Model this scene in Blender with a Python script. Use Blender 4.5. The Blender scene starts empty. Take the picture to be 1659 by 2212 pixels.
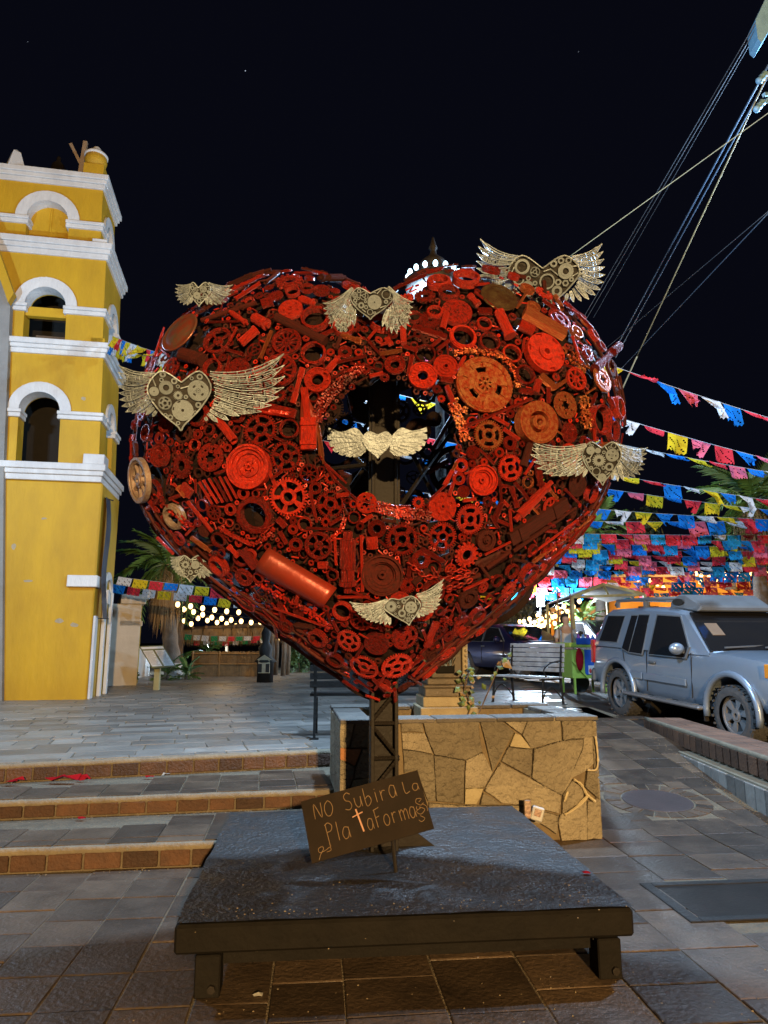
import bpy, bmesh, math, random
import numpy as np
from mathutils import Vector, Matrix
random.seed(11)
R = math.radians
SC = bpy.context.scene
COL = SC.collection
# ---------------------------------------------------------------- camera, sky, lights
FPX, CU, CV, PITCH = 1500.0, 829.5, 1106.0, R(10.6)
CAMLOC = Vector((0, 0, 1.5))
FWD = Vector((0, math.cos(PITCH), math.sin(PITCH)))
UPV = Vector((0, -math.sin(PITCH), math.cos(PITCH)))
cam = bpy.data.cameras.new('camera'); camo = bpy.data.objects.new('camera', cam); COL.objects.link(camo)
camo.location = CAMLOC; camo.rotation_euler = (R(90) + PITCH, 0, 0)
cam.sensor_fit = 'VERTICAL'; cam.sensor_height = 36; cam.lens = FPX / 2212 * 36
cam.clip_start = .05; cam.clip_end = 2000
SC.camera = camo
W = bpy.data.worlds.new('World'); SC.world = W; W.use_nodes = True
bg = W.node_tree.nodes['Background']; bg.inputs[0].default_value = (.0022, .0025, .0055, 1); bg.inputs[1].default_value = 1.0
SC.view_settings.view_transform = 'Standard'; SC.view_settings.look = 'None'
SC.view_settings.exposure = 0; SC.view_settings.gamma = 1; SC.view_settings.use_curve_mapping = False
SC.cycles.use_denoising = True
SC.cycles.max_bounces = 6; SC.cycles.transparent_max_bounces = 8; SC.cycles.sample_clamp_indirect = 4
SC.cycles.caustics_reflective = False; SC.cycles.caustics_refractive = False
COOL = (.44, .69, 1.0); WARM = (1.0, .64, .27)
def lamp(name, loc, col, power, rad=.12, parent=None, spot=None, aim=None):
    l = bpy.data.lights.new(name, 'SPOT' if spot else 'POINT'); l.color = col; l.energy = power; l.shadow_soft_size = rad
    o = bpy.data.objects.new(name, l); COL.objects.link(o); o.location = loc
    if spot:
        l.spot_size = R(spot); l.spot_blend = .6
        o.rotation_euler = (Vector(aim) - Vector(loc)).to_track_quat('-Z', 'Y').to_euler()
    if parent: attach(o, parent, o.matrix_basis.copy() if spot else Matrix.Translation(Vector(loc)))
    return o
# light levels (the lamps themselves are built further down, each light stays with its lamp)
P_POST, P_LEFT, P_WARM, P_STREET, P_STRING = 1500, 1800, 29000, 2300, 90

# ---------------------------------------------------------------- helpers
def ray(u, v):
    return FWD + Vector((1, 0, 0)) * ((u - CU) / FPX) + UPV * ((CV - v) / FPX)
def at_z(u, v, z):
    d = ray(u, v); return CAMLOC + d * ((z - CAMLOC.z) / d.z)
def at_y(u, v, y):
    d = ray(u, v); return CAMLOC + d * (y / d.y)
def at_t(u, v, t):
    return CAMLOC + ray(u, v) * t
def proj(p):
    q = Vector(p) - CAMLOC; t = q.dot(FWD)
    return (CU + FPX * q.x / t, CV - FPX * q.dot(UPV) / t, t)
WORLDM = {}
def attach(o, parent, M=None):
    M = Matrix.Identity(4) if M is None else M
    o.parent = parent
    o.matrix_basis = WORLDM[parent.name].inverted() @ M
    WORLDM[o.name] = M
    return o
def root(name, loc, label, cat, group=None):
    o = bpy.data.objects.new(name, None); COL.objects.link(o); o.location = loc; o.empty_display_size = .1
    WORLDM[o.name] = Matrix.Translation(Vector(loc))
    return tag(o, label, cat, group)
def tag(o, label=None, cat=None, group=None, kind=None):
    if label: o['label'] = label
    if cat: o['category'] = cat
    if group: o['group'] = group
    if kind: o['kind'] = kind
    return o
def link(name, me, mat, parent=None, M=None):
    o = bpy.data.objects.new(name, me); COL.objects.link(o)
    if mat is not None:
        if len(me.materials) == 0: me.materials.append(mat)
        elif me.materials[0] is not mat:
            o.material_slots[0].link = 'OBJECT'; o.material_slots[0].material = mat
    M = Matrix.Identity(4) if M is None else M
    if parent is not None: attach(o, parent, M)
    else: o.matrix_basis = M; WORLDM[o.name] = M
    return o
class MB:
    def __init__(s): s.v = []; s.f = []
    def add(s, vs, fs):
        b = len(s.v); s.v += [tuple(x) for x in vs]; s.f += [tuple(i + b for i in f) for f in fs]
    def box(s, c, d, M=None):
        x, y, z = d[0] / 2, d[1] / 2, d[2] / 2
        vs = [Vector((i * x, j * y, k * z)) for k in (-1, 1) for j in (-1, 1) for i in (-1, 1)]
        if M is not None: vs = [M @ q for q in vs]
        vs = [q + Vector(c) for q in vs]
        s.add(vs, [(0, 2, 3, 1), (4, 5, 7, 6), (0, 1, 5, 4), (2, 6, 7, 3), (0, 4, 6, 2), (1, 3, 7, 5)]); return s
    def bar(s, p, q, w, h=None):
        p, q = Vector(p), Vector(q); d = q - p; L = d.length
        if L < 1e-6: return s
        M = d.to_track_quat('X', 'Z').to_matrix(); s.box((p + q) / 2, (L, w, h or w), M); return s
    def tube(s, path, r, n=6, cap=True, closed=False):
        P = [Vector(p) for p in path]; m = len(P); rs = r if isinstance(r, (list, tuple)) else [r] * m
        T = []
        for i in range(m):
            a = P[(i - 1) % m] if (closed or i > 0) else P[0]; b = P[(i + 1) % m] if (closed or i < m - 1) else P[-1]
            T.append((b - a).normalized() if (b - a).length > 1e-9 else Vector((0, 0, 1)))
        nrm = T[0].orthogonal().normalized(); rings = []
        base = len(s.v)
        for i in range(m):
            nrm = nrm - T[i] * nrm.dot(T[i])
            nrm = nrm.normalized() if nrm.length > 1e-6 else T[i].orthogonal().normalized()
            bi = T[i].cross(nrm)
            for k in range(n):
                a = 2 * math.pi * k / n
                s.v.append(tuple(P[i] + (nrm * math.cos(a) + bi * math.sin(a)) * rs[i]))
        for i in range(m if closed else m - 1):
            j = (i + 1) % m
            for k in range(n):
                l = (k + 1) % n
                s.f.append((base + i * n + k, base + i * n + l, base + j * n + l, base + j * n + k))
        if cap and not closed:
            s.f.append(tuple(base + k for k in reversed(range(n)))); s.f.append(tuple(base + (m - 1) * n + k for k in range(n)))
        return s
    def lathe(s, prof, n=16, M=None, cap=True):
        base = len(s.v)
        for (r, z) in prof:
            for k in range(n):
                a = 2 * math.pi * k / n; q = Vector((r * math.cos(a), r * math.sin(a), z))
                s.v.append(tuple(M @ q if M is not None else q))
        for i in range(len(prof) - 1):
            for k in range(n):
                l = (k + 1) % n
                s.f.append((base + i * n + k, base + i * n + l, base + (i + 1) * n + l, base + (i + 1) * n + k))
        if cap:
            s.f.append(tuple(base + k for k in reversed(range(n)))); s.f.append(tuple(base + (len(prof) - 1) * n + k for k in range(n)))
        return s
    def prism(s, poly, f0, f1):
        # poly of 2D points, f0 / f1 map a 2D point to the back / front 3D point
        n = len(poly); s.add([f0(p) for p in poly] + [f1(p) for p in poly],
            [tuple(reversed(range(n))), tuple(range(n, 2 * n))] + [(i, (i + 1) % n, n + (i + 1) % n, n + i) for i in range(n)]); return s
    def sphere(s, c, r, n=8, m=6):
        c = Vector(c); rr = Vector(r) if not isinstance(r, (int, float)) else Vector((r, r, r))
        base = len(s.v)
        for i in range(1, m):
            t = math.pi * i / m
            for k in range(n):
                a = 2 * math.pi * k / n
                s.v.append((c.x + rr.x * math.sin(t) * math.cos(a), c.y + rr.y * math.sin(t) * math.sin(a), c.z + rr.z * math.cos(t)))
        s.v += [(c.x, c.y, c.z + rr.z), (c.x, c.y, c.z - rr.z)]; tp, bt = len(s.v) - 2, len(s.v) - 1
        for i in range(m - 2):
            for k in range(n):
                l = (k + 1) % n
                s.f.append((base + i * n + k, base + (i + 1) * n + k, base + (i + 1) * n + l, base + i * n + l))
        for k in range(n):
            l = (k + 1) % n
            s.f.append((tp, base + k, base + l)); s.f.append((bt, base + (m - 2) * n + l, base + (m - 2) * n + k))
        return s
    def mesh(s, name, smooth=False):
        me = bpy.data.meshes.new(name); me.from_pydata(s.v, [], s.f)
        if smooth:
            me.shade_smooth()
        me.update(); return me
    def build(s, name, mat, parent=None, M=None, smooth=False, bevel=0):
        me = s.mesh(name, smooth)
        bm = bmesh.new(); bm.from_mesh(me); bmesh.ops.recalc_face_normals(bm, faces=bm.faces)
        if bevel: bmesh.ops.bevel(bm, geom=list(bm.edges), offset=bevel, segments=1, affect='EDGES', clamp_overlap=True)
        bm.to_mesh(me); bm.free()
        if smooth == 'auto':
            try: me.set_sharp_from_angle(angle=R(35))
            except Exception: pass
        return link(name, me, mat, parent, M)

# ---------------------------------------------------------------- materials
MATS = {}
def mat(name, c1, c2=None, scale=8, rough=.6, metal=0, bump=0, bscale=None, rand=0, detail=6, r2=None, spec=.5, coords='Object', contrast=.5, stretch=None):
    if name in MATS: return MATS[name]
    m = bpy.data.materials.new(name); m.use_nodes = True; nt = m.node_tree; N = nt.nodes; L = nt.links
    b = N['Principled BSDF']; b.inputs['Metallic'].default_value = metal; b.inputs['Roughness'].default_value = rough
    b.inputs['Specular IOR Level'].default_value = spec
    c2 = c2 or tuple(x * .75 for x in c1)
    tc = N.new('ShaderNodeTexCoord'); src = tc.outputs[coords]
    if stretch:
        mp = N.new('ShaderNodeMapping'); mp.inputs['Scale'].default_value = (1, 1, stretch); L.new(src, mp.inputs['Vector']); src = mp.outputs['Vector']
    if rand:
        oi = N.new('ShaderNodeObjectInfo'); ad = N.new('ShaderNodeVectorMath'); ad.operation = 'ADD'
        sc_ = N.new('ShaderNodeVectorMath'); sc_.operation = 'SCALE'; sc_.inputs[0].default_value = (37, 91, 53); L.new(oi.outputs['Random'], sc_.inputs['Scale'])
        L.new(src, ad.inputs[0]); L.new(sc_.outputs[0], ad.inputs[1]); src = ad.outputs[0]
    n = N.new('ShaderNodeTexNoise'); n.inputs['Scale'].default_value = scale; n.inputs['Detail'].default_value = detail; n.inputs['Roughness'].default_value = .62
    L.new(src, n.inputs['Vector'])
    cr = N.new('ShaderNodeMapRange'); cr.inputs['From Min'].default_value = .5 - contrast * .5; cr.inputs['From Max'].default_value = .5 + contrast * .5; L.new(n.outputs['Fac'], cr.inputs['Value'])
    mx = N.new('ShaderNodeMix'); mx.data_type = 'RGBA'; mx.inputs['A'].default_value = (*c1, 1); mx.inputs['B'].default_value = (*c2, 1)
    L.new(cr.outputs['Result'], mx.inputs['Factor']); out = mx.outputs['Result']
    if rand:
        mr = N.new('ShaderNodeMapRange'); mr.inputs['To Min'].default_value = 1 - rand; mr.inputs['To Max'].default_value = 1 + rand * .6; L.new(oi.outputs['Random'], mr.inputs['Value'])
        hs = N.new('ShaderNodeHueSaturation'); L.new(mr.outputs['Result'], hs.inputs['Value']); L.new(out, hs.inputs['Color']); out = hs.outputs['Color']
    L.new(out, b.inputs['Base Color'])
    if r2 is not None:
        rr = N.new('ShaderNodeMapRange'); rr.inputs['To Min'].default_value = rough; rr.inputs['To Max'].default_value = r2; L.new(cr.outputs['Result'], rr.inputs['Value']); L.new(rr.outputs['Result'], b.inputs['Roughness'])
    if bump:
        n2 = N.new('ShaderNodeTexNoise'); n2.inputs['Scale'].default_value = bscale or scale * 4; n2.inputs['Detail'].default_value = 5; L.new(src, n2.inputs['Vector'])
        bp = N.new('ShaderNodeBump'); bp.inputs['Strength'].default_value = min(1, bump); bp.inputs['Distance'].default_value = .02 * max(1, bump); L.new(n2.outputs['Fac'], bp.inputs['Height']); L.new(bp.outputs['Normal'], b.inputs['Normal'])
    MATS[name] = m; return m
def emis(name, col, strength):
    if name in MATS: return MATS[name]
    m = bpy.data.materials.new(name); m.use_nodes = True; b = m.node_tree.nodes['Principled BSDF']
    b.inputs['Base Color'].default_value = (*col, 1); b.inputs['Emission Color'].default_value = (*col, 1); b.inputs['Emission Strength'].default_value = strength
    m.cycles.emission_sampling = 'NONE'; MATS[name] = m; return m
def paper(name, col):
    if name in MATS: return MATS[name]
    m = bpy.data.materials.new(name); m.use_nodes = True; nt = m.node_tree; N = nt.nodes; L = nt.links
    out = N['Material Output']; N.remove(N['Principled BSDF'])
    tc = N.new('ShaderNodeTexCoord'); n = N.new('ShaderNodeTexNoise'); n.inputs['Scale'].default_value = 9; L.new(tc.outputs['Object'], n.inputs['Vector'])
    mx = N.new('ShaderNodeMix'); mx.data_type = 'RGBA'; mx.inputs['A'].default_value = (*col, 1); mx.inputs['B'].default_value = (*[c * .6 for c in col], 1); L.new(n.outputs['Fac'], mx.inputs['Factor'])
    d = N.new('ShaderNodeBsdfDiffuse'); t = N.new('ShaderNodeBsdfTranslucent'); ms = N.new('ShaderNodeMixShader'); ms.inputs[0].default_value = .45
    L.new(mx.outputs['Result'], d.inputs[0]); L.new(mx.outputs['Result'], t.inputs[0]); L.new(d.outputs[0], ms.inputs[1]); L.new(t.outputs[0], ms.inputs[2]); L.new(ms.outputs[0], out.inputs[0])
    MATS[name] = m; return m
M_RED = mat('red_paint', (.56, .026, .011), (.09, .008, .006), 6, .22, .25, 1.0, 22, rand=.4, r2=.6, contrast=.26, detail=8)
M_REDB = mat('bright_red_paint', (.74, .038, .013), (.26, .013, .008), 5, .22, .2, .8, 22, rand=.25, r2=.55, contrast=.3, detail=8)
M_DRED = mat('dark_rust_gap_shade', (.12, .012, .006), (.03, .009, .006), 6, .7, .1, .6, 40, rand=.4, spec=.3)  # dark rust; for the gap scrap its tone stands in for shade
M_DEEP = mat('gap_shade_dark', (.030, .010, .006), (.010, .006, .005), 6, .75, .1, .6, 40, rand=.4, spec=.25)  # near black puts the shade of the deep gaps into the colour
M_GOLD = mat('worn_red_gold', (.62, .24, .085), (.50, .045, .014), 7, .34, .55, .9, 40, rand=.25, contrast=.22)
M_GREY = mat('worn_grey_metal', (.42, .36, .30), (.25, .12, .08), 6, .45, .4, .3, 40)
M_CREAM = mat('cream_paint', (.47, .56, .64), (.17, .20, .22), 14, .4, .25, .5, 60, rand=.15)
M_BLACK = mat('black_iron', (.010, .009, .008), (.018, .014, .011), 8, .6, .1, .3, 50, spec=.35)
M_DECK = mat('deck_black', (.007, .006, .005), (.012, .010, .008), 6, .75, 0, .3, 30, spec=.12)
M_BROWN = mat('brown_iron', (.020, .015, .012), (.010, .008, .006), 5, .6, 0, .2, 40, spec=.2)
M_STONE = mat('paving_stone', (.105, .068, .040), (.045, .031, .021), 3.5, .6, 0, .4, 40, rand=.55, r2=.45, contrast=.4)
M_STONE2 = mat('plaza_stone', (.29, .26, .225), (.16, .145, .13), 3, .5, 0, .6, 14, rand=.4, r2=.36)
M_MORTAR = mat('mortar', (.19, .145, .09), (.10, .08, .055), 12, .85, 0, .6, 60)
M_BRICK = mat('step_brick', (.125, .056, .026), (.062, .032, .02), 9, .75, 0, .7, 45, rand=.5)
M_CEMENT = mat('cement_edge', (.25, .205, .135), (.15, .12, .085), 7, .8, 0, .5, 40)
M_FLAG = mat('flagstone', (.37, .31, .21), (.21, .17, .115), 3, .7, 0, 3.0, 24, rand=.4, contrast=.4)
M_YEL = mat('ochre_plaster', (.60, .345, .008), (.37, .205, .008), 1.5, .7, 0, .5, 14, contrast=.55, detail=10, stretch=.35)
M_WHT = mat('white_plaster', (.74, .73, .70), (.44, .43, .42), 2.2, .7, 0, .6, 18, detail=10, contrast=.6, stretch=.4)
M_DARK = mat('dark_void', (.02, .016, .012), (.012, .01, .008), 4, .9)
M_WOOD = mat('weathered_wood', (.19, .12, .065), (.09, .055, .03), 6, .75, 0, .5, 30, rand=.3)
M_LEAF = mat('palm_green', (.11, .20, .035), (.06, .12, .02), 5, .5, rand=.3)
M_DRY = mat('dry_thatch', (.33, .21, .09), (.18, .11, .05), 9, .8, rand=.3)
M_ASPH = mat('asphalt', (.07, .06, .055), (.045, .04, .038), 8, .8, 0, .5, 60)
M_RUBBER = mat('tyre_rubber', (.05, .05, .052), (.10, .095, .09), 6, .8, 0, .5, 50)
M_GLASS = mat('dark_glass', (.012, .012, .014), (.016, .015, .015), 3, .06, 0, spec=.8)
M_TAN = mat('tan_wall', (.62, .40, .20), (.5, .32, .16), 2, .8)
# ---------------------------------------------------------------- the ground: sheet, pavement, steps, plaza, kerb wall, road
YAW = R(5.5); EX = Vector((math.cos(YAW), math.sin(YAW), 0)); EY = Vector((-math.sin(YAW), math.cos(YAW), 0)); SO = Vector((.05, 4.37, 0))
def S(s, t, z=0): return SO + EX * s + EY * t + Vector((0, 0, z))
ZP = .44
def gz(x, y):
    k = min(1, max(0, (y - 5.9) / 4.3)); return ZP * (k * k * (3 - 2 * k) * .5 + k * .5) if x > -.2 else 0
def sheet(name, pts, mat_, z=None, label=None):
    mb = MB(); mb.add([p if z is None else (p[0], p[1], z) for p in pts], [tuple(range(len(pts)))])
    o = mb.build(name, mat_); tag(o, label, None, None, 'structure'); return o
sheet('ground', [(-400, -60), (400, -60), (400, 900), (-400, 900)], M_ASPH, -.06)
# mortar bed of the lower pavement with the ramp, tiles on top
mb = MB(); xs = [-9, -4, -.2, .8, 1.6, 2.4, 3.45]; ys = [-3, 0, 3, 5, 5.9, 6.6, 7.3, 8, 8.7, 9.4, 10.2, 12]
for y in ys:
    for x in xs: mb.v.append((x, y, gz(x + .01, y) - .008))
for j in range(len(ys) - 1):
    for i in range(len(xs) - 1):
        a = j * len(xs) + i; mb.f.append((a, a + 1, a + len(xs) + 1, a + len(xs)))
PAVE = mb.build('pavement', M_MORTAR); tag(PAVE, 'dark stone paving round the heart platform', kind='structure')
def tile(poly, zf, mat_, parent, name='paving_tile', h=.02, jit=.0025):
    mb = MB(); n = len(poly); top = []; cx = sum(p[0] for p in poly) / n; cy = sum(p[1] for p in poly) / n
    dz = random.uniform(-.0025, .003); tx, ty = random.uniform(-.006, .006), random.uniform(-.006, .006)
    def q(p, s_, z): return (cx + (p[0] - cx) * s_, cy + (p[1] - cy) * s_, zf(p[0], p[1]) + z + dz + tx * (p[0] - cx) + ty * (p[1] - cy))
    P = [(p[0] + random.uniform(-jit, jit), p[1] + random.uniform(-jit, jit)) for p in poly]
    mb.add([q(p, 1, -h) for p in P] + [q(p, 1, -.003) for p in P] + [q(p, .975, 0) for p in P],
           [(i, (i + 1) % n, n + (i + 1) % n, n + i) for i in range(n)] + [(n + i, n + (i + 1) % n, 2 * n + (i + 1) % n, 2 * n + i) for i in range(n)] + [tuple(range(2 * n, 3 * n))])
    return mb.build(name, mat_, parent)
HATCH = [at_z(1392, 1948, 0), at_z(1588, 1900, 0)]
def in_seen(p, m=60):
    u, v, t = proj((p[0], p[1], p[2] if len(p) > 2 else 0)); return t > .3 and -m < u < 1659 + m and v < 2212 + m
MAN = at_z(1420, 1738, .03)
random.seed(4)
def hatch_hit(x, y):
    q = Vector((x, y, 0)) - SO; s_, t_ = q.dot(EX), q.dot(EY); return 1.60 < s_ < 2.62 and -.42 < t_ < .22
s = -6.4
nt_ = 0
while s < 4.6:
    w = .32 if s < -.5 else .42
    t = -2.2 + random.choice([0, .16, .33])
    while t < 6.5:
        L = random.choice([.33, .33, .33, .5])
        g = .005
        c = S(s + w / 2, t + L / 2)
        ok = in_seen(c, 420) and c.y < 10.4 and c.x < 3.46 + .04 * (c.y - 6.2)
        if c.x < .3 and t > .76: ok = False
        elif c.x < .3 and t + L > .84: L = .84 - t
        if c.x < 1.75 and c.x > -.5 and c.y > 5.7: ok = False
        if (Vector((c.x, c.y, 0)) - Vector((MAN.x, MAN.y, 0))).length < .66: ok = False
        if hatch_hit(c.x, c.y): ok = False
        if ok:
            a = [S(s + g, t + g), S(s + w - g, t + g), S(s + w - g, t + L - g), S(s + g, t + L - g)]
            tile([(p.x, p.y) for p in a], gz, M_STONE, PAVE)
        t += L
    s += w
# small setts and the round plate set into the ramp
def gzz(x, y): return gz(x, y)
for i in range(-6, 7):
    for j in range(-6, 7):
        c = Vector((MAN.x, MAN.y, 0)) + EX * i * .2 + EY * j * .2
        d = (c - Vector((MAN.x, MAN.y, 0)))
        if .56 < d.length < .76 and c.x < 3.3 and c.x > 1.8:
            a = [c + EX * sx * .093 + EY * sy * .093 for sx, sy in ((-1, -1), (1, -1), (1, 1), (-1, 1))]
            tile([(p.x, p.y) for p in a], gzz, M_STONE, PAVE, 'paving_sett')
for k in range(22):
    a0, a1 = 2 * math.pi * k / 22 + .02, 2 * math.pi * (k + 1) / 22 - .02
    pol = [(MAN.x + r_ * math.cos(a), MAN.y + r_ * math.sin(a)) for r_, a in ((.33, a0), (.47, a0), (.47, a1), (.33, a1))]
    tile(pol, gzz, M_STONE, PAVE, 'ring_sett')
tile([(MAN.x + .31 * math.cos(2 * math.pi * k / 32), MAN.y + .31 * math.sin(2 * math.pi * k / 32)) for k in range(32)], gzz, mat('round_plate', (.07, .05, .047), (.05, .038, .036), 5, .5, 0, .3), PAVE, 'round_stone', jit=0)
# access hatch
hr = root('access_hatch', S(2.1, -.1), 'dark steel access hatch in a raised frame set into the paving', 'hatch')
mb = MB(); mb.box(S(2.1, -.1, -.004), (.86, .50, .012), Matrix.Rotation(YAW, 3, 'Z')); mb.build('cover', M_BROWN, hr)
for (a, b, w_, h_) in ((S(1.62, -.1, .002), None, .07, .62), (S(2.58, -.1, .002), None, .07, .62), (S(2.1, -.38, .0025), None, .89, .06), (S(2.1, .18, .0025), None, .89, .06)):
    MB().box(a, (w_, h_, .012), Matrix.Rotation(YAW, 3, 'Z')).build('frame_bar', M_BLACK, hr, bevel=.004)
# ---- steps: three risers that fan out, each with brick faces and a cement nosing
RIS = [((-2.53, 4.93), (-1.17, 5.11), 0, .15), ((-2.97, 5.72), (-.638, 6.13), .15, .285), ((-3.38, 6.44), (-.759, 7.23), .285, ZP)]
def on_line(a, b, x): k = (x - a[0]) / (b[0] - a[0]); return Vector((x, a[1] + k * (b[1] - a[1]), 0))
XL, XR = -9.0, -.36
random.seed(7)
for si, (a, b, z0, z1) in enumerate(RIS):
    nxt = RIS[si + 1] if si < 2 else None
    p0, p1 = on_line(a, b, XL), on_line(a, b, XR + .05 * si)
    q0, q1 = (on_line(nxt[0], nxt[1], XL), on_line(nxt[0], nxt[1], XR)) if nxt else (on_line(a, b, XL) + Vector((0, 1, 0)), on_line(a, b, XR) + Vector((0, 1, 0)))
    st = root('stone_step', (p0 + p1) / 2 + Vector((0, 0, z0)), ['lowest brick faced step beside the black heart platform', 'middle brick faced step with a scrap of red paper', 'top brick faced step edging the church plaza'][si], 'step', 'brick steps up to the plaza')
    d = (p1 - p0).normalized(); nn = Vector((d.y, -d.x, 0)); up = Vector((0, 0, 1))
    core = MB(); core.prism([0, 1, 2, 3], lambda i: [p0, p1, q1 + Vector((0, .1, 0)), q0 + Vector((0, .1, 0))][i] + up * (z0 - .05) - nn * .012, lambda i: [p0, p1, q1 + Vector((0, .1, 0)), q0 + Vector((0, .1, 0))][i] + up * (z1 - .012) - nn * .012)
    core.build('tread_bed', M_MORTAR, st)
    L = (p1 - p0).length; x = 0; vis0 = max(0, ((-4.2 - p0.x) / d.x))
    x = vis0
    while x < L:
        w = random.uniform(.205, .25); e = min(L, x + w)
        if e - x > .05:
            zt = z1 - .035; c = p0 + d * ((x + e) / 2) + up * ((z0 + zt) / 2 - .0) ; t_ = .03
            Mx = Matrix((d, nn * -1, up)).transposed()
            MB().box(c - nn * (.008 - random.uniform(0, .006)), (e - x - .016, t_, zt - z0 - .012), Mx).build('brick', M_BRICK, st, bevel=.005)
        x = e
    path = []; k = 0; x = vis0 - .3
    while x < L:
        path.append(p0 + d * x - nn * .022 + up * (z1 - .03) + nn * random.uniform(-.003, .004) + up * random.uniform(-.002, .002)); x += .12
    path.append(p1 - nn * .022 + up * (z1 - .03))
    MB().tube(path, .032, 8).build('nosing', M_CEMENT, st, smooth=True)
    # tread tiles
    x = vis0
    row = 0
    def zf(px, py, z=z1): return z
    while x < L:
        w = random.uniform(.3, .36)
        depth = [.86, .95, 0][si]
        if depth:
            c = p0 + d * x; y_ = .055; first = True
            while y_ < depth:
                hgt = .13 if first else random.choice([.3, .36]); first = False
                hgt = min(hgt, depth - y_)
                if hgt > .06:
                    pa = [c - nn * y_ + d * .006, c - nn * y_ + d * (w - .006), c - nn * (y_ + hgt - .008) + d * (w - .006), c - nn * (y_ + hgt - .008) + d * .006]
                    lim = on_line(nxt[0], nxt[1], pa[3].x).y - .03
                    if max(p.y for p in pa) < lim and pa[1].x < XR: tile([(p.x, p.y) for p in pa], zf, M_STONE, st, 'tread_tile')
                y_ += hgt
        x += w
# ---- the plaza
a, b = RIS[2][0], RIS[2][1]
pts = [on_line(a, b, -30) + Vector((0, .05, 0)), on_line(a, b, XR) + Vector((0, .05, 0)), Vector((.4, 7.2, 0)), Vector((1.6, 8.6, 0)), Vector((1.75, 10.2, 0)), Vector((3.3, 10.2, 0)), Vector((3.6, 16, 0)), Vector((5, 30, 0)), Vector((-40, 30, 0))]
PLZ = sheet('plaza', pts, M_MORTAR, ZP - .008, 'grey flagstone plaza before the church')
random.seed(21)
def zpl(x, y): return ZP
dA = (Vector(RIS[2][1]) - Vector(RIS[2][0])).normalized(); dA = Vector((dA.x, dA.y, 0)); nA_ = Vector((-dA.y, dA.x, 0))
base = on_line(a, b, XR) + nA_ * .06
far = MB(); y_ = 0; cnt = 0
def inpoly(x, y, P):
    c = False; j = len(P) - 1
    for i in range(len(P)):
        if ((P[i][1] > y) != (P[j][1] > y)) and x < (P[j][0] - P[i][0]) * (y - P[i][1]) / (P[j][1] - P[i][1]) + P[i][0]: c = not c
        j = i
    return c
while y_ < 17:
    h_ = random.choice([.26, .32, .38]) if y_ > .01 else .14
    x = -14 if y_ > .01 else -9
    while x < 7:
        w = random.uniform(.32, .8) if y_ > .01 else .3
        c = base + dA * (x + w / 2) + nA_ * (y_ + h_ / 2)
        g = .007
        P = [base + dA * (x + g) + nA_ * (y_ + g), base + dA * (x + w - g) + nA_ * (y_ + g), base + dA * (x + w - g) + nA_ * (y_ + h_ - g), base + dA * (x + g) + nA_ * (y_ + h_ - g)]
        P = [(p.x + random.uniform(-.012, .012), p.y + random.uniform(-.012, .012)) for p in P]
        if all(inpoly(p[0], p[1], pts) for p in P) and in_seen((c.x, c.y, ZP), 100):
            if cnt < 290: tile(P, zpl, M_STONE2, PLZ, 'flagstone'); cnt += 1
            else:
                dz = random.uniform(-.003, .004); tx = random.uniform(-.01, .01)
                far.add([(p[0], p[1], ZP - .03) for p in P] + [(p[0], p[1], ZP + dz + tx * (p[0] - c.x)) for p in P], [(4, 5, 6, 7), (0, 1, 5, 4), (1, 2, 6, 5), (2, 3, 7, 6), (3, 0, 4, 7)])
        x += w
    y_ += h_
fo = far.build('far_flagstones', mat('plaza_stone_far', (.29, .26, .225), (.14, .125, .11), 1.3, .5, 0, .6, 10, coords='Object', contrast=.3, r2=.36), PLZ); fo['kind'] = 'stuff'
# ---- kerb wall on the street side: low kerb, gap, brick tier with cap
kw = root('kerb_wall', (3.35, 7.5, 0), 'low two tier kerb wall of upright bricks beside the parked grey car', 'wall')
def kx(y, off=0): return 3.28 + .04 * (y - 6.2) + off
K0, K1 = 3.2, 9.9
MB().prism([0, 1, 2, 3], lambda i: [Vector((kx(K0, .02), K0, -.1)), Vector((kx(K1, .02), K1, -.1)), Vector((kx(K1, .18), K1, -.1)), Vector((kx(K0, .18), K0, -.1))][i], lambda i: [Vector((kx(K0, .02), K0, .262)), Vector((kx(K1, .02), K1, .262)), Vector((kx(K1, .18), K1, .262)), Vector((kx(K0, .18), K0, .262))][i]).build('kerb', M_CEMENT, kw)
MB().prism([0, 1, 2, 3], lambda i: [Vector((kx(K0, .17), K0, -.1)), Vector((kx(K1, .17), K1, -.1)), Vector((kx(K1, .62), K1, -.1)), Vector((kx(K0, .74), K0, -.1))][i], lambda i: [Vector((kx(K0, .17), K0, .455)), Vector((kx(K1, .17), K1, .455)), Vector((kx(K1, .62), K1, .455)), Vector((kx(K0, .74), K0, .455))][i]).build('core', M_CEMENT, kw)
y_ = K0
while y_ < K1:
    e = min(K1, y_ + random.uniform(.15, .2)); ym = (y_ + e) / 2
    MB().box((kx(ym, .012), ym, .11 + gz(2, ym) * .0), (.034, .42 if 0 else e - y_ - .01, .27), Matrix.Rotation(-.04, 3, 'Z')).build('kerb_stone', M_STONE2, kw, bevel=.006) if ym < 8.6 and int(y_ * 10) % 2 < 2 else None
    MB().box((kx(ym, .15), ym, .366), (.04, e - y_ - .026, .165), Matrix.Rotation(-.04, 3, 'Z')).build('brick', M_BRICK, kw, bevel=.005)
    y_ = e
y_ = K0
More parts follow.
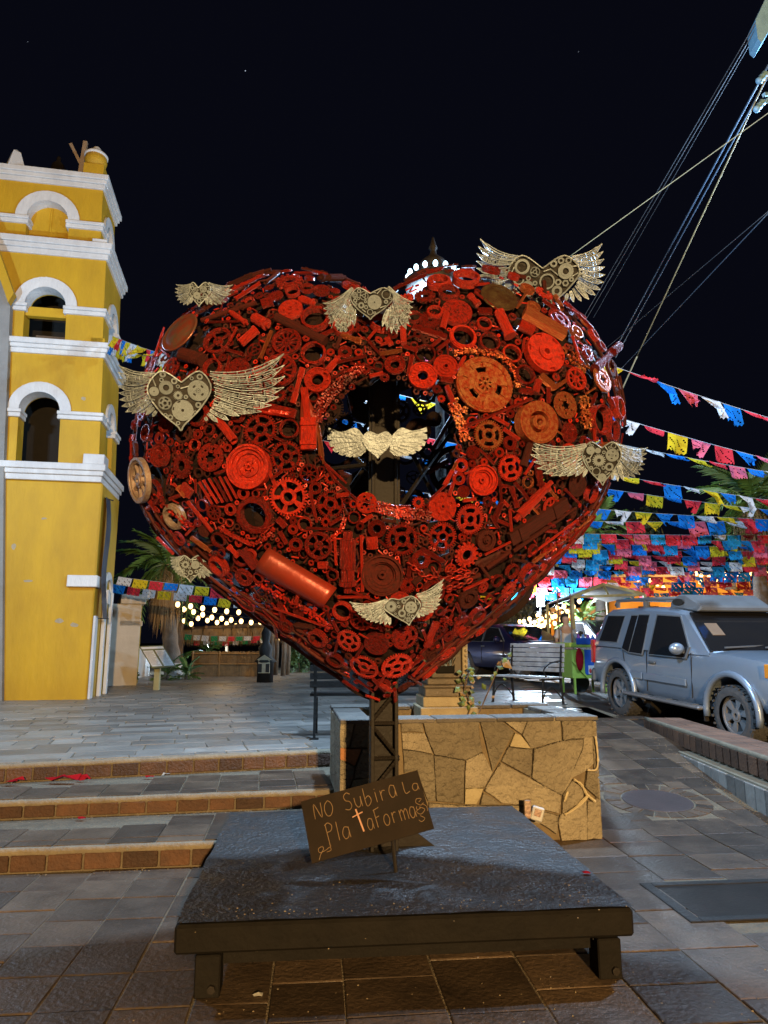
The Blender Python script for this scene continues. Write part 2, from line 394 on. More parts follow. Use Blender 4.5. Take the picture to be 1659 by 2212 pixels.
while y_ < K1:
    e = min(K1, y_ + .19)
    for k in range(2):
        MB().box((kx(y_, .29 + k * .235), (y_ + e) / 2, .462), (.225, e - y_ - .01, .03), Matrix.Rotation(-.04, 3, 'Z')).build('cap_stone', mat('cap_brick', (.24, .12, .07), (.14, .08, .055), 7, .75, 0, .5, 40, rand=.3), kw, bevel=.004)
    y_ = e
MB().tube([(kx(K0 + (K1 - K0) * k / 30, .165) + random.uniform(-.004, .004), K0 + (K1 - K0) * k / 30, .462) for k in range(31)], .028, 8).build('nosing', M_CEMENT, kw, smooth=True)
# ---- road
sheet('road', [Vector((3.95, -6, .05)), Vector((60, -6, .05)), Vector((60, 60, .42)), Vector((3.4, 60, .42)), Vector((3.2, 16.1, .40)), Vector((3.2, 9.95, .25)), Vector((3.95, 9.9, .25))], M_ASPH, None, 'dusty street beside the kerb wall')
# ---------------------------------------------------------------- platform
pl = root('heart_platform', S(0, 0), 'square black steel platform on short legs under the heart', 'platform')
MB().box(S(-.025, 0, .236), (2.06, 2.0, .118), Matrix.Rotation(YAW, 3, 'Z')).build('deck', M_DECK, pl, bevel=.012)
def wrinkled_top():
    n = 60; mb = MB(); random.seed(3)
    def h(s_, t_):
        e = min(1 - abs(s_), 1 - abs(t_)) ; k = min(1, max(0, e / .12))
        z = .6 * .004 * math.sin(9 * s_ + 4 * t_ + 2 * math.sin(5 * t_)) + .004 * math.sin(17 * t_ - 6 * s_ + 3 * math.sin(7 * s_)) + .002 * math.sin(40 * t_ + 13 * s_)
        return .303 + z * (.35 + .65 * k) + .003
    for j in range(n + 1):
        for i in range(n + 1):
            s_, t_ = -1 + 2 * i / n, -1 + 2 * j / n
            w = .004 * math.sin(11 * t_) if i in (0, n) else .004 * math.sin(9 * s_) if j in (0, n) else 0
            mb.v.append(tuple(S(-.025 + s_ * 1.027 + (w if i in (0, n) else 0), t_ * .997 + (w if j in (0, n) else 0), h(s_, t_))))
    for j in range(n):
        for i in range(n): mb.f.append((j * (n + 1) + i, j * (n + 1) + i + 1, (j + 1) * (n + 1) + i + 1, (j + 1) * (n + 1) + i))
    return mb
m = mat('platform_skin', (.034, .030, .028), (.015, .013, .012), 5, .36, .05, 1.0, 34, r2=.62, contrast=.3)
wrinkled_top().build('deck_cover', m, pl, smooth=True)
for s_, t_, w_, l_ in ((0, -.86, 1.86, .06), (0, .9, 1.86, .06), (-.93, 0, .06, 1.7), (.93, 0, .06, 1.7)):
    MB().box(S(s_, t_, .135), (w_, l_, .08), Matrix.Rotation(YAW, 3, 'Z')).build('under_beam', M_DECK, pl)
for s_, t_ in ((-.91, -.92), (.89, -.92), (-.91, .9), (.89, .9)):
    lg = MB().box(S(s_, t_, .08), (.11, .12, .17), Matrix.Rotation(YAW, 3, 'Z')).build('leg', M_DECK, pl, bevel=.006)
    MB().tube([S(s_ + .02, t_ - .06, .035), S(s_ + .02, t_ - .075, .035)], .018, 6).build('bolt', M_BROWN, lg)
# ---------------------------------------------------------------- heart surface
OUT = [(800, 655), (770, 622), (720, 605), (670, 593), (620, 590), (560, 595), (500, 618), (440, 655), (380, 702), (335, 757), (305, 830), (288, 915), (284, 1000), (300, 1085), (335, 1150), (385, 1205), (440, 1250), (500, 1297), (570, 1345), (640, 1398), (720, 1455), (795, 1502), (828, 1512), (866, 1498), (930, 1450), (1000, 1392), (1080, 1330), (1140, 1272), (1200, 1215), (1260, 1150), (1300, 1090), (1328, 1020), (1347, 940), (1343, 850), (1320, 775), (1282, 712), (1230, 662), (1170, 620), (1090, 590), (1000, 578), (920, 588), (865, 615), (830, 645)]
HY = 4.42; HD = .78; HYAW = R(4)
HA = Vector((math.cos(HYAW), math.sin(HYAW), 0)); HB = Vector((0, 0, 1)); HN = Vector((math.sin(HYAW), -math.cos(HYAW), 0))
HC = at_y(822, 985, HY)
def plane_hit(u, v, c=0):
    d = ray(u, v); o = HC + HN * c; t = (o - CAMLOC).dot(HN) / d.dot(HN); return CAMLOC + d * t
tab = []
for u, v in OUT:
    p = plane_hit(u, v) - HC; a_, b_ = p.dot(HA), p.dot(HB); rr = math.hypot(a_, b_)
    dv = (HC + HA * a_ + HB * b_ - CAMLOC).normalized(); e = (HA * a_ + HB * b_).normalized()
    # tilt of the view against the heart's plane, along the outline's direction
    tn = abs(dv.dot(e)) / max(.2, abs(dv.dot(HN)))
    tab.append((math.atan2(b_, a_) % (2 * math.pi), math.sqrt(max(.04, rr * rr - (HD * .92 * tn) ** 2))))
tab.sort()
TH = np.array([t[0] for t in tab]); RR = np.array([t[1] for t in tab])
TH3 = np.concatenate([TH - 2 * math.pi, TH, TH + 2 * math.pi]); RR3 = np.concatenate([RR, RR, RR])
GRID = np.linspace(0, 2 * math.pi, 721); RG = np.interp(GRID, TH3, RR3)
ker = np.array([1, 2, 3, 2, 1]) / 9.0
RG[:-1] = np.convolve(np.concatenate([RG[-3:-1], RG[:-1], RG[:2]]), ker, 'valid'); RG[-1] = RG[0]
def Rth(a): return float(np.interp(a % (2 * math.pi), GRID, RG))
def Fh(p):
    q = p - HC; a_, b_, c_ = q.dot(HA), q.dot(HB), q.dot(HN)
    r_ = math.hypot(a_, b_) / Rth(math.atan2(b_, a_)); return r_ ** 2.3 + (abs(c_) / HD) ** 2 - 1
def normal(p):
    e = .015
    g = Vector([(Fh(p + Vector([e * (i == k) for i in range(3)])) - Fh(p - Vector([e * (i == k) for i in range(3)]))) for k in range(3)])
    return g.normalized()
def hit(u, v, t0=2.6, t1=6.2):
    d = ray(u, v); t = t0; st = .02; f0 = Fh(CAMLOC + d * t)
    best = (f0, t)
    while t < t1:
        t += st; f = Fh(CAMLOC + d * t)
        if f < best[0]: best = (f, t)
        if f <= 0:
            lo, hi = t - st, t
            for _ in range(12):
                m_ = (lo + hi) / 2
                if Fh(CAMLOC + d * m_) <= 0: hi = m_
                else: lo = m_
            p = CAMLOC + d * hi; return p, normal(p), hi, True
    p = CAMLOC + d * best[1]; return p, normal(p), best[1], False
def surf(th, r_, side=1):
    rad = r_ * Rth(th); c_ = HD * math.sqrt(max(0, 1 - r_ ** 2.3)); return HC + HA * (rad * math.cos(th)) + HB * (rad * math.sin(th)) + HN * c_ * side
# ---------------------------------------------------------------- scrap part meshes (unit radius, face towards +z)
def cells(name, radii, n, H, base=-.12):
    mb = MB(); nr = len(radii) - 1
    hh = [[H(i, j) for j in range(n)] for i in range(nr)]
    V = {}
    def vt(i, j, z):
        k = (i, j % n, round(z, 4))
        if k not in V:
            a = 2 * math.pi * j / n; V[k] = len(mb.v); mb.v.append((radii[i] * math.cos(a), radii[i] * math.sin(a), z))
        return V[k]
    def wall(i0, j0, i1, j1, za, zb):
        mb.f.append((vt(i0, j0, zb), vt(i1, j1, zb), vt(i1, j1, za), vt(i0, j0, za)))
    for i in range(nr):
        for j in range(n):
            h = hh[i][j]
            if h is None: continue
            mb.f.append((vt(i, j, h), vt(i + 1, j, h), vt(i + 1, j + 1, h), vt(i, j + 1, h)))
            mb.f.append((vt(i, j + 1, base), vt(i + 1, j + 1, base), vt(i + 1, j, base), vt(i, j, base)))
            o = hh[i + 1][j] if i + 1 < nr else None
            lo = base if o is None else o
            if lo < h: wall(i + 1, j + 1, i + 1, j, lo, h)
            o = hh[i - 1][j] if i > 0 else None
            lo = base if o is None else o
            if lo < h: wall(i, j, i, j + 1, lo, h)
            o = hh[i][(j + 1) % n]; lo = base if o is None else o
            if lo < h: wall(i, j + 1, i + 1, j + 1, lo, h)
            o = hh[i][(j - 1) % n]; lo = base if o is None else o
            if lo < h: wall(i + 1, j, i, j, lo, h)
    me = mb.mesh(name); return me
LIB = {}
def sprocket(k, teeth, sw=.3, mid=.42, rim=.76, slots=False):
    n = teeth * 4; rr = [.24, .34, mid, rim, .88, 1.0]
    def H(i, j):
        if i == 4: return .05 if j % 4 < 2 else None
        if i == 2:
            f = (j / n * k) % 1.0; return .06 if f < sw else None
        return [.10, .06, 0, .075][i]
    return cells('sprocket', rr, n, H, -.04)
LIB['sprocket'] = [sprocket(5, 36, .28), sprocket(4, 40, .3, .45, .72), sprocket(5, 42, .36, .5, .78), sprocket(6, 36, .4, .5, .7), sprocket(3, 38, .22, .4, .8)]
def lobed():
    n = 72; rr = [.30, .36, .42, .52, .62, .72, .9, 1.0]
    def H(i, j):
        a = j / n * 6 % 1.0
        if i in (0, 1): return .1 if a < .5 else None
        if i in (3, 4): return None if .3 < (a + .5) % 1 < .62 else .08
        if i == 6: return .06 if j % 3 < 2 else .03
        return .1
    return cells('lobed_disc', rr, n, H, -.05)
LIB['lobed'] = [lobed()]
def ring(ri, flange, n=40, bolts=0):
    rr = [ri, ri + (1 - ri) * .35, ri + (1 - ri) * .75, 1.0]
    def H(i, j):
        if i == 2 and bolts and (j * bolts // n != (j - 1) * bolts // n): return flange + .1
        return [.26, .2, flange][i]
    return cells('ring', rr, n, H, -.30)
LIB['ring'] = [ring(.74, .10), ring(.80, .24), ring(.68, .02), ring(.72, .12, 48, 12), ring(.84, .3)]
def bearing(ri=.44, nb=12):
    n = nb * 4; rr = [ri, ri + .12, ri + .18, .80, .90, 1.0]
    def H(i, j): return [.18, .10, .12 if j % 4 < 2 else .02, .10, .2][i]
    return cells('bearing', rr, n, H, -.1)
LIB['bearing'] = [bearing(), bearing(.5, 10), bearing(.36, 14)]
def flywheel(holes, steps):
    n = 96; rr = [.05, .13, .24, .36, .44, .62, .80, .93, 1.0]
    def H(i, j):
        a = j / n
        if i == 7: return .03 if j % 2 else .06
        if i == 4 and (a * holes) % 1.0 < .30: return None
        if i == 1 and (a * 8) % 1.0 < .35: return None
        if i == 5 and (a * 11) % 1.0 < .12: return -.02
        return steps[i]
    return cells('flywheel', rr, n, H, -.08)
LIB['flywheel'] = [flywheel(3, [.12, .12, .09, .05, .05, .05, .09, 0]), flywheel(4, [.16, .16, .06, .02, .02, .04, .1, 0])]
def deep(heights, rr, n=56, lug=0, lr=2):
    def H(i, j):
        if lug and i == lr and (j * lug / n) % 1.0 < .3: return heights[i] - .12
        return heights[i]
    return cells('pulley', rr, n, H, -.3)
LIB['pulley'] = [deep([.05, -.05, -.02, -.14, -.02, .12, .2], [.07, .16, .26, .44, .6, .78, .9, 1.0], 56, 6, 1), deep([.0, -.22, -.22, -.05, .1, .02, .18], [.08, .2, .34, .55, .66, .82, .92, 1.0]), deep([.22, .04, -.22, -.2, .1, .16, .12], [.1, .2, .3, .5, .62, .8, .93, 1.0]), deep([.16, .04, .1, .02, .08, 0, .06], [.14, .24, .34, .46, .6, .74, .88, 1.0])]
LIB['disc'] = [deep([.16, .05, .08, .04, .06, .05], [.1, .2, .34, .5, .72, .94, 1.0], 56, 5, 3), deep([.14, .12, .02, .03, .03, .05], [.14, .26, .4, .6, .8, .95, 1.0], 56, 6, 4)]
LIB['rotor'] = [deep([.32, .30, -.2, -.2, .3, .34, .3], [.16, .26, .34, .44, .52, .62, .93, 1.0])]
def spoked(k, sw=.16):
    n = k * 12; rr = [.1, .22, .32, .76, .88, 1.0]
    def H(i, j):
        if i == 2: return .04 if (j / n * k) % 1 < sw else None
        return [.14, .08, 0, .1, .16][i]
    return cells('spoked_wheel', rr, n, H, -.1)
LIB['spoked'] = [spoked(6, .2), spoked(8, .22), spoked(12, .4), spoked(4, .14)]
def gear(teeth, ri=.3):
    n = teeth * 4; rr = [ri, ri + .14, .8, 1.0]
    def H(i, j):
        if i == 2: return .12 if j % 4 < 2 else None
        return [.2, .1][i]
    return cells('gear', rr, n, H, -.1)
LIB['gear'] = [gear(18), gear(14, .42), gear(24, .24), gear(12, .36)]
def brush():
    n = 72; rr = [.12, .3, .44, 1.0]
    def H(i, j): return [.2, .08, .04 if j % 2 else -.06][i]
    return cells('radial_brush', rr, n, H, -.1)
LIB['brush'] = [brush()]
def hexnut():
    n = 6
    return cells('hex_nut', [.5, .66, 1.0], n, lambda i, j: [.26, .3][i], -.2)
LIB['nut'] = [hexnut(), cells('washer', [.5, .75, 1.0], 18, lambda i, j: [.22, .14][i], -.1), cells('bushing', [.4, .62, .8, 1.0], 18, lambda i, j: [.3, .16, .26][i], -.1)]
LIB['dish'] = [MB().lathe([(1.0, -.06), (1.0, .0), (.93, .03), (.86, -.02), (.7, .05), (.5, .11), (.25, .15), (.02, .16)], 40).mesh('dish', True)]
def rodlib(prof, n=12): return MB().lathe(prof, n).mesh('rod')
LIB['rod'] = [rodlib([(1, -.5), (1, .5)], 8), rodlib([(.8, -.5), (1, -.47), (1, .3), (.7, .32), (.7, .5)], 10), rodlib([(1.3, -.5), (1.3, -.44), (1, -.43), (1, .5)], 8)]
LIB['shaft'] = [rodlib([(.6, -.5), (.6, -.38), (1, -.37), (1, .1), (.85, .11), (.85, .3), (1.1, .31), (1.1, .38), (.5, .39), (.5, .5)], 14), rodlib([(1, -.5), (1, -.2), (.75, -.18), (.75, .22), (1, .24), (1, .5)], 14), rodlib([(1, -.5), (1, .38), (1.15, .39), (1.15, .5)], 14)]
LIB['piston'] = [rodlib([(.95, -.5), (1, -.48), (1, .05), (.88, .06), (.88, .1), (1, .11), (1, .18), (.88, .19), (.88, .23), (1, .24), (1, .31), (.88, .32), (.88, .36), (1, .37), (1, .5)], 16)]
def coil(turns=9):
    return MB().tube([(math.cos(a) * .85, math.sin(a) * .85, -.5 + a / (2 * math.pi * turns)) for a in [i * math.pi / 5 for i in range(turns * 10 + 1)]], [.16] * (turns * 10 + 1), 5).mesh('spring', True)
LIB['coil'] = [coil(8)]
LIB['bar'] = [MB().box((0, 0, 0), (2, 1.2, 1)).mesh('bar'), MB().box((0, 0, 0), (2, .9, 1)).box((0, .55, .3), (2.2, .3, .12)).box((0, .55, -.3), (2.2, .3, .12)).mesh('bar')]
NAMES = dict(sprocket='sprocket', lobed='brake_disc', ring='ring', bearing='bearing', flywheel='flywheel', pulley='pulley', disc='clutch_disc', rotor='brake_rotor', spoked='spoked_wheel', gear='gear', brush='radial_brush', nut='nut', dish='dished_plate', rod='rod', shaft='shaft', piston='piston', coil='spring', bar='flat_bar')
HEART = root('heart_sculpture', S(-.05, .03, .30), 'large red heart welded from gears, chains and scrap machine parts on a post', 'sculpture')
PLACED = []     # (u, v, r) in picture pixels, for the packing only
PARTS = []
def frame(p, n, spin, s, sz=None):
    n = n.normalized(); x = n.orthogonal().normalized(); x = Matrix.Rotation(spin, 3, n) @ x; y = n.cross(x)
    return Matrix.Translation(p) @ Matrix((x, y, n)).transposed().to_4x4() @ Matrix.Diagonal((s, s, sz or s, 1))
def put(kind, p, n, s, m=None, var=None, sz=None, tilt=.10):
    n = (n + Vector((random.uniform(-tilt, tilt), random.uniform(-tilt, tilt), random.uniform(-tilt, tilt)))).normalized()
    me = LIB[kind][var % len(LIB[kind])] if var is not None else random.choice(LIB[kind])
    return link(NAMES[kind], me, m or random.choice([M_RED, M_RED, M_RED, M_REDB]), HEART, frame(p, n, random.uniform(0, 6.28), s, sz))
def D(kind, u, v, r, m=None, var=None, out=.0, sz=None):
    p, n, t, ok = hit(u, v); s = r * t / FPX
    PLACED.append((u, v, r)); return put(kind, p + n * out, n, s, m, var, sz if sz else s * min(1, .05 / max(s, 1e-4) * 1.6 + .35), .04)
def rodm(p, q, r, kind, m, var=None, flat=None):
    d = q - p; L = d.length; z = d.normalized(); x = (flat - z * flat.dot(z)).normalized() if flat is not None else z.orthogonal().normalized(); y = z.cross(x)
    M = Matrix.Translation((p + q) / 2) @ Matrix((y, x, z)).transposed().to_4x4() @ Matrix.Diagonal((r, r, L, 1))
    me = LIB[kind][var % len(LIB[kind])] if var is not None else random.choice(LIB[kind])
    return link(NAMES[kind], me, m, HEART, M)
def C(kind, u0, v0, u1, v1, r, m=None, var=None, out=0):
    a, na, ta, _ = hit(u0, v0); b, nb, tb, _ = hit(u1, v1); rr = r * (ta + tb) / 2 / FPX
    for k in range(5):
        f = k / 4; PLACED.append((u0 + (u1 - u0) * f, v0 + (v1 - v0) * f, r * 1.1))
    return rodm(a + na * (out), b + nb * (out), rr, kind, m or M_RED, var, na)
def K1(x, y): return 232.3 + x * .38, 497.7 + y * .38
def K2(x, y): return 796.3 + x * .38, 497.7 + y * .38
def K3(x, y): return 252.2 + x * .38, 995.4 + y * .38
def K4(x, y): return 796.3 + x * .36, 995.4 + y * .36
F1 = '''sprocket 870 1135 98 0|gear 430 1340 72 1|sprocket 1015 1285 92 0|sprocket 355 780 68 2|spoked 980 800 100 2|gear 985 945 36 3|pulley 805 1345 128 0 B|pulley 305 1280 68 1|lobed 585 1290 82 0|disc 1040 445 70 0 B|disc 740 780 66 1|spoked 625 625 88 3|spoked 1020 640 84 2|ring 1055 360 42 1|ring 1135 335 40 0|ring 1180 505 80 1|ring 1172 700 72 1|bearing 1195 850 76 0|ring 600 785 56 1|ring 583 1135 36 0|ring 1035 1130 56 4|ring 1170 945 34 0|bearing 745 1055 42 0|pulley 340 1105 50 1|gear 1035 295 78 1|gear 960 380 42 2|pulley 1215 345 48 2|nut 930 485 19|nut 720 560 18|nut 1130 620 20|nut 1070 725 18|nut 1268 690 23|bearing 1350 695 40 0|nut 1460 790 38 0|nut 690 1240 26|nut 650 1100 18|nut 425 1235 18|nut 380 1245 16|nut 925 690 26|pulley 215 1150 50 1|sprocket 240 1280 40 0|ring 1340 560 60 4|gear 1400 560 40 3|bearing 860 370 26 1|nut 700 640 18|bearing 1490 900 1 0'''
F2 = '''flywheel 655 880 168 0 G|disc 1000 700 122 1 B|rotor 945 1100 122 0 G|lobed 1115 995 80 0 G|sprocket 680 1165 88 1 G|sprocket 805 1350 78 1 B|sprocket 1085 505 78 1|lobed 1320 850 78 0 G|ring 455 360 62 0|ring 535 610 80 0|ring 655 535 46 0|ring 685 640 62 1|ring 815 700 58 1|ring 880 830 60 1|bearing 305 835 82 2|ring 320 710 60 4|bearing 150 770 60 0|spoked 1170 850 68 1|pulley 1175 585 44 2 G|ring 1310 1080 88 4|ring 1385 1140 58 4|disc 500 470 88 0|pulley 440 770 72 3 B|gear 350 510 66 2|gear 320 375 60 1|ring 400 285 72 2|ring 555 270 78 1|pulley 645 1420 88 1 B|bearing 525 1335 40 1 B|bearing 515 1410 38 1 B|disc 590 1265 40 1|bearing 800 1210 42 0|nut 405 690 18|nut 195 715 15|nut 280 590 26|gear 385 905 28 0|nut 800 1045 26|nut 700 1280 20|pulley 940 430 44 2 G|brush 1145 1150 58 0|gear 1240 700 50 1|nut 950 560 18|ring 1420 1010 70 0|gear 1375 1050 40 2|ring 260 490 40 4|ring 375 470 46 0|nut 530 385 16|bearing 1100 690 24 1 G'''
F3 = '''sprocket 975 205 112 0|ring 780 310 106 3|sprocket 1215 245 82 2|bearing 1480 385 52 0|sprocket 1620 445 96 1|spoked 1150 480 80 0|pulley 1510 650 118 1 D|bearing 1020 475 40 1|ring 1070 360 42 1|ring 320 320 78 2 Y|spoked 145 110 130 1 Y|ring 1285 850 56 1|ring 1140 1010 62 2|sprocket 1325 1015 72 0|disc 1475 1045 72 0|sprocket 1405 1175 86 4 B|sprocket 1590 1160 92 0 B|ring 1245 1125 52 1|sprocket 1620 1000 62 1|ring 1225 650 36 0|bearing 1130 155 36 1|nut 1000 390 30|nut 465 350 24|ring 405 355 24 1|nut 690 470 24|ring 810 660 34 1|nut 1385 370 24|nut 1345 245 24|nut 1250 395 18|nut 855 490 22|nut 930 480 20|ring 765 530 34 0|nut 1190 840 22|nut 1215 1045 16|nut 1440 1270 20|gear 1215 100 36 1|lobed 1420 240 60 0|ring 700 560 50 0'''
F4 = '''disc 445 275 88 0 B|sprocket 605 350 92 1 B|sprocket 445 455 88 0|gear 580 560 78 1|pulley 710 480 64 2 D|gear 705 245 34 3|bearing 310 590 58 0|gear 235 745 52 2|pulley 600 830 66 2 D|ring 865 665 48 1|ring 770 720 40 1|ring 960 680 72 4|ring 490 830 32 2|ring 655 930 56 4|ring 720 830 32 4|nut 785 825 20|ring 570 1020 44 4|sprocket 220 1060 82 2|spoked 1100 280 62 1|dish 1260 140 80 0 D|ring 1340 200 56 4|nut 880 460 24|nut 330 405 24|bearing 1390 90 30 1|disc 330 900 60 1|gear 560 930 30 1|nut 250 1230 30|ring 480 930 36 4'''
CM = {'B': M_REDB, 'G': M_GOLD, 'D': M_DRED, 'Y': M_GREY}
random.seed(5)
for txt, K, sc_ in ((F1, K1, .38), (F2, K2, .38), (F3, K3, .38), (F4, K4, .36)):
    for it in txt.split('|'):
        w = it.split(); 
        if float(w[3]) < 5: continue
        u, v = K(float(w[1]), float(w[2])); var = int(w[4]) if len(w) > 4 else None
        D(w[0], u, v, float(w[3]) * sc_, CM.get(w[5]) if len(w) > 5 else None, var, out=random.uniform(-.01, .015))
# the two big dished plates
u, v = K1(420, 590); D('dish', u, v, 50, mat('dish_red', (.30, .05, .025), (.16, .12, .08), 2.2, .28, .5, .1, 20, contrast=.3), out=.02)
u, v = K2(740, 385); D('dish', u, v, 42, mat('dish_dark', (.12, .05, .03), (.20, .13, .06), 3, .25, .7, .1, 20, contrast=.3), out=.01)
G1 = '''rod 730 400 870 310 12|shaft 760 650 850 570 26|rod 870 740 935 580 12 G|shaft 960 500 1240 640 26 D|shaft 1055 990 1110 790 18|shaft 830 500 920 550 32|piston 430 710 550 745 40 D|shaft 1090 395 1180 425 22|shaft 880 430 940 410 28|bar 1120 900 1140 1080 20|bar 1145 1070 1145 1250 42|rod 1200 1110 1230 1330 10 G|rod 580 530 780 525 8|rod 700 640 740 560 7|shaft 1240 820 1320 720 20|rod 640 980 700 720 8|coil 640 1090 720 1190 26|bar 900 1010 1070 1050 26|rod 1240 1330 1360 1440 8|rod 540 520 850 420 14 D|rod 700 350 880 270 10|shaft 1330 600 1440 640 20 G|bar 1090 560 1230 640 16|rod 1380 760 1560 800 8|rod 1270 850 1370 790 7|shaft 700 470 800 540 16|rod 280 720 330 560 8|rod 1290 760 1470 720 10'''
G2 = '''bar 250 555 440 615 18|shaft 735 470 800 610 32 B|piston 850 540 930 580 34|bar 880 470 1110 600 36 G|rod 540 1120 920 960 10|rod 760 1130 850 1190 12|shaft 850 915 930 925 18|rod 60 710 190 690 14 G|rod 0 640 90 740 9|rod 880 1390 940 1300 9|rod 620 1240 710 1330 8|rod 700 1060 790 1110 12|shaft 440 890 480 985 16|shaft 200 650 195 560 18|shaft 225 830 245 720 14|bar 970 830 1050 900 20 G|rod 1015 900 1015 990 12|rod 600 360 740 470 8|coil 620 470 690 470 24|coil 420 560 440 480 20|rod 1270 1090 1275 1200 10|piston 940 930 960 860 22|shaft 570 380 620 430 22|rod 880 620 870 700 8|coil 470 860 410 850 18|bar 100 620 130 660 16|rod 60 660 130 640 10|bar 150 340 330 260 16|rod 1150 610 1200 760 9|coil 1360 960 1380 1010 18'''
G3 = '''shaft 1315 400 1315 745 46|rod 410 230 550 400 12|rod 360 150 400 200 18 G|rod 430 430 540 510 15 G|rod 500 110 580 240 8|rod 530 100 610 235 8|rod 560 95 635 230 8|rod 590 90 660 225 8|rod 475 120 550 245 8|rod 620 90 690 215 8|rod 1100 170 1140 350 10|rod 1390 420 1400 740 9|rod 1250 200 1320 190 14|rod 930 400 970 470 14|coil 960 370 920 330 20|rod 1260 770 1440 770 9|rod 900 830 1230 950 8|rod 870 590 1010 700 7|rod 1230 900 1260 960 10|piston 1450 430 1455 500 34|rod 1240 420 1250 590 9|shaft 700 540 640 480 18|bar 720 500 800 600 26|rod 1080 380 1270 390 8|rod 1130 560 1240 620 8|shaft 1150 590 1200 590 22|rod 1340 740 1490 800 8|rod 240 430 330 520 10|rod 330 130 420 210 8|rod 620 400 760 470 10|bar 380 140 430 190 26|rod 1480 930 1520 960 16|rod 1290 1240 1380 1300 10|rod 1500 1260 1560 1300 14|rod 1540 1190 1470 1290 8'''
G4 = '''shaft 870 355 1090 125 30 B|rod 860 540 1230 280 13 D|rod 980 600 1330 330 13 G|rod 700 640 840 540 14 D|coil 320 530 440 600 16|rod 450 150 500 60 14|rod 570 80 620 60 8|rod 730 330 770 400 12|rod 840 290 850 420 10|rod 800 240 830 270 12|rod 1170 170 1250 250 9|bar 840 470 1180 250 40 D|rod 690 560 850 480 8|rod 560 770 740 690 10|rod 420 700 580 690 8|rod 520 850 540 900 12|rod 320 1010 350 1090 10|bar 400 960 340 1110 20|rod 300 1150 470 1000 9|rod 1060 600 1230 470 9|rod 560 240 640 230 12|rod 900 160 950 230 14|rod 870 130 930 200 12|rod 780 100 790 240 9|rod 260 1280 330 1200 10|rod 30 1300 100 1370 12|rod 950 570 1310 300 8|rod 660 620 720 700 10 D'''
for txt, K, sc_ in ((G1, K1, .38), (G2, K2, .38), (G3, K3, .38), (G4, K4, .36)):
    for it in txt.split('|'):
        w = it.split(); a = K(float(w[1]), float(w[2])); b = K(float(w[3]), float(w[4])); r = float(w[5]) * sc_
        C(w[0], a[0], a[1], b[0], b[1], r, CM.get(w[6]) if len(w) > 6 else random.choice([M_RED, M_REDB]), out=.012)
# big curved sheet (photo: fuel tank like plate) and other plates
def plate(poly, K, m, out=.02, bulge=.03, nu=12, nv=5):
    (a, b, c, d) = [K(*p) for p in poly]; mb = MB()
    for j in range(nv + 1):
        for i in range(nu + 1):
            f, g = i / nu, j / nv
            u = (a[0] * (1 - f) + b[0] * f) * (1 - g) + (d[0] * (1 - f) + c[0] * f) * g
            v = (a[1] * (1 - f) + b[1] * f) * (1 - g) + (d[1] * (1 - f) + c[1] * f) * g
            p, n, t, ok = hit(u, v); mb.v.append(tuple(p + n * (out + bulge * math.sin(math.pi * g)))); 
            if i % 3 == 0: PLACED.append((u, v, 12))
    for j in range(nv):
        for i in range(nu): k = j * (nu + 1) + i; mb.f.append((k, k + 1, k + nu + 2, k + nu + 1))
    o = mb.build('curved_plate', m, HEART, smooth=True); md = o.modifiers.new('t', 'SOLIDIFY'); md.thickness = .008; return o
M_PLATE = mat('plate_red', (.36, .03, .014), (.17, .035, .02), 3, .34, .3, .1, 30, contrast=.35)
plate([(870, 490), (1255, 720), (1180, 830), (800, 620)], K3, M_PLATE, .015, .05)
plate([(1105, 880), (1200, 1070), (1190, 1250), (1090, 1240)], K1, M_PLATE, .0, .005, 5, 5)
plate([(830, 1000), (1040, 1030), (1060, 1070), (850, 1040)], K1, M_RED, .01, .01, 8, 3)
plate([(860, 440), (1180, 220), (1240, 290), (900, 540)], K4, M_DRED, -.02, .0, 8, 4)
plate([(640, 620), (820, 540), (860, 590), (700, 690)], K4, M_DRED, -.03, .0, 8, 4)
plate([(300, 1050), (560, 1230), (600, 1290), (330, 1120)], lambda x, y: K3(x + 700, y - 50), M_DRED, -.02, .01, 8, 3)
# ---------------------------------------------------------------- chain patches (too many links to pick apart)
HOLE = [(742, 852), (775, 826), (800, 816), (868, 816), (905, 850), (940, 852), (972, 888), (986, 935), (984, 1000), (962, 1046), (930, 1076), (880, 1092), (830, 1092), (770, 1077), (722, 1034), (694, 985), (690, 935), (706, 900)]
def chain(path, w, m=M_REDB, size=.016, K=None, dens=1.0, out=.008):
    mb = MB(); pts_ = [K(*p) if K else p for p in path]
    for i in range(len(pts_) - 1):
        a, b = Vector(pts_[i]), Vector(pts_[i + 1]); L = (b - a).length; px = size * FPX / 4.0 * .80
        nl = max(1, int(L / px)); nw = max(1, int(w / px * dens)); dr = (b - a).normalized(); nr = Vector((-dr.y, dr.x))
        for k in range(nl):
            for q in range(nw):
                uv = a + dr * (k + .5) * L / nl + nr * ((q + .5) / nw - .5) * w + Vector((random.uniform(-1, 1), random.uniform(-1, 1)))
                p, n, t, ok = hit(uv.x, uv.y)
                if not ok: continue
                M3 = frame(p, n, 0, 1).to_3x3(); ang = random.choice([0, .8, 1.57, 2.3]) + random.uniform(-.3, .3)
                M3 = M3 @ Matrix.Rotation(ang, 3, 'Z')
                mb.box(p + n * (out + random.uniform(-.010, .014)), (size * random.uniform(.7, 1.05), size * random.uniform(.4, .65), size * .8), M3 @ Matrix.Rotation(random.uniform(-.5, .5), 3, 'X'))
        PLACED.extend([(a.x + (b.x - a.x) * f, a.y + (b.y - a.y) * f, w * .5) for f in (0, .25, .5, .75, 1)])
    o = mb.build('chain_patch', m, HEART); o['kind'] = 'stuff'; return o
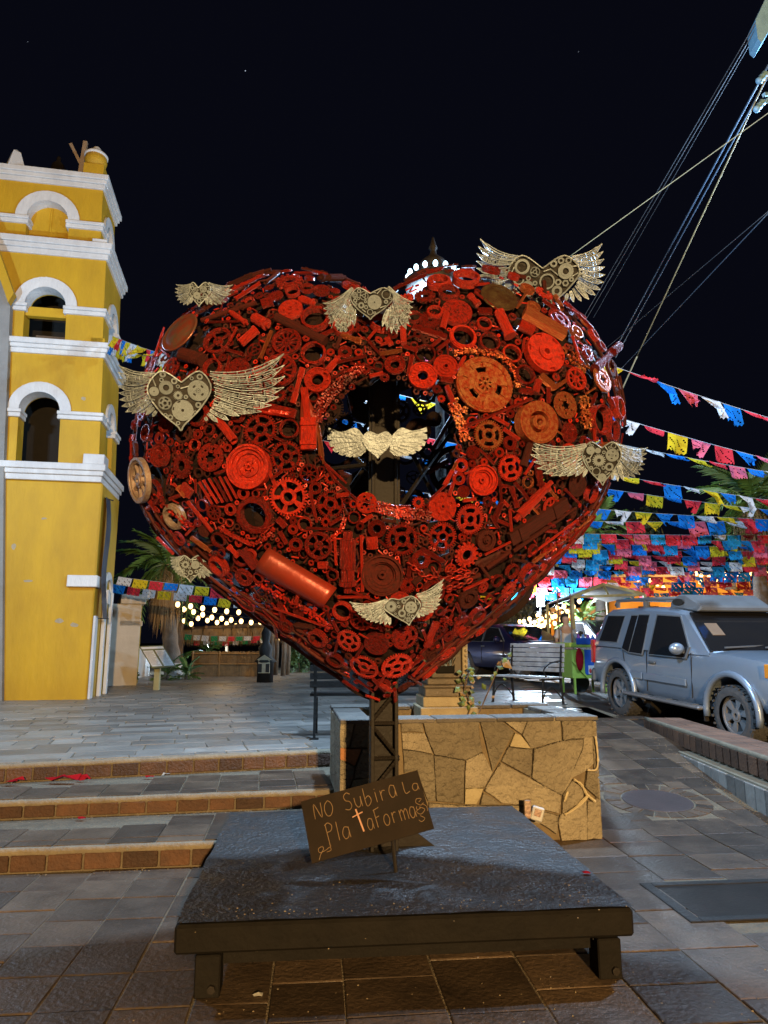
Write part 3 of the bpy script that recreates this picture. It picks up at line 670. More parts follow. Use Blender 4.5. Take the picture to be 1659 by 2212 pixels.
chain([(1450, 775), (1370, 830), (1300, 900), (1240, 960), (1200, 1030), (1185, 1100)], 26, M_RED, K=K1)
chain([(480, 705), (560, 690), (650, 695), (740, 715), (800, 760), (835, 830), (845, 900)], 12, M_GOLD, .013, K2)
chain([(470, 980), (500, 1050), (530, 1130), (545, 1200)], 22, M_GOLD, .015, K2)
chain([(560, 1030), (500, 1010), (485, 960)], 14, M_GOLD, .014, K2)
chain([(1140, 700), (1180, 760), (1235, 800)], 20, M_GOLD, .014, K2)
chain([(1215, 940), (1225, 1040), (1235, 1130)], 20, M_GOLD, .014, K2)
chain([(30, 270), (110, 290), (200, 320), (290, 320), (370, 340)], 26, M_RED, .015, K4)
chain([(1580, 300), (1659, 290)], 22, M_RED, .014, K3)
chain([(800, 690), (950, 770), (1100, 850), (1230, 950)], 9, M_RED, .014, K3)
chain([(590, 370), (680, 430), (780, 470), (850, 440), (900, 380)], 9, M_RED, .015, K3)
chain([(1040, 560), (1150, 470), (1250, 370), (1310, 280)], 13, M_RED, .014, K4)
chain([(400, 1060), (430, 1000), (470, 930)], 18, M_RED, .014, K4)
chain([(270, 180), (330, 260), (420, 330), (480, 380)], 9, M_RED, .014, lambda x, y: K3(x - 40, y))
chain([(1300, 330), (1280, 400), (1200, 470)], 10, M_RED, .014, lambda x, y: K3(x, y - 10))
# chain of round links
def links(path, K, r=8):
    pts_ = [Vector(K(*p)) for p in path]; k = 0
    for i in range(len(pts_) - 1):
        L = (pts_[i + 1] - pts_[i]).length; n_ = max(1, int(L / (r * 1.15)))
        for q in range(n_):
            uv = pts_[i].lerp(pts_[i + 1], q / n_); p, n, t, ok = hit(uv.x, uv.y); s_ = r * t / FPX
            dn = (pts_[i + 1] - pts_[i]).normalized(); ax = (Vector((1, 0, 0)) * dn.x - Vector((0, 0, 1)) * dn.y); ax = (ax - n * ax.dot(n)).normalized()
            side = n.cross(ax); pl_ = side if k % 2 else (n * .8 + side * .3).normalized(); k += 1
            mb = MB().tube([p + n * .02 + ax * math.cos(a) * s_ + pl_ * math.sin(a) * s_ * .6 for a in [2 * math.pi * z / 10 for z in range(10)]], s_ * .22, 5, closed=True)
            mb.build('chain_link', M_RED, HEART, smooth=True)
links([(240, 620), (330, 690), (440, 700), (560, 690), (650, 640)], K4)
links([(380, 650), (440, 760), (540, 740), (620, 700)], K4)
links([(470, 660), (560, 650), (640, 680)], K4, 7)
# rim of the opening
for (a, b, c_) in (((692, 985), (722, 1036), 3), ((722, 1036), (770, 1079), 3), ((770, 1079), (830, 1094), 3), ((830, 1094), (885, 1094), 3), ((690, 930), (692, 985), 4), ((985, 1000), (962, 1048), 4), ((962, 1048), (930, 1078), 3)):
    C('rod', *a, *b, c_, M_GOLD if c_ == 4 else M_RED, 0, .01)
# ---------------------------------------------------------------- packing of small scrap over what is left
def in_hole(u, v, grow=0):
    if inpoly(u, v, HOLE): return True
    if grow:
        return min(math.hypot(u - x, v - y) for x, y in HOLE) < grow * .6
    return False
random.seed(9)
OUTP = OUT
_PA = np.zeros((9000, 3)); _pn = [0]
def free(u, v, r):
    while _pn[0] < len(PLACED): _PA[_pn[0]] = PLACED[_pn[0]]; _pn[0] += 1
    q = _PA[:_pn[0]]; return not np.any((q[:, 0] - u) ** 2 + (q[:, 1] - v) ** 2 < (q[:, 2] * .93 + r * .93) ** 2)
n_fill = 0
SMALL = MB()
def small(me, M):
    SMALL.add([M @ v.co for v in me.vertices], [tuple(p.vertices) for p in me.polygons])
for r, tries in ((26, 1500), (21, 3000), (17, 5000), (13.5, 8000), (11, 10000), (9, 12000), (7, 14000), (5.2, 16000), (4, 9000)):
    for _ in range(tries):
        u, v = random.uniform(282, 1352), random.uniform(576, 1508)
        if not inpoly(u, v, OUTP) or in_hole(u, v, r) or not free(u, v, r): continue
        p, n, t, ok = hit(u, v)
        if not ok: continue
        gold = u > 1120 and v < 1150 and random.random() < .3
        mm = M_GOLD if gold else random.choice([M_RED, M_RED, M_REDB, M_DRED])
        if r >= 13: kind = random.choice(['sprocket', 'gear', 'ring', 'bearing', 'pulley', 'ring', 'bearing', 'spoked', 'shaft'])
        elif r >= 9: kind = random.choice(['gear', 'ring', 'bearing', 'ring', 'gear', 'shaft', 'rod', 'coil', 'bearing', 'piston', 'nut'])
        elif r >= 6: kind = random.choice(['nut', 'rod', 'ring', 'bearing', 'gear', 'ring', 'coil', 'rod'])
        else: kind = random.choice(['nut', 'rod', 'rod', 'nut'])
        if r < 6:
            PLACED.append((u, v, r)); s_ = r * t / FPX
            if kind == 'nut': small(random.choice(LIB['nut']), frame(p, n, random.uniform(0, 6), s_, s_ * .8))
            else: small(LIB['rod'][0], frame(p, (n.orthogonal() * math.cos(n_fill) + n.cross(n.orthogonal()) * math.sin(n_fill)), 0, s_ * .35, s_ * 3.2))
            n_fill += 1; continue
        if kind in ('rod', 'shaft', 'coil', 'bar', 'piston'):
            a = random.uniform(0, math.pi); l = r * 1.7; e = l
            u0, v0, u1, v1 = u - math.cos(a) * l, v - math.sin(a) * l, u + math.cos(a) * l, v + math.sin(a) * l
            if in_hole(u0, v0) or in_hole(u1, v1): continue
            n0 = len(PLACED); C(kind, u0, v0, u1, v1, r * (.3 if kind == 'rod' else .5), mm, out=random.uniform(-.005, .012))
        else: D(kind, u, v, r, mm, None, random.uniform(-.012, .01))
        n_fill += 1
so_ = SMALL.build('small_scrap', M_RED, HEART); so_['kind'] = 'stuff'; SMALL = MB()
def gap_free(u, v, r):
    q = _PA[:_pn[0]]; return not np.any((q[:, 0] - u) ** 2 + (q[:, 1] - v) ** 2 < (np.where(q[:, 2] > 9, q[:, 2] * .86, q[:, 2] * .3) + r * .55) ** 2)
free(0, 0, 1)
for _ in range(8000):
    u, v, r = random.uniform(282, 1352), random.uniform(576, 1508), random.uniform(3.5, 8)
    if not inpoly(u, v, OUTP) or in_hole(u, v, r * 1.6) or not gap_free(u, v, r): continue
    p, n, t, ok = hit(u, v)
    if not ok: continue
    PLACED.append((u, v, r * .8)); free(0, 0, 1); s_ = r * t / FPX
    if random.random() < .7: small(LIB['nut'][random.choice([0, 1, 2, 2])], frame(p - n * random.uniform(0, .03), (n + Vector((random.uniform(-.3, .3), random.uniform(-.3, .3), random.uniform(-.3, .3)))).normalized(), random.uniform(0, 6), s_, s_ * .7))
    else:
        a = random.uniform(0, 3.14); o1 = n.orthogonal().normalized(); small(LIB['rod'][0], frame(p - n * random.uniform(0, .02), o1 * math.cos(a) + n.cross(o1) * math.sin(a), 0, s_ * .3, s_ * random.uniform(2.5, 5)))
so_ = SMALL.build('small_scrap', M_DRED, HEART); so_['kind'] = 'stuff'  # darker copy of the scrap, shade of the gaps painted in
# second, deeper layer that closes most of the gaps: bars, plates and discs behind, shade put into their colour
random.seed(15)
for k in range(960):
    u, v = random.uniform(290, 1345), random.uniform(585, 1495)
    if not inpoly(u, v, OUTP) or in_hole(u, v, 40): continue
    p, n, t, ok = hit(u, v)
    if not ok: continue
    if random.random() < .55:
        a = random.uniform(0, math.pi); l = random.uniform(25, 60)
        e0, e1 = (u - math.cos(a) * l, v - math.sin(a) * l), (u + math.cos(a) * l, v + math.sin(a) * l)
        if in_hole(*e0, 10) or in_hole(*e1, 10) or not inpoly(*e0, OUTP) or not inpoly(*e1, OUTP): continue
        q0, m0, _, _ = hit(*e0); q1, m1, _, _ = hit(*e1)
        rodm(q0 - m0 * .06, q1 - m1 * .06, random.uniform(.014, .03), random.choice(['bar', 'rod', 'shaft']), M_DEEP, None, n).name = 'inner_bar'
    else:
        s_ = random.uniform(.06, .13)
        if in_hole(u, v, s_ * 400): continue
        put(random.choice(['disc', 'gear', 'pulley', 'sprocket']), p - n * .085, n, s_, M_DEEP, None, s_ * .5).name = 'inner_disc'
# rim strips along both lower flanks and over the lobes
def rim(th0, th1, r_, side, rad, m, n_=26):
    MB().tube([surf(th0 + (th1 - th0) * k / n_, r_, side) + Vector((0, 0, random.uniform(-.003, .003))) for k in range(n_ + 1)], rad, 7).build('rim_strip', m, HEART, smooth=True)
for r_, side, rad in ((1.0, 1, .014), (.97, 1, .011), (.985, -1, .012), (.94, 1, .009)):
    rim(R(188), R(262), r_, side, rad, M_DRED); rim(R(352), R(278), r_, side, rad, M_DRED)
for r_, side, rad in ((1.0, 1, .013), (.98, -1, .012)):
    rim(R(118), R(188), r_, side, rad, M_DRED); rim(R(62), R(-8), r_, side, rad, M_DRED)
random.seed(41)
for k in range(170):
    th = random.uniform(0, 2 * math.pi); r_ = random.uniform(.9, .995); p = surf(th, r_, random.choice([1, 1, -1])); s_ = random.uniform(.025, .075); n = normal(p)
    if random.random() < .6: put(random.choice(['gear', 'ring', 'bearing', 'nut', 'sprocket', 'pulley']), p - n * .015, n, s_, random.choice([M_RED, M_DRED, M_RED]), None, s_ * .6)
    else:
        q = surf(th + random.uniform(.05, .13), min(.995, r_ + random.uniform(-.03, .03)), 1); p = surf(th, r_, 1); rodm(p, q, random.uniform(.008, .018), random.choice(['rod', 'shaft', 'bar']), random.choice([M_RED, M_DRED]), None, n)
# the far half: fewer, bigger parts with gaps between them
random.seed(33)
BK = []
for k in range(3000):
    th, r_ = random.uniform(0, 2 * math.pi), math.sqrt(random.uniform(0, .99)); p = surf(th, r_, -1); s_ = random.choice([.24, .2, .16, .13, .1, .08, .06])
    if any((p - q).length < (s_ + z) * .80 for q, z in BK): continue
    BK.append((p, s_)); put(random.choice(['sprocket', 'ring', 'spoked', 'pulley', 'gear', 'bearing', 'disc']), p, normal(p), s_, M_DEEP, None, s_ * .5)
for k in range(60):
    th, r_ = random.uniform(0, 2 * math.pi), math.sqrt(random.uniform(0, .9)); p = surf(th, r_, -1); q = surf(th + random.uniform(-.25, .25), min(.98, r_ + random.uniform(-.2, .2)), -1)
    rodm(p, q, random.uniform(.012, .022), 'rod', M_DRED, 0)
# ---------------------------------------------------------------- post with rebar lattice
post_x, post_y = S(-.05, .03).x, S(-.05, .03).y
def post_w(x, y, z): return S(-.05 + x, .03 + y, z)
for sx in (-1, 1):
    MB().box(post_w(sx * .072, 0, 1.9), (.022, .14, 3.2), Matrix.Rotation(YAW, 3, 'Z')).build('post_flange', M_BROWN, HEART, bevel=.003)
MB().box(post_w(0, .02, 1.9), (.124, .02, 3.19), Matrix.Rotation(YAW, 3, 'Z')).build('post_web', M_BROWN, HEART)
MB().box(post_w(0, -.045, 2.62), (.20, .012, 1.25), Matrix.Rotation(YAW, 3, 'Z')).build('post_face', M_BROWN, HEART)
z = .42; k = 0
while z < 1.2:
    a, b = post_w(-.085, -.055, z), post_w(.085, -.055, z)
    for p, q in ((a, b), (post_w(-.085, -.058, z) if k % 2 else post_w(.085, -.058, z), post_w(.085, -.058, z + .2) if k % 2 else post_w(-.085, -.058, z + .2))):
        nseg = 24; MB().tube([p.lerp(q, i / nseg) for i in range(nseg + 1)], [.0135 if i % 2 else .0105 for i in range(nseg + 1)], 6).build('rebar', M_BROWN, HEART)
    z += .2; k += 1
for sx in (-1, 1):
    MB().prism([(0, 0), (.22, 0), (0, .16)], lambda p: post_w(sx * (.083 + p[0]), -.006, .31 + p[1]), lambda p: post_w(sx * (.083 + p[0]), .006, .31 + p[1])).build('gusset', M_BROWN, HEART)
for k in range(7):
    th = R(40 + k * 47); MB().tube([post_w(0, 0, 2.2 + .15 * k), surf(th, .6, -1)], .016, 6).build('inner_brace', M_BROWN, HEART)
# ---------------------------------------------------------------- winged hearts welded on the sculpture
def bez(a, b, c, n=8):
    return [a * (1 - t) ** 2 + b * 2 * t * (1 - t) + c * t * t for t in [i / n for i in range(n + 1)]]
def catmull(P, n=6):
    Q = []; m = len(P)
    for i in range(m - 1):
        p0, p1, p2, p3 = P[max(0, i - 1)], P[i], P[i + 1], P[min(m - 1, i + 2)]
        for k in range(n):
            t = k / n; Q.append(.5 * ((2 * p1) + (p2 - p0) * t + (2 * p0 - 5 * p1 + 4 * p2 - p3) * t * t + (3 * p1 - p0 - 3 * p2 + p3) * t ** 3))
    Q.append(P[-1]); return Q
def along(Q, f):
    L = [0]
    for i in range(len(Q) - 1): L.append(L[-1] + (Q[i + 1] - Q[i]).length)
    d = f * L[-1]
    for i in range(len(Q) - 1):
        if L[i + 1] >= d: return Q[i].lerp(Q[i + 1], (d - L[i]) / max(1e-9, L[i + 1] - L[i]))
    return Q[-1]
def V2(x, y): return Vector((x, y))
def winged(cu, cv, body, wings, depth_uv, out=.06, rad=1.25, nfeath=11, flat=False, t_fix=None):
    """body: heart outline (pixels); wings: list of (root_line, outer_line, sweep) polylines in pixels, feathers run from root to outer"""
    if t_fix: tC = t_fix; pC = at_t(*depth_uv, tC)
    else:
        p, n, tC, ok = hit(*depth_uv); pC = p + n * out
    c0 = V2(cu, cv)
    nz = (CAMLOC - pC).normalized(); ax = Vector((0, 0, 1)).cross(nz).normalized() * 1.0; ay = nz.cross(ax)
    sc_ = (pC - CAMLOC).dot(FWD) / FPX
    c3 = CAMLOC + ray(cu, cv) * ((pC - CAMLOC).dot(FWD))
    def P3(q, lift=0, back=0):
        d = ray(q.x, q.y); tt = (c3 - CAMLOC).dot(nz) / d.dot(nz); return CAMLOC + d * tt + nz * (lift - back)
    rm = rad * sc_
    # heart body
    Q = [V2(*b) for b in body]; Q = catmull(Q + [Q[0]], 5)
    mb = MB(); mb.tube([P3(q, .004) for q in Q], rm * 1.3, 5)
    poly = [(q.x, q.y) for q in Q]; xs_ = [p[0] for p in poly]; ys_ = [p[1] for p in poly]
    if flat:
        mb.prism(poly[:-1], lambda p: P3(V2(*p), 0), lambda p: P3(V2(*p), .012))
    bo = mb.build('winged_heart', M_CREAM, HEART)
    if not flat:
        bk = MB().prism(poly[:-1], lambda p: P3(V2(*p), -.016), lambda p: P3(V2(*p), -.008)).build('gap_shade_sheet', M_BLACK, bo)  # added dark sheet that stands in for shade between the pieces
        got = []; px = rad / 1.25
        W_ = max(xs_) - min(xs_)
        for r, tr in ((W_ * .17, 40), (W_ * .11, 120), (W_ * .075, 260), (W_ * .05, 400), (W_ * .035, 400)):
            for _ in range(tr):
                u, v = random.uniform(min(xs_), max(xs_)), random.uniform(min(ys_), max(ys_))
                if not inpoly(u, v, poly) or min(math.hypot(u - x, v - y) for x, y in poly) < r: continue
                if any(math.hypot(u - a, v - b) < r + c_ for a, b, c_ in got): continue
                got.append((u, v, r * .95)); p = P3(V2(u, v), random.uniform(-.004, .006))
                k = random.choice(['gear', 'bearing', 'nut', 'ring', 'sprocket', 'disc']) if r > W_ * .06 else random.choice(['nut', 'nut', 'rod'])
                if r > W_ * .15: k = random.choice(['disc', 'flywheel', 'gear'])
                if k == 'rod':
                    a = random.uniform(0, 3.14); o = MB().tube([P3(V2(u - math.cos(a) * r * 1.5, v - math.sin(a) * r * 1.5)), P3(V2(u + math.cos(a) * r * 1.5, v + math.sin(a) * r * 1.5))], rm * 1.1, 5).build('rod', M_CREAM, bo)
                else:
                    link(NAMES[k], random.choice(LIB[k]), M_CREAM, bo, frame(p, nz + Vector((random.uniform(-.1, .1), 0, random.uniform(-.1, .1))), random.uniform(0, 6), r * sc_ * .96, r * sc_ * .5))
    for (rootl, outer, sweep) in wings:
        Rl = catmull([V2(*p) for p in rootl], 6); Ol = catmull([V2(*p) for p in outer], 8)
        side = 1 if outer[0][0] > cu else -1
        span = max(abs(p[0] - cu) for p in outer)
        def P3w(q, lift=0):
            k = max(0, (abs(q.x - cu) / span)); return P3(q, lift, sweep * k * k if sweep > 0 else sweep * min(1, k * 1.15))
        if flat:
            ol = [V2(*p) for p in outer]; poly2 = []
            # scalloped plate wing
            top = catmull([V2(*p) for p in rootl], 8)
            edge = []
            for i in range(nfeath):
                a, b = along(Ol, i / nfeath), along(Ol, (i + .62) / nfeath); c_ = along(Ol, (i + 1) / nfeath); mid = V2(cu, cv)
                edge += [a, b.lerp(mid, -.01), b.lerp(mid, .09)]
            poly2 = [(q.x, q.y) for q in top] + [(q.x, q.y) for q in edge] + [(Ol[-1].x, Ol[-1].y)]
            w = MB().prism(poly2, lambda p: P3w(V2(*p), -.008), lambda p: P3w(V2(*p), .0)).build('wing', M_CREAM, bo)
            for i in range(nfeath):
                e = along(Ol, (i + .3) / nfeath); s0 = V2(cu, cv - 6).lerp(e, .42 + .1 * (i % 2)); m_ = s0.lerp(e, .5) + V2(0, -3 if i < nfeath * .6 else 0)
                MB().tube([P3w(q, .001) for q in bez(s0, m_, e.lerp(s0, .12), 5)], rm * .5, 4).build('engraved_line', M_BLACK, bo)
            continue
        for i in range(nfeath):
            f = i / (nfeath - 1); a = along(Rl, f); b = along(Ol, f)
            # control point: feathers leave the root along the wing, then bend to the tip
            ctrl = a.lerp(b, .6) + (V2(0, 1) * (1 - f) * .30 - V2(0, 1) * f * .10) * (b - a).length
            cen = bez(a, ctrl, b, 9); wmax = (b - a).length * .04 + rad * 1.6
            mb = MB(); Lf, Rf = [], []
            for j, q in enumerate(cen):
                tgt = (cen[min(9, j + 1)] - cen[max(0, j - 1)]).normalized(); nr = V2(-tgt.y, tgt.x); w = wmax * (.55 + .6 * math.sin(math.pi * min(1, j / 9 * 1.05)) ** .7) * (1 if j < 9 else 0) * (.5 if j == 8 else 1)
                Lf.append(q + nr * w); Rf.append(q - nr * w)
            lift = .008 * (i % 3)
            mb.tube([P3w(q, lift) for q in Lf], rm * .85, 4, False); mb.tube([P3w(q, lift) for q in Rf], rm * .85, 4, False)
            for off in (-.42, .0, .42):
                j = random.choice([0, 1])
                while j < 8:
                    l_ = random.choice([1, 2, 2, 3]); k_ = min(8, j + l_)
                    pts_ = []
                    for z in range(j, k_ + 1):
                        tgt = (cen[min(9, z + 1)] - cen[max(0, z - 1)]).normalized(); nr = V2(-tgt.y, tgt.x); w = wmax * (.55 + .6 * math.sin(math.pi * min(1, z / 9 * 1.05)) ** .7)
                        pts_.append(P3w(cen[z] + nr * w * off, lift + random.uniform(0, .006)))
                    if len(pts_) > 1:
                        pts_[-1] = pts_[-2].lerp(pts_[-1], .72); mb.tube(pts_, rm * random.uniform(.42, .7), 4)
                    j = k_
                    if random.random() < .35:
                        mb.tube([P3w(Lf[j], lift), P3w(Rf[j], lift)], rm * .8, 4)
            mb.build('feather', M_CREAM, bo)
        # leading edge
        MB().tube([P3w(q, .01) for q in bez(Rl[0], Rl[0].lerp(Ol[0], .6) + V2(0, .26 * (Ol[0] - Rl[0]).length), Ol[0], 9)], rm * 1.2, 5, True).build('wing_edge', M_CREAM, bo)
    # stand-off that holds it to the heart
    p, n, t, ok = hit(*depth_uv)
    MB().tube([c3 + Vector((0, .35, 0)) if flat else p - n * .03, c3 - nz * .01], .014, 6).build('stand_off', M_DRED, bo)
    return bo
random.seed(77)
def heart_poly(x0, x1, y0, yb, bx, notch=None, sk=0):
    cx_ = notch[0] if notch else (x0 + x1) / 2; ny = notch[1] if notch else y0 + (yb - y0) * .16; h = yb - y0
    return [(cx_, ny), ((cx_ + x0) / 2 - (cx_ - x0) * .1, y0 + sk), (x0, y0 + h * .3 + sk), (x0 + (bx - x0) * .35, y0 + h * .66), (bx - (bx - x0) * .12, yb - h * .08), (bx, yb), (bx + (x1 - bx) * .12, yb - h * .1), (x1 - (x1 - bx) * .35, y0 + h * .62), (x1, y0 + h * .28), ((cx_ + x1) / 2 + (x1 - cx_) * .1, y0)]
# left large
winged(395, 862, heart_poly(318, 456, 802, 930, 391, (392, 826)), [([(452, 808), (462, 830), (458, 872), (442, 900)], [(600, 768), (602, 810), (598, 845), (560, 885), (520, 893), (478, 910), (445, 908)], -.20), ([(335, 806), (322, 830), (322, 862), (338, 888)], [(253, 787), (252, 830), (258, 872), (272, 893), (300, 893), (330, 900)], .14)], (395, 862), .17, 1.3, 12)
# small, upper left lobe
winged(432, 632, heart_poly(409, 455, 610, 662, 430, (428, 622)), [([(450, 612), (455, 622), (450, 636), (444, 644)], [(503, 615), (500, 632), (494, 648), (480, 657), (465, 659), (448, 658)], .03), ([(414, 614), (408, 622), (409, 634), (415, 644)], [(380, 614), (378, 632), (383, 648), (393, 657), (402, 660), (412, 655)], .05)], (440, 662), .03, .9, 9, t_fix=4.15)
# top centre
winged(800, 655, heart_poly(757, 850, 622, 690, 800, (800, 634)), [([(838, 620), (850, 632), (850, 655), (838, 668)], [(893, 652), (890, 676), (884, 700), (872, 718), (852, 722), (834, 712), (826, 705)], .03), ([(762, 622), (754, 634), (756, 655), (766, 668)], [(697, 655), (700, 678), (710, 700), (724, 718), (742, 722), (756, 712), (764, 706)], .03)], (800, 690), .14, 1.05, 11)
# top right, the largest
winged(1175, 608, heart_poly(1098, 1252, 552, 668, 1182, (1172, 580)), [([(1235, 556), (1250, 576), (1246, 612), (1226, 634)], [(1302, 525), (1306, 560), (1308, 595), (1298, 625), (1275, 645), (1248, 652), (1222, 650)], .06), ([(1120, 556), (1104, 572), (1104, 606), (1122, 632)], [(1036, 515), (1028, 550), (1030, 590), (1044, 612), (1062, 625), (1085, 632), (1112, 640)], .06)], (1185, 655), .06, 1.25, 12, t_fix=4.45)
# right flank
winged(1300, 995, heart_poly(1258, 1342, 955, 1048, 1302, (1300, 968)), [([(1330, 958), (1340, 972), (1338, 1000), (1326, 1016)], [(1400, 965), (1396, 990), (1390, 1015), (1376, 1030), (1355, 1036), (1338, 1040), (1322, 1036)], .22), ([(1268, 962), (1258, 975), (1260, 998), (1270, 1014)], [(1155, 952), (1160, 985), (1172, 1010), (1190, 1025), (1215, 1028), (1240, 1028), (1262, 1030)], -.26)], (1295, 1000), .24, 1.05, 11)
# small, lower left
winged(412, 1222, heart_poly(386, 440, 1200, 1258, 412, (412, 1210)), [([(432, 1202), (440, 1210), (438, 1226), (430, 1238)], [(478, 1190), (474, 1214), (468, 1230), (458, 1242), (446, 1248), (432, 1250)], .03), ([(392, 1202), (385, 1212), (388, 1226), (396, 1238)], [(367, 1203), (369, 1220), (376, 1232), (382, 1240), (390, 1245), (398, 1248)], .05)], (430, 1215), .06, .95, 9)
# bottom centre, tilted
winged(873, 1312, heart_poly(830, 908, 1288, 1350, 884, (862, 1296), 6), [([(900, 1286), (910, 1298), (910, 1314), (900, 1326)], [(958, 1251), (955, 1275), (952, 1298), (946, 1312), (936, 1322), (922, 1328), (906, 1334)], -.02), ([(838, 1296), (828, 1304), (832, 1322), (842, 1334)], [(756, 1300), (768, 1318), (780, 1332), (798, 1342), (815, 1346), (830, 1350), (842, 1350)], -.02)], (870, 1300), .15, 1.05, 11)
# engraved plate in the opening
winged(816, 958, heart_poly(782, 848, 933, 990, 816, (816, 940)), [([(846, 942), (866, 924), (892, 930), (922, 922)], [(922, 922), (922, 950), (908, 972), (880, 984), (852, 984), (842, 972)], .02), ([(786, 942), (768, 924), (738, 932), (708, 922)], [(708, 922), (708, 950), (722, 975), (750, 986), (778, 986), (790, 972)], .02)], (816, 1070), .12, 1.0, 8, flat=True, t_fix=4.02)
# ---------------------------------------------------------------- hand-lettered warning plate
sg = root('warning_sign', at_z(855, 1890, .3), 'tilted brown metal plate with hand painted warning on a thin rod', 'sign')
cn = [at_y(650, 1732, 3.98), at_y(901, 1664, 4.02), at_y(938, 1790, 3.93), at_y(674, 1866, 3.86)]
n_ = (cn[1] - cn[0]).cross(cn[3] - cn[0]).normalized()
if n_.y > 0: n_ = -n_
MB().prism([0, 1, 2, 3], lambda i: cn[i] - n_ * .004, lambda i: cn[i] + n_ * .004).build('plate', mat('sign_brown', (.024, .016, .011), (.014, .010, .007), 6, .75, 0, .1, 30, spec=.12), sg)
MB().tube([at_z(856, 1893, .285), at_y(847, 1800, 3.99)], .011, 8).build('rod', M_BROWN, sg)
def sgp(x, y, lift=.006):   # plate coordinates 0..1
    return (cn[0] * (1 - x) + cn[1] * x) * (1 - y) + (cn[3] * (1 - x) + cn[2] * x) * y + n_ * lift
GL = {'N': [[(0, 1), (.1, 0), (.75, 1), (.85, 0)]], 'O': [[(.5, 0), (.15, .2), (.0, .6), (.2, 1), (.6, 1), (.9, .6), (.8, .2), (.5, 0)]], 'S': [[(.9, .12), (.5, 0), (.1, .15), (.2, .42), (.7, .55), (.85, .82), (.5, 1), (.0, .92)]],
      'u': [[(0, .4), (.05, .8), (.35, 1), (.7, .85), (.8, .4)], [(.8, .4), (.85, 1)]], 'b': [[(0, 0), (.05, 1), (.5, 1), (.75, .75), (.5, .5), (.05, .62)]], 'i': [[(.3, .4), (.35, 1)], [(.28, .2), (.3, .24)]], 'r': [[(.1, .4), (.15, 1)], [(.12, .6), (.4, .42), (.7, .45)]],
      'a': [[(.75, .45), (.3, .4), (.0, .7), (.2, 1), (.6, .95), (.78, .7)], [(.76, .42), (.85, 1)]], 'L': [[(.1, 0), (.15, 1), (.8, .95)]], 'P': [[(.1, 0), (.25, 1.2)], [(.0, .04), (.45, -.06), (.85, .14), (.65, .38), (.15, .42)]], 'l': [[(.3, 0), (.4, 1)]], 't': [[(.4, -.25), (.5, 1)], [(.0, .1), (.9, -.02)]],
      'F': [[(.1, 0), (.2, 1)], [(.0, .02), (.9, -.08)], [(.14, .45), (.7, .4)]], 'o': [[(.5, .4), (.15, .5), (.0, .75), (.2, 1), (.6, 1), (.85, .75), (.75, .5), (.5, .4)]], 'm': [[(.0, .4), (.05, 1)], [(.02, .6), (.25, .4), (.45, .55), (.48, 1)], [(.46, .6), (.75, .4), (.92, .55), (.95, 1)]]}
M_CHALK = mat('ochre_paint_line', (.25, .155, .075), (.18, .11, .05), 20, .7)
def write(txt, x0, y0, w, h, gap=.018, wid=.0022, slope=0):
    x = x0
    for ch in txt:
        if ch == ' ': x += w * .8; continue
        cw = w * (.35 if ch in 'il' else 1.25 if ch == 'm' else 1)
        mb = MB()
        for st in GL[ch]:
            Q = catmull([V2(x + a * cw, y0 + b * h + slope * (x - x0)) for a, b in st], 5) if len(st) > 2 else [V2(x + a * cw, y0 + b * h + slope * (x - x0)) for a, b in st]
            mb.tube([sgp(q.x, q.y, .0045) for q in Q], wid, 5)
        mb.build('letter', M_CHALK, sg); x += cw + gap
write('NO', .09, .10, .075, .24, .012); write('Subir', .345, .06, .066, .28, .020); write('a', .725, .0, .065, .33); write('La', .845, .13, .06, .19, .016)
write('Pla', .15, .47, .068, .30, .020); write('aForma', .49, .45, .055, .29, .013)
MB().tube([sgp(.425, .36, .004), sgp(.45, .74, .004)], .005, 5).tube([sgp(.385, .47, .004), sgp(.475, .43, .004)], .003, 5).build('letter', mat('pink_paint', (.62, .33, .22), (.5, .26, .16), 20, .7), sg)
for pth in ([(.06, .98), (.08, .90), (.11, .83), (.10, .79), (.07, .81), (.075, .87), (.12, .86), (.16, .83), (.165, .88), (.13, .89)], [(.94, .52), (.965, .48), (.93, .46), (.915, .52), (.95, .58), (.975, .55)], [(.93, .60), (.97, .66), (.93, .72), (.90, .66), (.94, .62)], [(.915, .58), (.905, .61), (.915, .64)], [(.96, .56), (.99, .62), (.99, .70)], [(.92, .74), (.95, .80), (.92, .84), (.90, .80)]):
    MB().tube([sgp(q.x, q.y, .004) for q in catmull([V2(*p) for p in pth], 4)], .0018, 4).build('flourish', M_CHALK, sg)
# ---------------------------------------------------------------- stone planter with the lamp post
PA, PB = Vector((-.31, 5.48, 0)), Vector((1.68, 5.75, 0)); pd = (PB - PA).normalized(); pn = Vector((pd.y, -pd.x, 0)); PH = .915; PDEP = 1.3
pt = root('stone_planter', (PA + PB) / 2 - pn * PDEP / 2, 'low planter wall faced with crazy paved tan stone slabs', 'planter')
PLN = (PB - PA).length
def pf(x, z, o=0): return PA + pd * x + Vector((0, 0, z)) + pn * o
core = MB()
for (x0, x1, y0, y1) in ((0, PLN, 0, .22), (0, PLN, PDEP - .22, PDEP), (0, .22, .22, PDEP - .22), (PLN - .22, PLN, .22, PDEP - .22)):
    core.prism([(x0, y0), (x1, y0), (x1, y1), (x0, y1)], lambda p: PA + pd * p[0] - pn * (p[1] + .03) + Vector((0, 0, -.1)), lambda p: PA + pd * p[0] - pn * (p[1] + .03) + Vector((0, 0, PH - .03)))
core.build('core', mat('dark_mortar', (.24, .175, .09), (.14, .10, .06), 12, .9, 0, .4), pt)
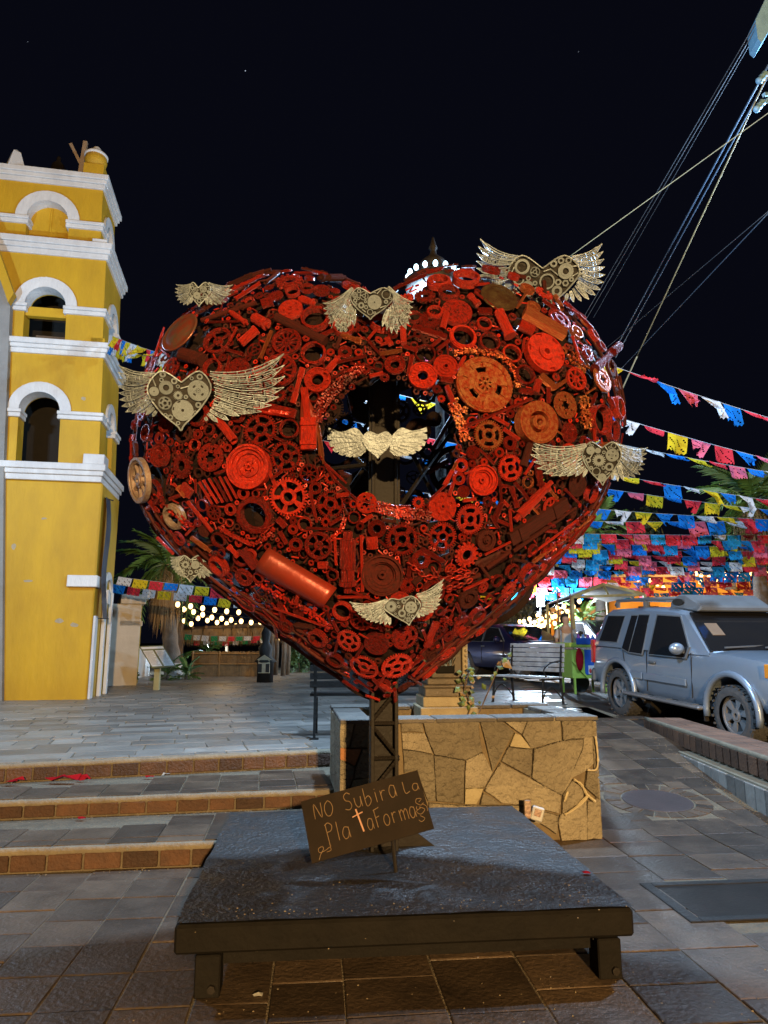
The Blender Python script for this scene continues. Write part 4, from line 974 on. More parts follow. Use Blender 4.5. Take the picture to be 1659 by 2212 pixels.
MB().prism([(.2, .2), (PLN - .2, .2), (PLN - .2, PDEP - .2), (.2, PDEP - .2)], lambda p: PA + pd * p[0] - pn * p[1] + Vector((0, 0, 0)), lambda p: PA + pd * p[0] - pn * p[1] + Vector((0, 0, PH - .16))).build('soil', mat('soil', (.09, .07, .05), (.05, .04, .03), 15, .9, 0, .8), pt)
def PX(x, y): return 597.2 + x * .44, 1426.7 + y * .44
# slabs traced on the front face (crop pixels)
SLB = '''275 302,380 302,355 425,280 425|388 300,475 292,475 430,362 428|285 430,418 432,385 516,288 486|424 434,478 434,482 575,382 578,392 520|288 492,383 520,376 582,290 582|288 588,372 585,350 640,290 645|378 585,480 580,485 650,360 640|612 292,708 284,722 352,614 350|616 356,728 358,768 458,620 434|718 284,990 272,1008 445,928 488,778 462,734 356|998 272,1088 278,1166 350,1062 542|1096 276,1236 272,1204 362,1120 298|1242 270,1390 262,1400 392,1250 432,1208 366|1398 260,1548 254,1552 372,1506 382,1408 392|1170 356,1200 368,1248 432,1144 420|1140 426,1256 436,1250 572,1106 494|1262 436,1400 396,1504 386,1500 432,1400 660,1256 576|1012 452,1060 550,1020 622,926 626,932 492|622 440,770 466,782 690,744 690,690 535,628 550|776 468,924 494,920 704,788 692|1102 502,1396 662,1386 750,1240 716,1180 705,1108 700,1022 640|926 632,1014 628,980 704,924 704|1512 382,1552 376,1558 505,1522 540,1456 574,1406 655,1506 436|1526 545,1576 548,1582 680,1516 620|1452 590,1512 632,1500 690,1404 752,1408 664|1392 760,1520 690,1522 888,1400 890,1384 800|1530 694,1584 690,1600 884,1526 886|1016 650,1100 706,1000 706|750 700,920 712,1180 712,1240 724,1380 762,1376 850,1300 800,1000 790,750 790'''
random.seed(2)
def front_hit(u, v):
    d = ray(u, v); t = (PA - CAMLOC).dot(pn) / d.dot(pn); p = CAMLOC + d * t; return ((p - PA).dot(pd), p.z)
M_FLO = mat('orange_slab', (.42, .16, .05), (.30, .14, .06), 5, .7, 0, .8, 26)
for k, sl in enumerate(SLB.split('|')):
    poly = [front_hit(*PX(*map(float, q.split()))) for q in sl.split(',')]
    poly = [(min(PLN + .02, max(-.02, x)), max(.0, min(PH - .004, z))) for x, z in poly]
    cx_ = sum(p[0] for p in poly) / len(poly); cz_ = sum(p[1] for p in poly) / len(poly)
    # rough up the outline a little
    P2 = []
    for i in range(len(poly)):
        a, b = Vector(poly[i]), Vector(poly[(i + 1) % len(poly)]); P2.append(a)
        if (b - a).length > .12: P2.append(a.lerp(b, .5) + Vector((random.uniform(-.006, .006), random.uniform(-.006, .006))))
    o_ = random.uniform(.000, .012)
    mb = MB(); n = len(P2)
    mb.add([pf(cx_ + (p[0] - cx_) * 1.008, cz_ + (p[1] - cz_) * 1.008, -.035) for p in P2] + [pf(cx_ + (p[0] - cx_) * 1.008, cz_ + (p[1] - cz_) * 1.008, o_ - .006) for p in P2] + [pf(cx_ + (p[0] - cx_) * .985, cz_ + (p[1] - cz_) * .985, o_ + random.uniform(-.004, .004)) for p in P2],
        [(i, (i + 1) % n, n + (i + 1) % n, n + i) for i in range(n)] + [(n + i, n + (i + 1) % n, 2 * n + (i + 1) % n, 2 * n + i) for i in range(n)] + [tuple(range(2 * n, 3 * n))])
    mb.build('slab', M_FLO if k in (2,) else mat('light_slab', (.46, .38, .22), (.34, .27, .15), 6, .7, 0, .8, 30) if k in (6, 14, 21) else M_FLAG, pt)
# side slabs, right end
for (y0, y1, z0, z1) in ((0, .5, 0, .45), (.5, 1.1, 0, .5), (1.1, PDEP, 0, .5), (0, .6, .45, PH - .03), (.6, PDEP, .5, PH - .03)):
    MB().prism([(y0 + .006, z0 + .006), (y1 - .006, z0 + .006), (y1 - .006, z1 - .006), (y0 + .006, z1 - .006)], lambda p: PB - pn * p[0] + Vector((0, 0, p[1])) - pd * .02, lambda p: PB - pn * p[0] + Vector((0, 0, p[1])) + pd * .018).build('slab', M_FLAG, pt, bevel=.004)
    MB().prism([(y0 + .006, z0 + .006), (y1 - .006, z0 + .006), (y1 - .006, z1 - .006), (y0 + .006, z1 - .006)], lambda p: PA - pn * p[0] + Vector((0, 0, p[1])) + pd * .02, lambda p: PA - pn * p[0] + Vector((0, 0, p[1])) - pd * .018).build('slab', M_FLAG, pt, bevel=.004)
# coping slabs
M_COPE = mat('coping_stone', (.15, .125, .10), (.08, .07, .06), 5, .7, 0, .8, 24, rand=.4)
x = -.03
while x < PLN:
    w = min(random.uniform(.3, .5), PLN + .03 - x)
    MB().box(pf(x + w / 2, PH - .012, -.11), (w - .012, .25, .035), Matrix((pd, -pn, Vector((0, 0, 1)))).transposed()).build('coping', M_COPE, pt, bevel=.006)
    MB().box(pf(x + w / 2, PH - .012, -PDEP + .10), (w - .012, .25, .035), Matrix((pd, -pn, Vector((0, 0, 1)))).transposed()).build('coping', M_COPE, pt, bevel=.006)
    x += w
for k in range(2):
    for xx in (.1, PLN - .1): MB().box(pf(xx, PH - .014, -.43 - k * .36), (.24, .335, .033), Matrix((pd, -pn, Vector((0, 0, 1)))).transposed()).build('coping', M_COPE, pt, bevel=.006)
# pale mortar smears at the broken corner
for path in ([(1560, 370), (1568, 430), (1572, 500), (1560, 535), (1520, 535)], [(1455, 582), (1490, 605), (1515, 650), (1530, 665), (1560, 690)], [(1525, 660), (1470, 715), (1410, 755)], [(1425, 640), (1408, 690)]):
    pts_ = []
    for q in catmull([V2(*PX(*p)) for p in path], 5):
        x, z = front_hit(q.x, q.y); pts_.append(pf(min(PLN + .01, x), z, .022))
    MB().tube(pts_, [random.uniform(.006, .014) for _ in pts_], 5).build('mortar_smear', mat('pale_mortar', (.60, .50, .30), (.5, .4, .24), 20, .9), pt)
# ---- lamp post
LP = at_y(960, 1525, 6.45); lz = PH - .17; LPX, LPY = LP.x, LP.y
lp = root('street_lamp', (LPX, LPY, lz), 'old square pillar street lamp with a crown of white bulbs behind the heart', 'street lamp')
def lbox(name, w, z0, z1, m, d=None, off=(0, 0)): return MB().box((LPX + off[0], LPY + off[1], (z0 + z1) / 2), (w, d or w, z1 - z0), Matrix.Rotation(YAW, 3, 'Z')).build(name, m, lp, bevel=.008)
M_PED = mat('pillar_paint', (.16, .12, .075), (.07, .055, .04), 7, .6, .1, .4, 40)
M_PED2 = mat('pillar_cream', (.42, .34, .20), (.26, .2, .12), 7, .7, 0, .4, 40)
lbox('plinth', .50, lz, lz + .20, M_PED2); lbox('base_block', .45, lz + .20, lz + .285, M_PED2); lbox('step_block', .41, lz + .285, lz + .36, M_PED); lbox('moulding', .44, lz + .36, lz + .385, M_PED); lbox('step_block', .36, lz + .385, lz + .44, M_PED); lbox('pillar', .27, lz + .44, lz + 1.05, M_PED); lbox('recess_panel', .17, lz + .48, lz + 1.0, M_DECK, .02, (0, -.14))
for sx in (-1, 1): lbox('scroll_panel', .05, lz + .46, lz + 1.0, M_PED2, .26, (sx * .165, -.03)); MB().tube([(LPX + sx * .19 + .035 * math.cos(k * .6) * (1 - k / 22), LPY - .17, lz + .9 + .035 * math.sin(k * .6) * (1 - k / 22)) for k in range(20)], .009, 5).build('scroll', M_PED2, lp); [MB().sphere((LPX + sx * .185, LPY - .17, lz + .50 + .045 * k), .014, 6, 4).build('bead', M_PED2, lp) for k in range(8)]
lbox('capital', .38, lz + 1.05, lz + 1.14, M_PED2)
for k in range(7):
    a = [(LPX - .1 + .03 * k, LPY - .14, lz + .95), (LPX - .12 + .035 * k, LPY - .19, lz + .75 - .03 * (k % 3)), (LPX - .06 + .02 * k, LPY - .17, lz + .55), (LPX - .02 + .02 * k, LPY - .16, lz + .62)]
    MB().tube(catmull([Vector(q) for q in a], 5), .006, 5).build('loose_cable', M_CREAM if k % 2 else M_PED, lp)
MB().lathe([(.10, lz + 1.14), (.07, lz + 1.3), (.055, lz + 2), (.04, 4.0), (.03, 4.4)], 12, Matrix.Translation((LPX, LPY, 0))).build('shaft', M_BLACK, lp, smooth=True)
hz = 5.16
LH = at_y(936, 560, 6.45); hz = LH.z - .26; hx = LH.x
MB().lathe([(.20, hz - .12), (.28, hz - .08), (.30, hz), (.25, hz + .04), (.15, hz + .1)], 24, Matrix.Translation((hx, LPY, 0))).build('lamp_canopy', M_BLACK, lp, smooth=True)
MB().lathe([(.06, hz + .1), (.13, hz + .16), (.14, hz + .2), (.12, hz + .23), (.04, hz + .30), (.03, hz + .35), (.045, hz + .38), (.03, hz + .42), (.012, hz + .5)], 16, Matrix.Translation((hx, LPY, 0))).build('finial', M_BROWN, lp, smooth=True)
M_LED = emis('white_led', (.55, .85, 1.0), 6)
for k in range(16):
    a = 2 * math.pi * k / 16; MB().sphere((hx + .26 * math.cos(a), LPY + .26 * math.sin(a), hz + .065), (.024, .024, .034)).build('bulb', M_LED, lp, smooth=True)
lamp('lamp_light', (hx, LPY, hz - .50), COOL, P_POST, .10, lp)
# ---- vine in the planter
vn = root('vine_plant', at_z(1035, 1530, lz), 'thin vine with a few green leaves climbing from the planter', 'plant')
random.seed(8)
stem = [at_y(1010 + 6 * math.sin(k), 1545 - k * 13, 6.2) for k in range(8)]; stem2 = [at_y(1035 + k * 6, 1540 - k * 14, 6.2) for k in range(9)]
MB().tube(stem, .006, 5).tube(stem2, .006, 5).build('stem', M_WOOD, vn)
def leaf(p, s_, m, parent, nm='leaf'):
    nrm = Vector((random.uniform(-.6, .6), -1, random.uniform(-.2, .8))).normalized(); x = nrm.orthogonal().normalized(); x = Matrix.Rotation(random.uniform(0, 6.28), 3, nrm) @ x; y = nrm.cross(x)
    mb = MB(); mb.add([p, p + x * s_ * .5 + y * s_ * .45, p + x * s_ * 1.2 + nrm * s_ * -.1, p + x * s_ * .5 - y * s_ * .45, p + x * s_ * .5 + nrm * s_ * .12], [(0, 4, 1), (1, 4, 2), (2, 4, 3), (3, 4, 0)]); return mb.build(nm, m, parent)
M_VINE = mat('vine_green', (.12, .17, .03), (.07, .10, .02), 8, .5, rand=.4); M_VINE2 = mat('dry_leaf', (.30, .19, .07), (.2, .12, .05), 8, .7)
for k in range(44):
    st_ = random.choice([stem, stem, stem2]); p = random.choice(st_) + Vector((random.uniform(-.07, .07), random.uniform(-.05, .03), random.uniform(-.05, .05))); leaf(p, random.uniform(.03, .06), M_VINE if random.random() < .85 else M_VINE2, vn)
leaf(at_y(1083, 1425, 6.2), .1, M_VINE2, vn)
# ---- black bench behind the heart (slats across, seen from behind)
def slat_bench(p0, p1, zb, label, m, m2, seat_h=.46, back_h=.9, deep=.45, nb=5, ns=4, arms=False, group=None):
    p0, p1 = Vector((*p0, zb)), Vector((*p1, zb)); d = (p1 - p0).normalized(); b = Vector((d.y, -d.x, 0))   # b: towards the viewer = backrest side
    rt = root('park_bench', ((p0 + p1) / 2).to_tuple()[:2] + (zb,), label, 'bench', group); Z = Vector((0, 0, 1)); p0.z = p1.z = zb
    Mx = Matrix((d, b, Z)).transposed(); L = (p1 - p0).length; mid = (p0 + p1) / 2
    for k in range(nb):
        z = seat_h + .12 + (back_h - seat_h - .12) * k / (nb - 1); MB().box(mid + Z * z + b * (.06 + .12 * (z - seat_h)), (L, .022, .07), Mx).build('back_slat', m, rt, bevel=.004)
    for k in range(ns): MB().box(mid + Z * seat_h - b * (k * deep / ns), (L, deep / ns - .02, .025), Mx).build('seat_slat', m, rt, bevel=.004)
    for e, sgn in ((p0, 1), (p1, -1)):
        q = e + d * .06 * sgn
        MB().bar(q + b * .12 + Z * back_h, q + b * .05 + Z * seat_h, .035).build('back_post', m2, rt); MB().bar(q + b * .05 + Z * seat_h, q + b * .10, .03).build('leg', m2, rt)
        MB().bar(q - b * (deep - .08) + Z * seat_h, q - b * (deep - .03), .03).build('leg', m2, rt); MB().bar(q + b * .05 + Z * (seat_h - .03), q - b * deep + Z * (seat_h - .03), .03).build('seat_rail', m2, rt)
        MB().box(q + b * .12 + Z * .006, (.1, .05, .012), Mx).build('foot', m2, rt)
        if arms:
            arc = [q + b * .08 + Z * (seat_h + .28)] + [q - b * (.1 + .1 * k) + Z * (seat_h + .26 - .03 * k * k * .5) for k in range(4)] + [q - b * .34 + Z * (seat_h + .02)]
            MB().tube(catmull(arc, 4), .012, 6).build('arm_scroll', m2, rt)
            MB().tube(catmull([q - b * deep + Z * 0, q - b * (deep * .75) + Z * .22, q - b * (deep * .4) + Z * .3, q + b * .05 + Z * .12, q + b * .12 + Z * 0], 4), .012, 6).build('leg_scroll', m2, rt)
    return rt
f0 = at_z(668, 1594, ZP); slat_bench((f0.x, f0.y), (f0.x + 1.75 * math.cos(R(3)), f0.y + 1.75 * math.sin(R(3))), ZP, 'black slatted bench standing on the plaza edge behind the heart', M_BLACK, M_BLACK, .47, .95)
# ---- litter
def scrap(u, v, z, w, h, m, label, name='paper_scrap', crumple=.3, cat='litter'):
    p = at_z(u, v, z); mb = MB(); n = 9; ring_ = []
    for k in range(n):
        a = 2 * math.pi * k / n; ring_.append((p.x + math.cos(a) * w * random.uniform(.5, 1), p.y + math.sin(a) * h * random.uniform(.5, 1), z + .004 + random.uniform(0, crumple) * w))
    mb.add([(p.x, p.y, z + .012 + crumple * w * .5)] + ring_, [(0, 1 + k, 1 + (k + 1) % n) for k in range(n)])
    o = mb.build(name, m); tag(o, label, cat); return o
random.seed(19)
RP, WP = paper('red_tissue', (.55, .02, .03)), paper('white_tissue', (.7, .68, .62))
scrap(28, 1694, .287, .12, .05, RP, 'crumpled red tissue at the far end of the middle tread', crumple=.5)
scrap(135, 1690, .287, .20, .06, RP, 'long torn red tissue streamer under the top step', crumple=.4)
scrap(182, 1686, .287, .08, .04, RP, 'little red tissue tuft beside the long red streamer', crumple=.8)
scrap(325, 1680, .287, .07, .03, RP, 'flat red scrap beside the white and red wrapper', crumple=.2)
scrap(358, 1678, .287, .05, .03, WP, 'white and red wrapper resting on the middle tread', crumple=.7)
scrap(177, 1769, .152, .04, .03, RP, 'tiny red scrap on the lowest tread', crumple=.4)
scrap(558, 2152, .0, .035, .03, WP, 'small white torn paper on the paving before the platform', crumple=.3)
scrap(1265, 1887, .308, .035, .03, RP, 'small red paper triangle on the platform deck', crumple=.15)
gr = MB(); random.seed(90)
def grit(p, r): gr.sphere(p, (r * random.uniform(.6, 1.2), r * random.uniform(.6, 1.2), r * .5), 5, 3)
for k in range(240): p = S(random.uniform(-2.4, 2.6), random.uniform(-1.6, -.9)); grit(p, random.uniform(.002, .006))
for k in range(160): p = S(random.uniform(-.98, .98), random.gauss(-.55, .35) if k % 2 else random.uniform(-.97, -.85), .311); grit(p, random.uniform(.0015, .005))
for si, (a, b, z0, z1) in enumerate(RIS):
    for k in range(110): x = random.uniform(-3.6, -.5); p = on_line(a, b, x) + Vector((0, -.03 - abs(random.gauss(0, .03)), z0)); grit(p, random.uniform(.002, .007))
for k in range(160): y_ = random.uniform(5, 9); p = Vector((kx(y_) - .02 - abs(random.gauss(0, .05)), y_, gz(2, y_))); grit(p, random.uniform(.003, .008))
tag(gr.build('grit', mat('grit_tan', (.32, .25, .15), (.16, .12, .08), 30, .9)), 'fine grit and crumbs strewn over the paving and deck', kind='stuff')
bx_ = root('socket_box', at_z(1160, 1760, .5), 'small white electrical socket box clipped to the planter base', 'socket box')
q = at_y(1160, 1757, 5.52)
MB().box(q, (.09, .05, .10), Matrix.Rotation(.3, 3, 'Y')).build('box_body', M_WHT, bx_, bevel=.008); MB().box(q + Vector((-.07, 0, .03)), (.05, .03, .13)).build('bracket', M_GREY, bx_, bevel=.004)
MB().box(q + Vector((0, -.028, .01)), (.05, .012, .05), Matrix.Rotation(.3, 3, 'Y')).build('cover_flap', M_GREY, bx_)
# ---- street lamps out of the picture that light the place: one on the plaza, one on the street behind the viewer
def far_lamp(x, y, z0, h, col, power, label, em):
    rt = root('street_lamp', (x, y, z0), label, 'street lamp')
    MB().lathe([(.12, z0), (.10, z0 + .3), (.06, z0 + .5), (.05, z0 + h)], 12, Matrix.Translation((x, y, 0))).build('shaft', M_BLACK, rt, smooth=True)
    MB().lathe([(.04, z0 + h), (.26, z0 + h + .03), (.30, z0 + h + .06), (.2, z0 + h + .16), (.03, z0 + h + .24)], 20, Matrix.Translation((x, y, 0))).build('lamp_canopy', M_BLACK, rt, smooth=True)
    MB().sphere((x, y, z0 + h - .10), .10, 12, 8).build('bulb', em, rt, smooth=True)
    lamp('lamp_light', (x, y, z0 + h - .30), col, power, .13, rt)
far_lamp(-7.4, 8.2, .44, 5.6, COOL, P_LEFT, 'plaza lamp post with white globe beside the steps', M_LED)
far_lamp(2.6, -10.0, 0, 4.4, WARM, P_WARM, 'street lamp with amber globe behind the viewer', emis('amber_globe', WARM, 12))
# ---------------------------------------------------------------- church tower
TYAW = R(10.3); TX = Vector((math.cos(TYAW), math.sin(TYAW), 0)); TY = Vector((-math.sin(TYAW), math.cos(TYAW), 0)); Z3 = Vector((0, 0, 1))
TC = at_z(190, 1511, ZP)                      # front right corner at the ground
tw = root('church_tower', TC - TX * 1.1 + TY * 1.1, 'yellow church bell tower with white cornices and stacked arches', 'church tower')
def lean(z): return .033 * max(0, z - 1.6)      # the old tower steps back a little on this side as it rises
def on_front(u, v, off=0):
    o = TC + TY * off; d = ray(u, v); n = TY; t = (o - CAMLOC).dot(n) / d.dot(n); p = CAMLOC + d * t; return (p - TC).dot(TX) + lean(p.z), p.z
def fz(u, v): return on_front(u, v)[1]
def T(a, b, z): return TC + TX * (a - lean(z)) + TY * b + Z3 * (z - TC.z)
TMx = Matrix((TX, TY, Z3)).transposed()
def tbox(name, a0, a1, b0, b1, z0, z1, m, parent=tw, bevel=.01): return MB().box(T((a0 + a1) / 2, (b0 + b1) / 2, (z0 + z1) / 2), (a1 - a0, b1 - b0, z1 - z0), TMx).build(name, m, parent, bevel=bevel)
def arch_wall(name, a0, a1, z0, z1, cx, w, zs, fn, m, thick=.35, n=12):
    """wall from a0..a1, z0..z1 with an arched opening centred cx of width w, springing at zs; fn(a, depth, z) -> world"""
    arc = [(cx + w / 2 * math.cos(math.pi * k / n), zs + w / 2 * math.sin(math.pi * k / n)) for k in range(n + 1)]
    mb = MB(); pr = lambda poly: mb.prism(poly, lambda p: fn(p[0], thick, p[1]), lambda p: fn(p[0], 0, p[1]))
    pr([(a0, z0), (cx - w / 2, z0), (cx - w / 2, zs), (a0, zs)]); pr([(cx + w / 2, z0), (a1, z0), (a1, zs), (cx + w / 2, zs)])
    pr([(a0, zs), (cx - w / 2, zs), arc[n - 1], arc[n // 2], (cx, z1), (a0, z1)][:2] + [arc[k] for k in range(n - 1, n // 2 - 1, -1)] + [(cx, z1), (a0, z1)])
    pr([(a1, zs), (a1, z1), (cx, z1)] + [arc[k] for k in range(n // 2, -1, -1)])
    return mb.build(name, m, tw)
def arch_ring(a0, w, zs, wr, fn, proud=.05, n=16, nm='archivolt'):
    mb = MB()
    for k in range(n):
        t0, t1 = math.pi * k / n, math.pi * (k + 1) / n
        q = [(a0 + r_ * math.cos(t), zs + r_ * math.sin(t)) for r_, t in ((w / 2, t0), (w / 2 + wr, t0), (w / 2 + wr, t1), (w / 2, t1))]
        mb.prism(q, lambda p: fn(p[0], .30, p[1]), lambda p: fn(p[0], -proud, p[1]))
    return mb.build(nm, M_WHT, tw)
W0 = 2.9; WD = 1.75
zc1a, zc1b = fz(150, 1040), fz(150, 1003); zc2a, zc2b = fz(150, 768), fz(150, 738); zc3a, zc3b = fz(150, 553), fz(150, 520); zc4a, zc4b = fz(150, 390), fz(150, 362)
tiers = [(0.0, ZP - .1, zc1a), (.03, zc1b, zc2a), (.06, zc2b, zc3a), (.22, zc3b, zc4a)]
def cornice(z0, z1, inset):
    h = z1 - z0
    for k, (e, a, b) in enumerate(((.05, 0, .34), (.09, .34, .62), (.13, .62, 1.0))):
        tbox('cornice', -W0 + inset - e, -inset + e, inset - e, WD - inset + e, z0 + h * a + (.001 if k else 0), z0 + h * b, M_WHT)
# ground tier, solid with white corner strips
tbox('wall', -W0, 0, 0, WD, ZP - .05, zc1a, M_YEL, bevel=.03)
cornice(zc1a, zc1b, 0)
def sidefn(inset): return lambda a, dpt, z: T(-inset - dpt, a, z)
def frontfn(inset): return lambda a, dpt, z: T(a, inset + dpt, z)
tbox('corner_strip', -.015, .03, -.012, .22, ZP, fz(190, 1330), M_WHT); 
sxa, sza = on_front(145, 1270)
tbox('impost', on_front(147, 1256)[0], .06, -.10, .34, fz(160, 1268), fz(160, 1243), M_WHT)
arch_ring(1.1, .5, fz(200, 1270), .16, lambda a, d, z: T(0 - d, a, z), .05)
tbox('pilaster', -.02, .05, .74, .87, ZP, fz(200, 1270), M_WHT); tbox('pilaster', -.02, .05, 1.33, 1.46, ZP, fz(200, 1270), M_WHT)
tbox('impost', -.05, .11, .70, .92, fz(200, 1300), fz(200, 1268), M_WHT)
# hanging blue banner on the street side of the corner
ban = MB(); 
for k in range(9):
    z = fz(212, 1070) + (fz(212, 1335) - fz(212, 1070)) * k / 8
    for j in range(3): ban.v.append(tuple(T(.12 + .03 * math.sin(k * .9), .10 + j * .22, z)))
for k in range(8):
    for j in range(2): a = k * 3 + j; ban.f.append((a, a + 1, a + 4, a + 3))
bo_ = ban.build('banner', mat('banner_blue', (.010, .018, .038), (.05, .07, .10), 2.6, .6, contrast=.35), tw, smooth=True)
for zz in (fz(212, 1070), fz(212, 1335)): MB().bar(T(-.02, .1, zz), T(.18, .5, zz), .02).build('banner_rod', M_BLACK, tw)
# open tiers
info = [(.03, zc1b, zc2a, (50, 122), 885, 808, 1), (.06, zc2b, zc3a, (63, 135), 657, 590, 1), (.22, zc3b, zc4a, (67, 140), 470, 403, 0)]
for (ins, z0, z1, (ul, ur), vs, vtop, opened) in info:
    al, zs = on_front(ul, vs, ins); ar, _ = on_front(ur, vs, ins); cx = (al + ar) / 2; w = (ar - al) * 1.26
    arch_wall('wall', -W0 + ins, -ins, z0 - .02, z1 + .02, cx, w, zs, frontfn(ins), M_YEL)
    arch_ring(cx, w * .98, zs, w * .27, frontfn(ins), .045)
    arch_wall('wall', ins + .352, WD - ins, z0 - .02, z1 + .02, WD / 2 + .05, w * .8, zs, sidefn(ins), M_YEL)
    arch_ring(WD / 2 + .05, w * .78, zs, w * .24, sidefn(ins), .045)
    tbox('wall', -W0 + ins, -W0 + ins + .3, ins + .352, WD - ins, z0, z1, M_YEL); tbox('wall', -W0 + ins + .3, -ins - .352, WD - ins - .3, WD - ins, z0, z1, M_YEL)
    ih = .16
    for a0, a1 in ((-W0 + ins - .03, cx - w / 2 + .05), (cx + w / 2 - .05, -ins + .05)):
        tbox('impost', a0, a1, ins - .06, ins + .30, zs - ih, zs - ih * .45, M_WHT); tbox('impost', a0 - .0, a1 + .02, ins - .09, ins + .30, zs - ih * .45 + .002, zs, M_WHT)
    for b0, b1 in ((ins + .302, WD / 2 + .05 - w * .4 + .04), (WD / 2 + .05 + w * .4 - .04, WD - ins)):
        tbox('impost', -ins - .3, -ins + .06, b0, b1, zs - ih, zs - ih * .45, M_WHT); tbox('impost', -ins - .3, -ins + .09, b0, b1, zs - ih * .45 + .002, zs, M_WHT)
    if not opened:
        zt = zs + w / 2
        MB().prism([(cx + w / 2 * math.cos(math.pi * k / 14), zs + w / 2 * math.sin(math.pi * k / 14)) for k in range(15)] + [(cx - w / 2, z0), (cx + w / 2, z0)], lambda p: T(p[0], ins + .3, p[1]), lambda p: T(p[0], ins + .22, p[1])).build('shutter', M_YEL, tw)
        tbox('shutter_rail', cx - w / 2, cx + w / 2, ins + .19, ins + .23, zs - .28, zs - .18, M_YEL); tbox('shutter_rail', cx - .02, cx + .02, ins + .195, ins + .225, z0, zs + w * .45, M_YEL)
    else:
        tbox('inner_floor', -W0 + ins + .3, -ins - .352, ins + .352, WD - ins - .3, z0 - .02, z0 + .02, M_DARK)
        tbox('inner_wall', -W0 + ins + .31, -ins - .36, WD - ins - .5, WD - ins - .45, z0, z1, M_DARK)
    if vs > 600 and opened and vs < 700:
        tbox('lintel_beam', cx - w / 2, cx + w / 2, ins + .05, ins + .2, zs - .22, zs - .02, M_YEL)
        tbox('hanging_board', cx - w * .3, cx + w * .45, ins + .25, ins + .3, zs - .75, zs - .55, M_WOOD)
cornice(zc2a, zc2b, .03); cornice(zc3a, zc3b, .06); cornice(zc4a, zc4b, .22)
# small blocks on the cornices
tbox('corner_block', -.30, .10, -.10, .30, zc1b + .001, fz(200, 983), M_WHT); tbox('corner_block', -.34, -.04, .0, .3, zc3b + .001, fz(190, 513), M_WHT); tbox('corner_block', -.30, -.02, .06, .34, zc2b + .001, zc2b + .16, M_YEL)
tbox('corner_block', -.62, -.20, .12, .52, zc4b + .001, zc4b + .26, M_YEL)
pc = T(-.42, .32, zc4b + .26)
MB().lathe([(.12, 0), (.2, .05), (.235, .16), (.22, .28)], 20, Matrix.Translation(pc)).build('urn', M_YEL, tw, smooth=True)
MB().lathe([(.245, .27), (.25, .31), (.19, .37), (.1, .43), (.09, .48), (.05, .53), (.0, .55)], 20, Matrix.Translation(pc)).build('urn_cap', M_WHT, tw, smooth=True)
pl_ = T(-2.05, .3, zc4b); MB().lathe([(.24, 0), (.10, .42), (.0, .5)], 4, Matrix.Translation(pl_)).build('pinnacle', M_WHT, tw)
cb = T(-1.02, 1.2, zc4b); MB().bar(cb, cb + Z3 * 1.55 + TX * .10, .09).bar(cb + Z3 * 1.45 - TX * .22 , cb + Z3 * .45 + TX * .30, .07).build('roof_cross', mat('cross_wood', (.36, .26, .17), (.26, .18, .11), 8, .7), tw)
bl = T(-1.40, 1.0, zc4b + .1)
MB().lathe([(.02, .85), (.05, .8), (.05, .72), (.13, .62), (.17, .42), (.30, .26), (.29, .24), (.16, .38), (.10, .2), (.10, 0)], 16, Matrix.Translation(bl)).build('bell_lamp', M_BROWN, tw, smooth=True)
bl = T(-1.12, 1.0, zc4b); MB().lathe([(.22, 0), (.22, .12), (.14, .3), (.04, .4), (.02, .5)], 14, Matrix.Translation(bl)).build('bell_lamp', M_BROWN, tw, smooth=True)
sp = T(-.55, .7, zc1b); MB().lathe([(.16, 0), (.17, .3), (.16, .42), (.10, .5), (0, .54)], 14, Matrix.Translation(sp) @ Matrix.Rotation(.15, 4, 'Y')).build('loudspeaker', mat('speaker_grey', (.5, .5, .48), (.4, .4, .38), 6, .6), tw, smooth=True)
random.seed(61)
for (u, v, w_, h_) in ((60, 1255, .12, .03), (128, 1342, .10, .06), (160, 1350, .09, .07), (30, 1180, .05, .08), (95, 1120, .07, .03), (150, 650, .10, .04), (180, 860, .06, .05)):
    a0, z0 = on_front(u, v); b_ = -.003 if v > 1050 else .03 - .003 if v > 780 else .057
    MB().prism([(a0 + w_ * random.uniform(.5, 1) * math.cos(k * .7), z0 + h_ * random.uniform(.5, 1) * math.sin(k * .7)) for k in range(9)], lambda p: T(p[0], b_ + .01, p[1]), lambda p: T(p[0], b_, p[1])).build('bare_patch', mat('bare_plaster', (.40, .33, .22), (.3, .24, .14), 8, .9, 0, .5), tw)
# ---- church facade wing that shows at the picture's edge
fw = root('church_facade', T(-4.4, -1.2, ZP), 'pale church front with yellow moulding beside the bell tower', 'church')
fx = on_front(19, 760, -.12)[0]
q_ = lambda u, v: on_front(u, v, -.12)
MB().prism([q_(-260, 1525), q_(4, 1525), q_(8, 1000), q_(22, 655), q_(-3, 560), q_(-260, 300)], lambda p: T(p[0], .9, p[1]), lambda p: T(p[0], -.12, p[1])).build('wall', mat('grey_plaster', (.27, .26, .24), (.18, .175, .165), 2, .8, 0, .4, 14), fw)
MB().prism([q_(-60, 370), q_(36, 642), q_(24, 662), q_(-60, 420)], lambda p: T(p[0], -.13, p[1]), lambda p: T(p[0], -.30, p[1])).build('moulding', M_YEL, fw)
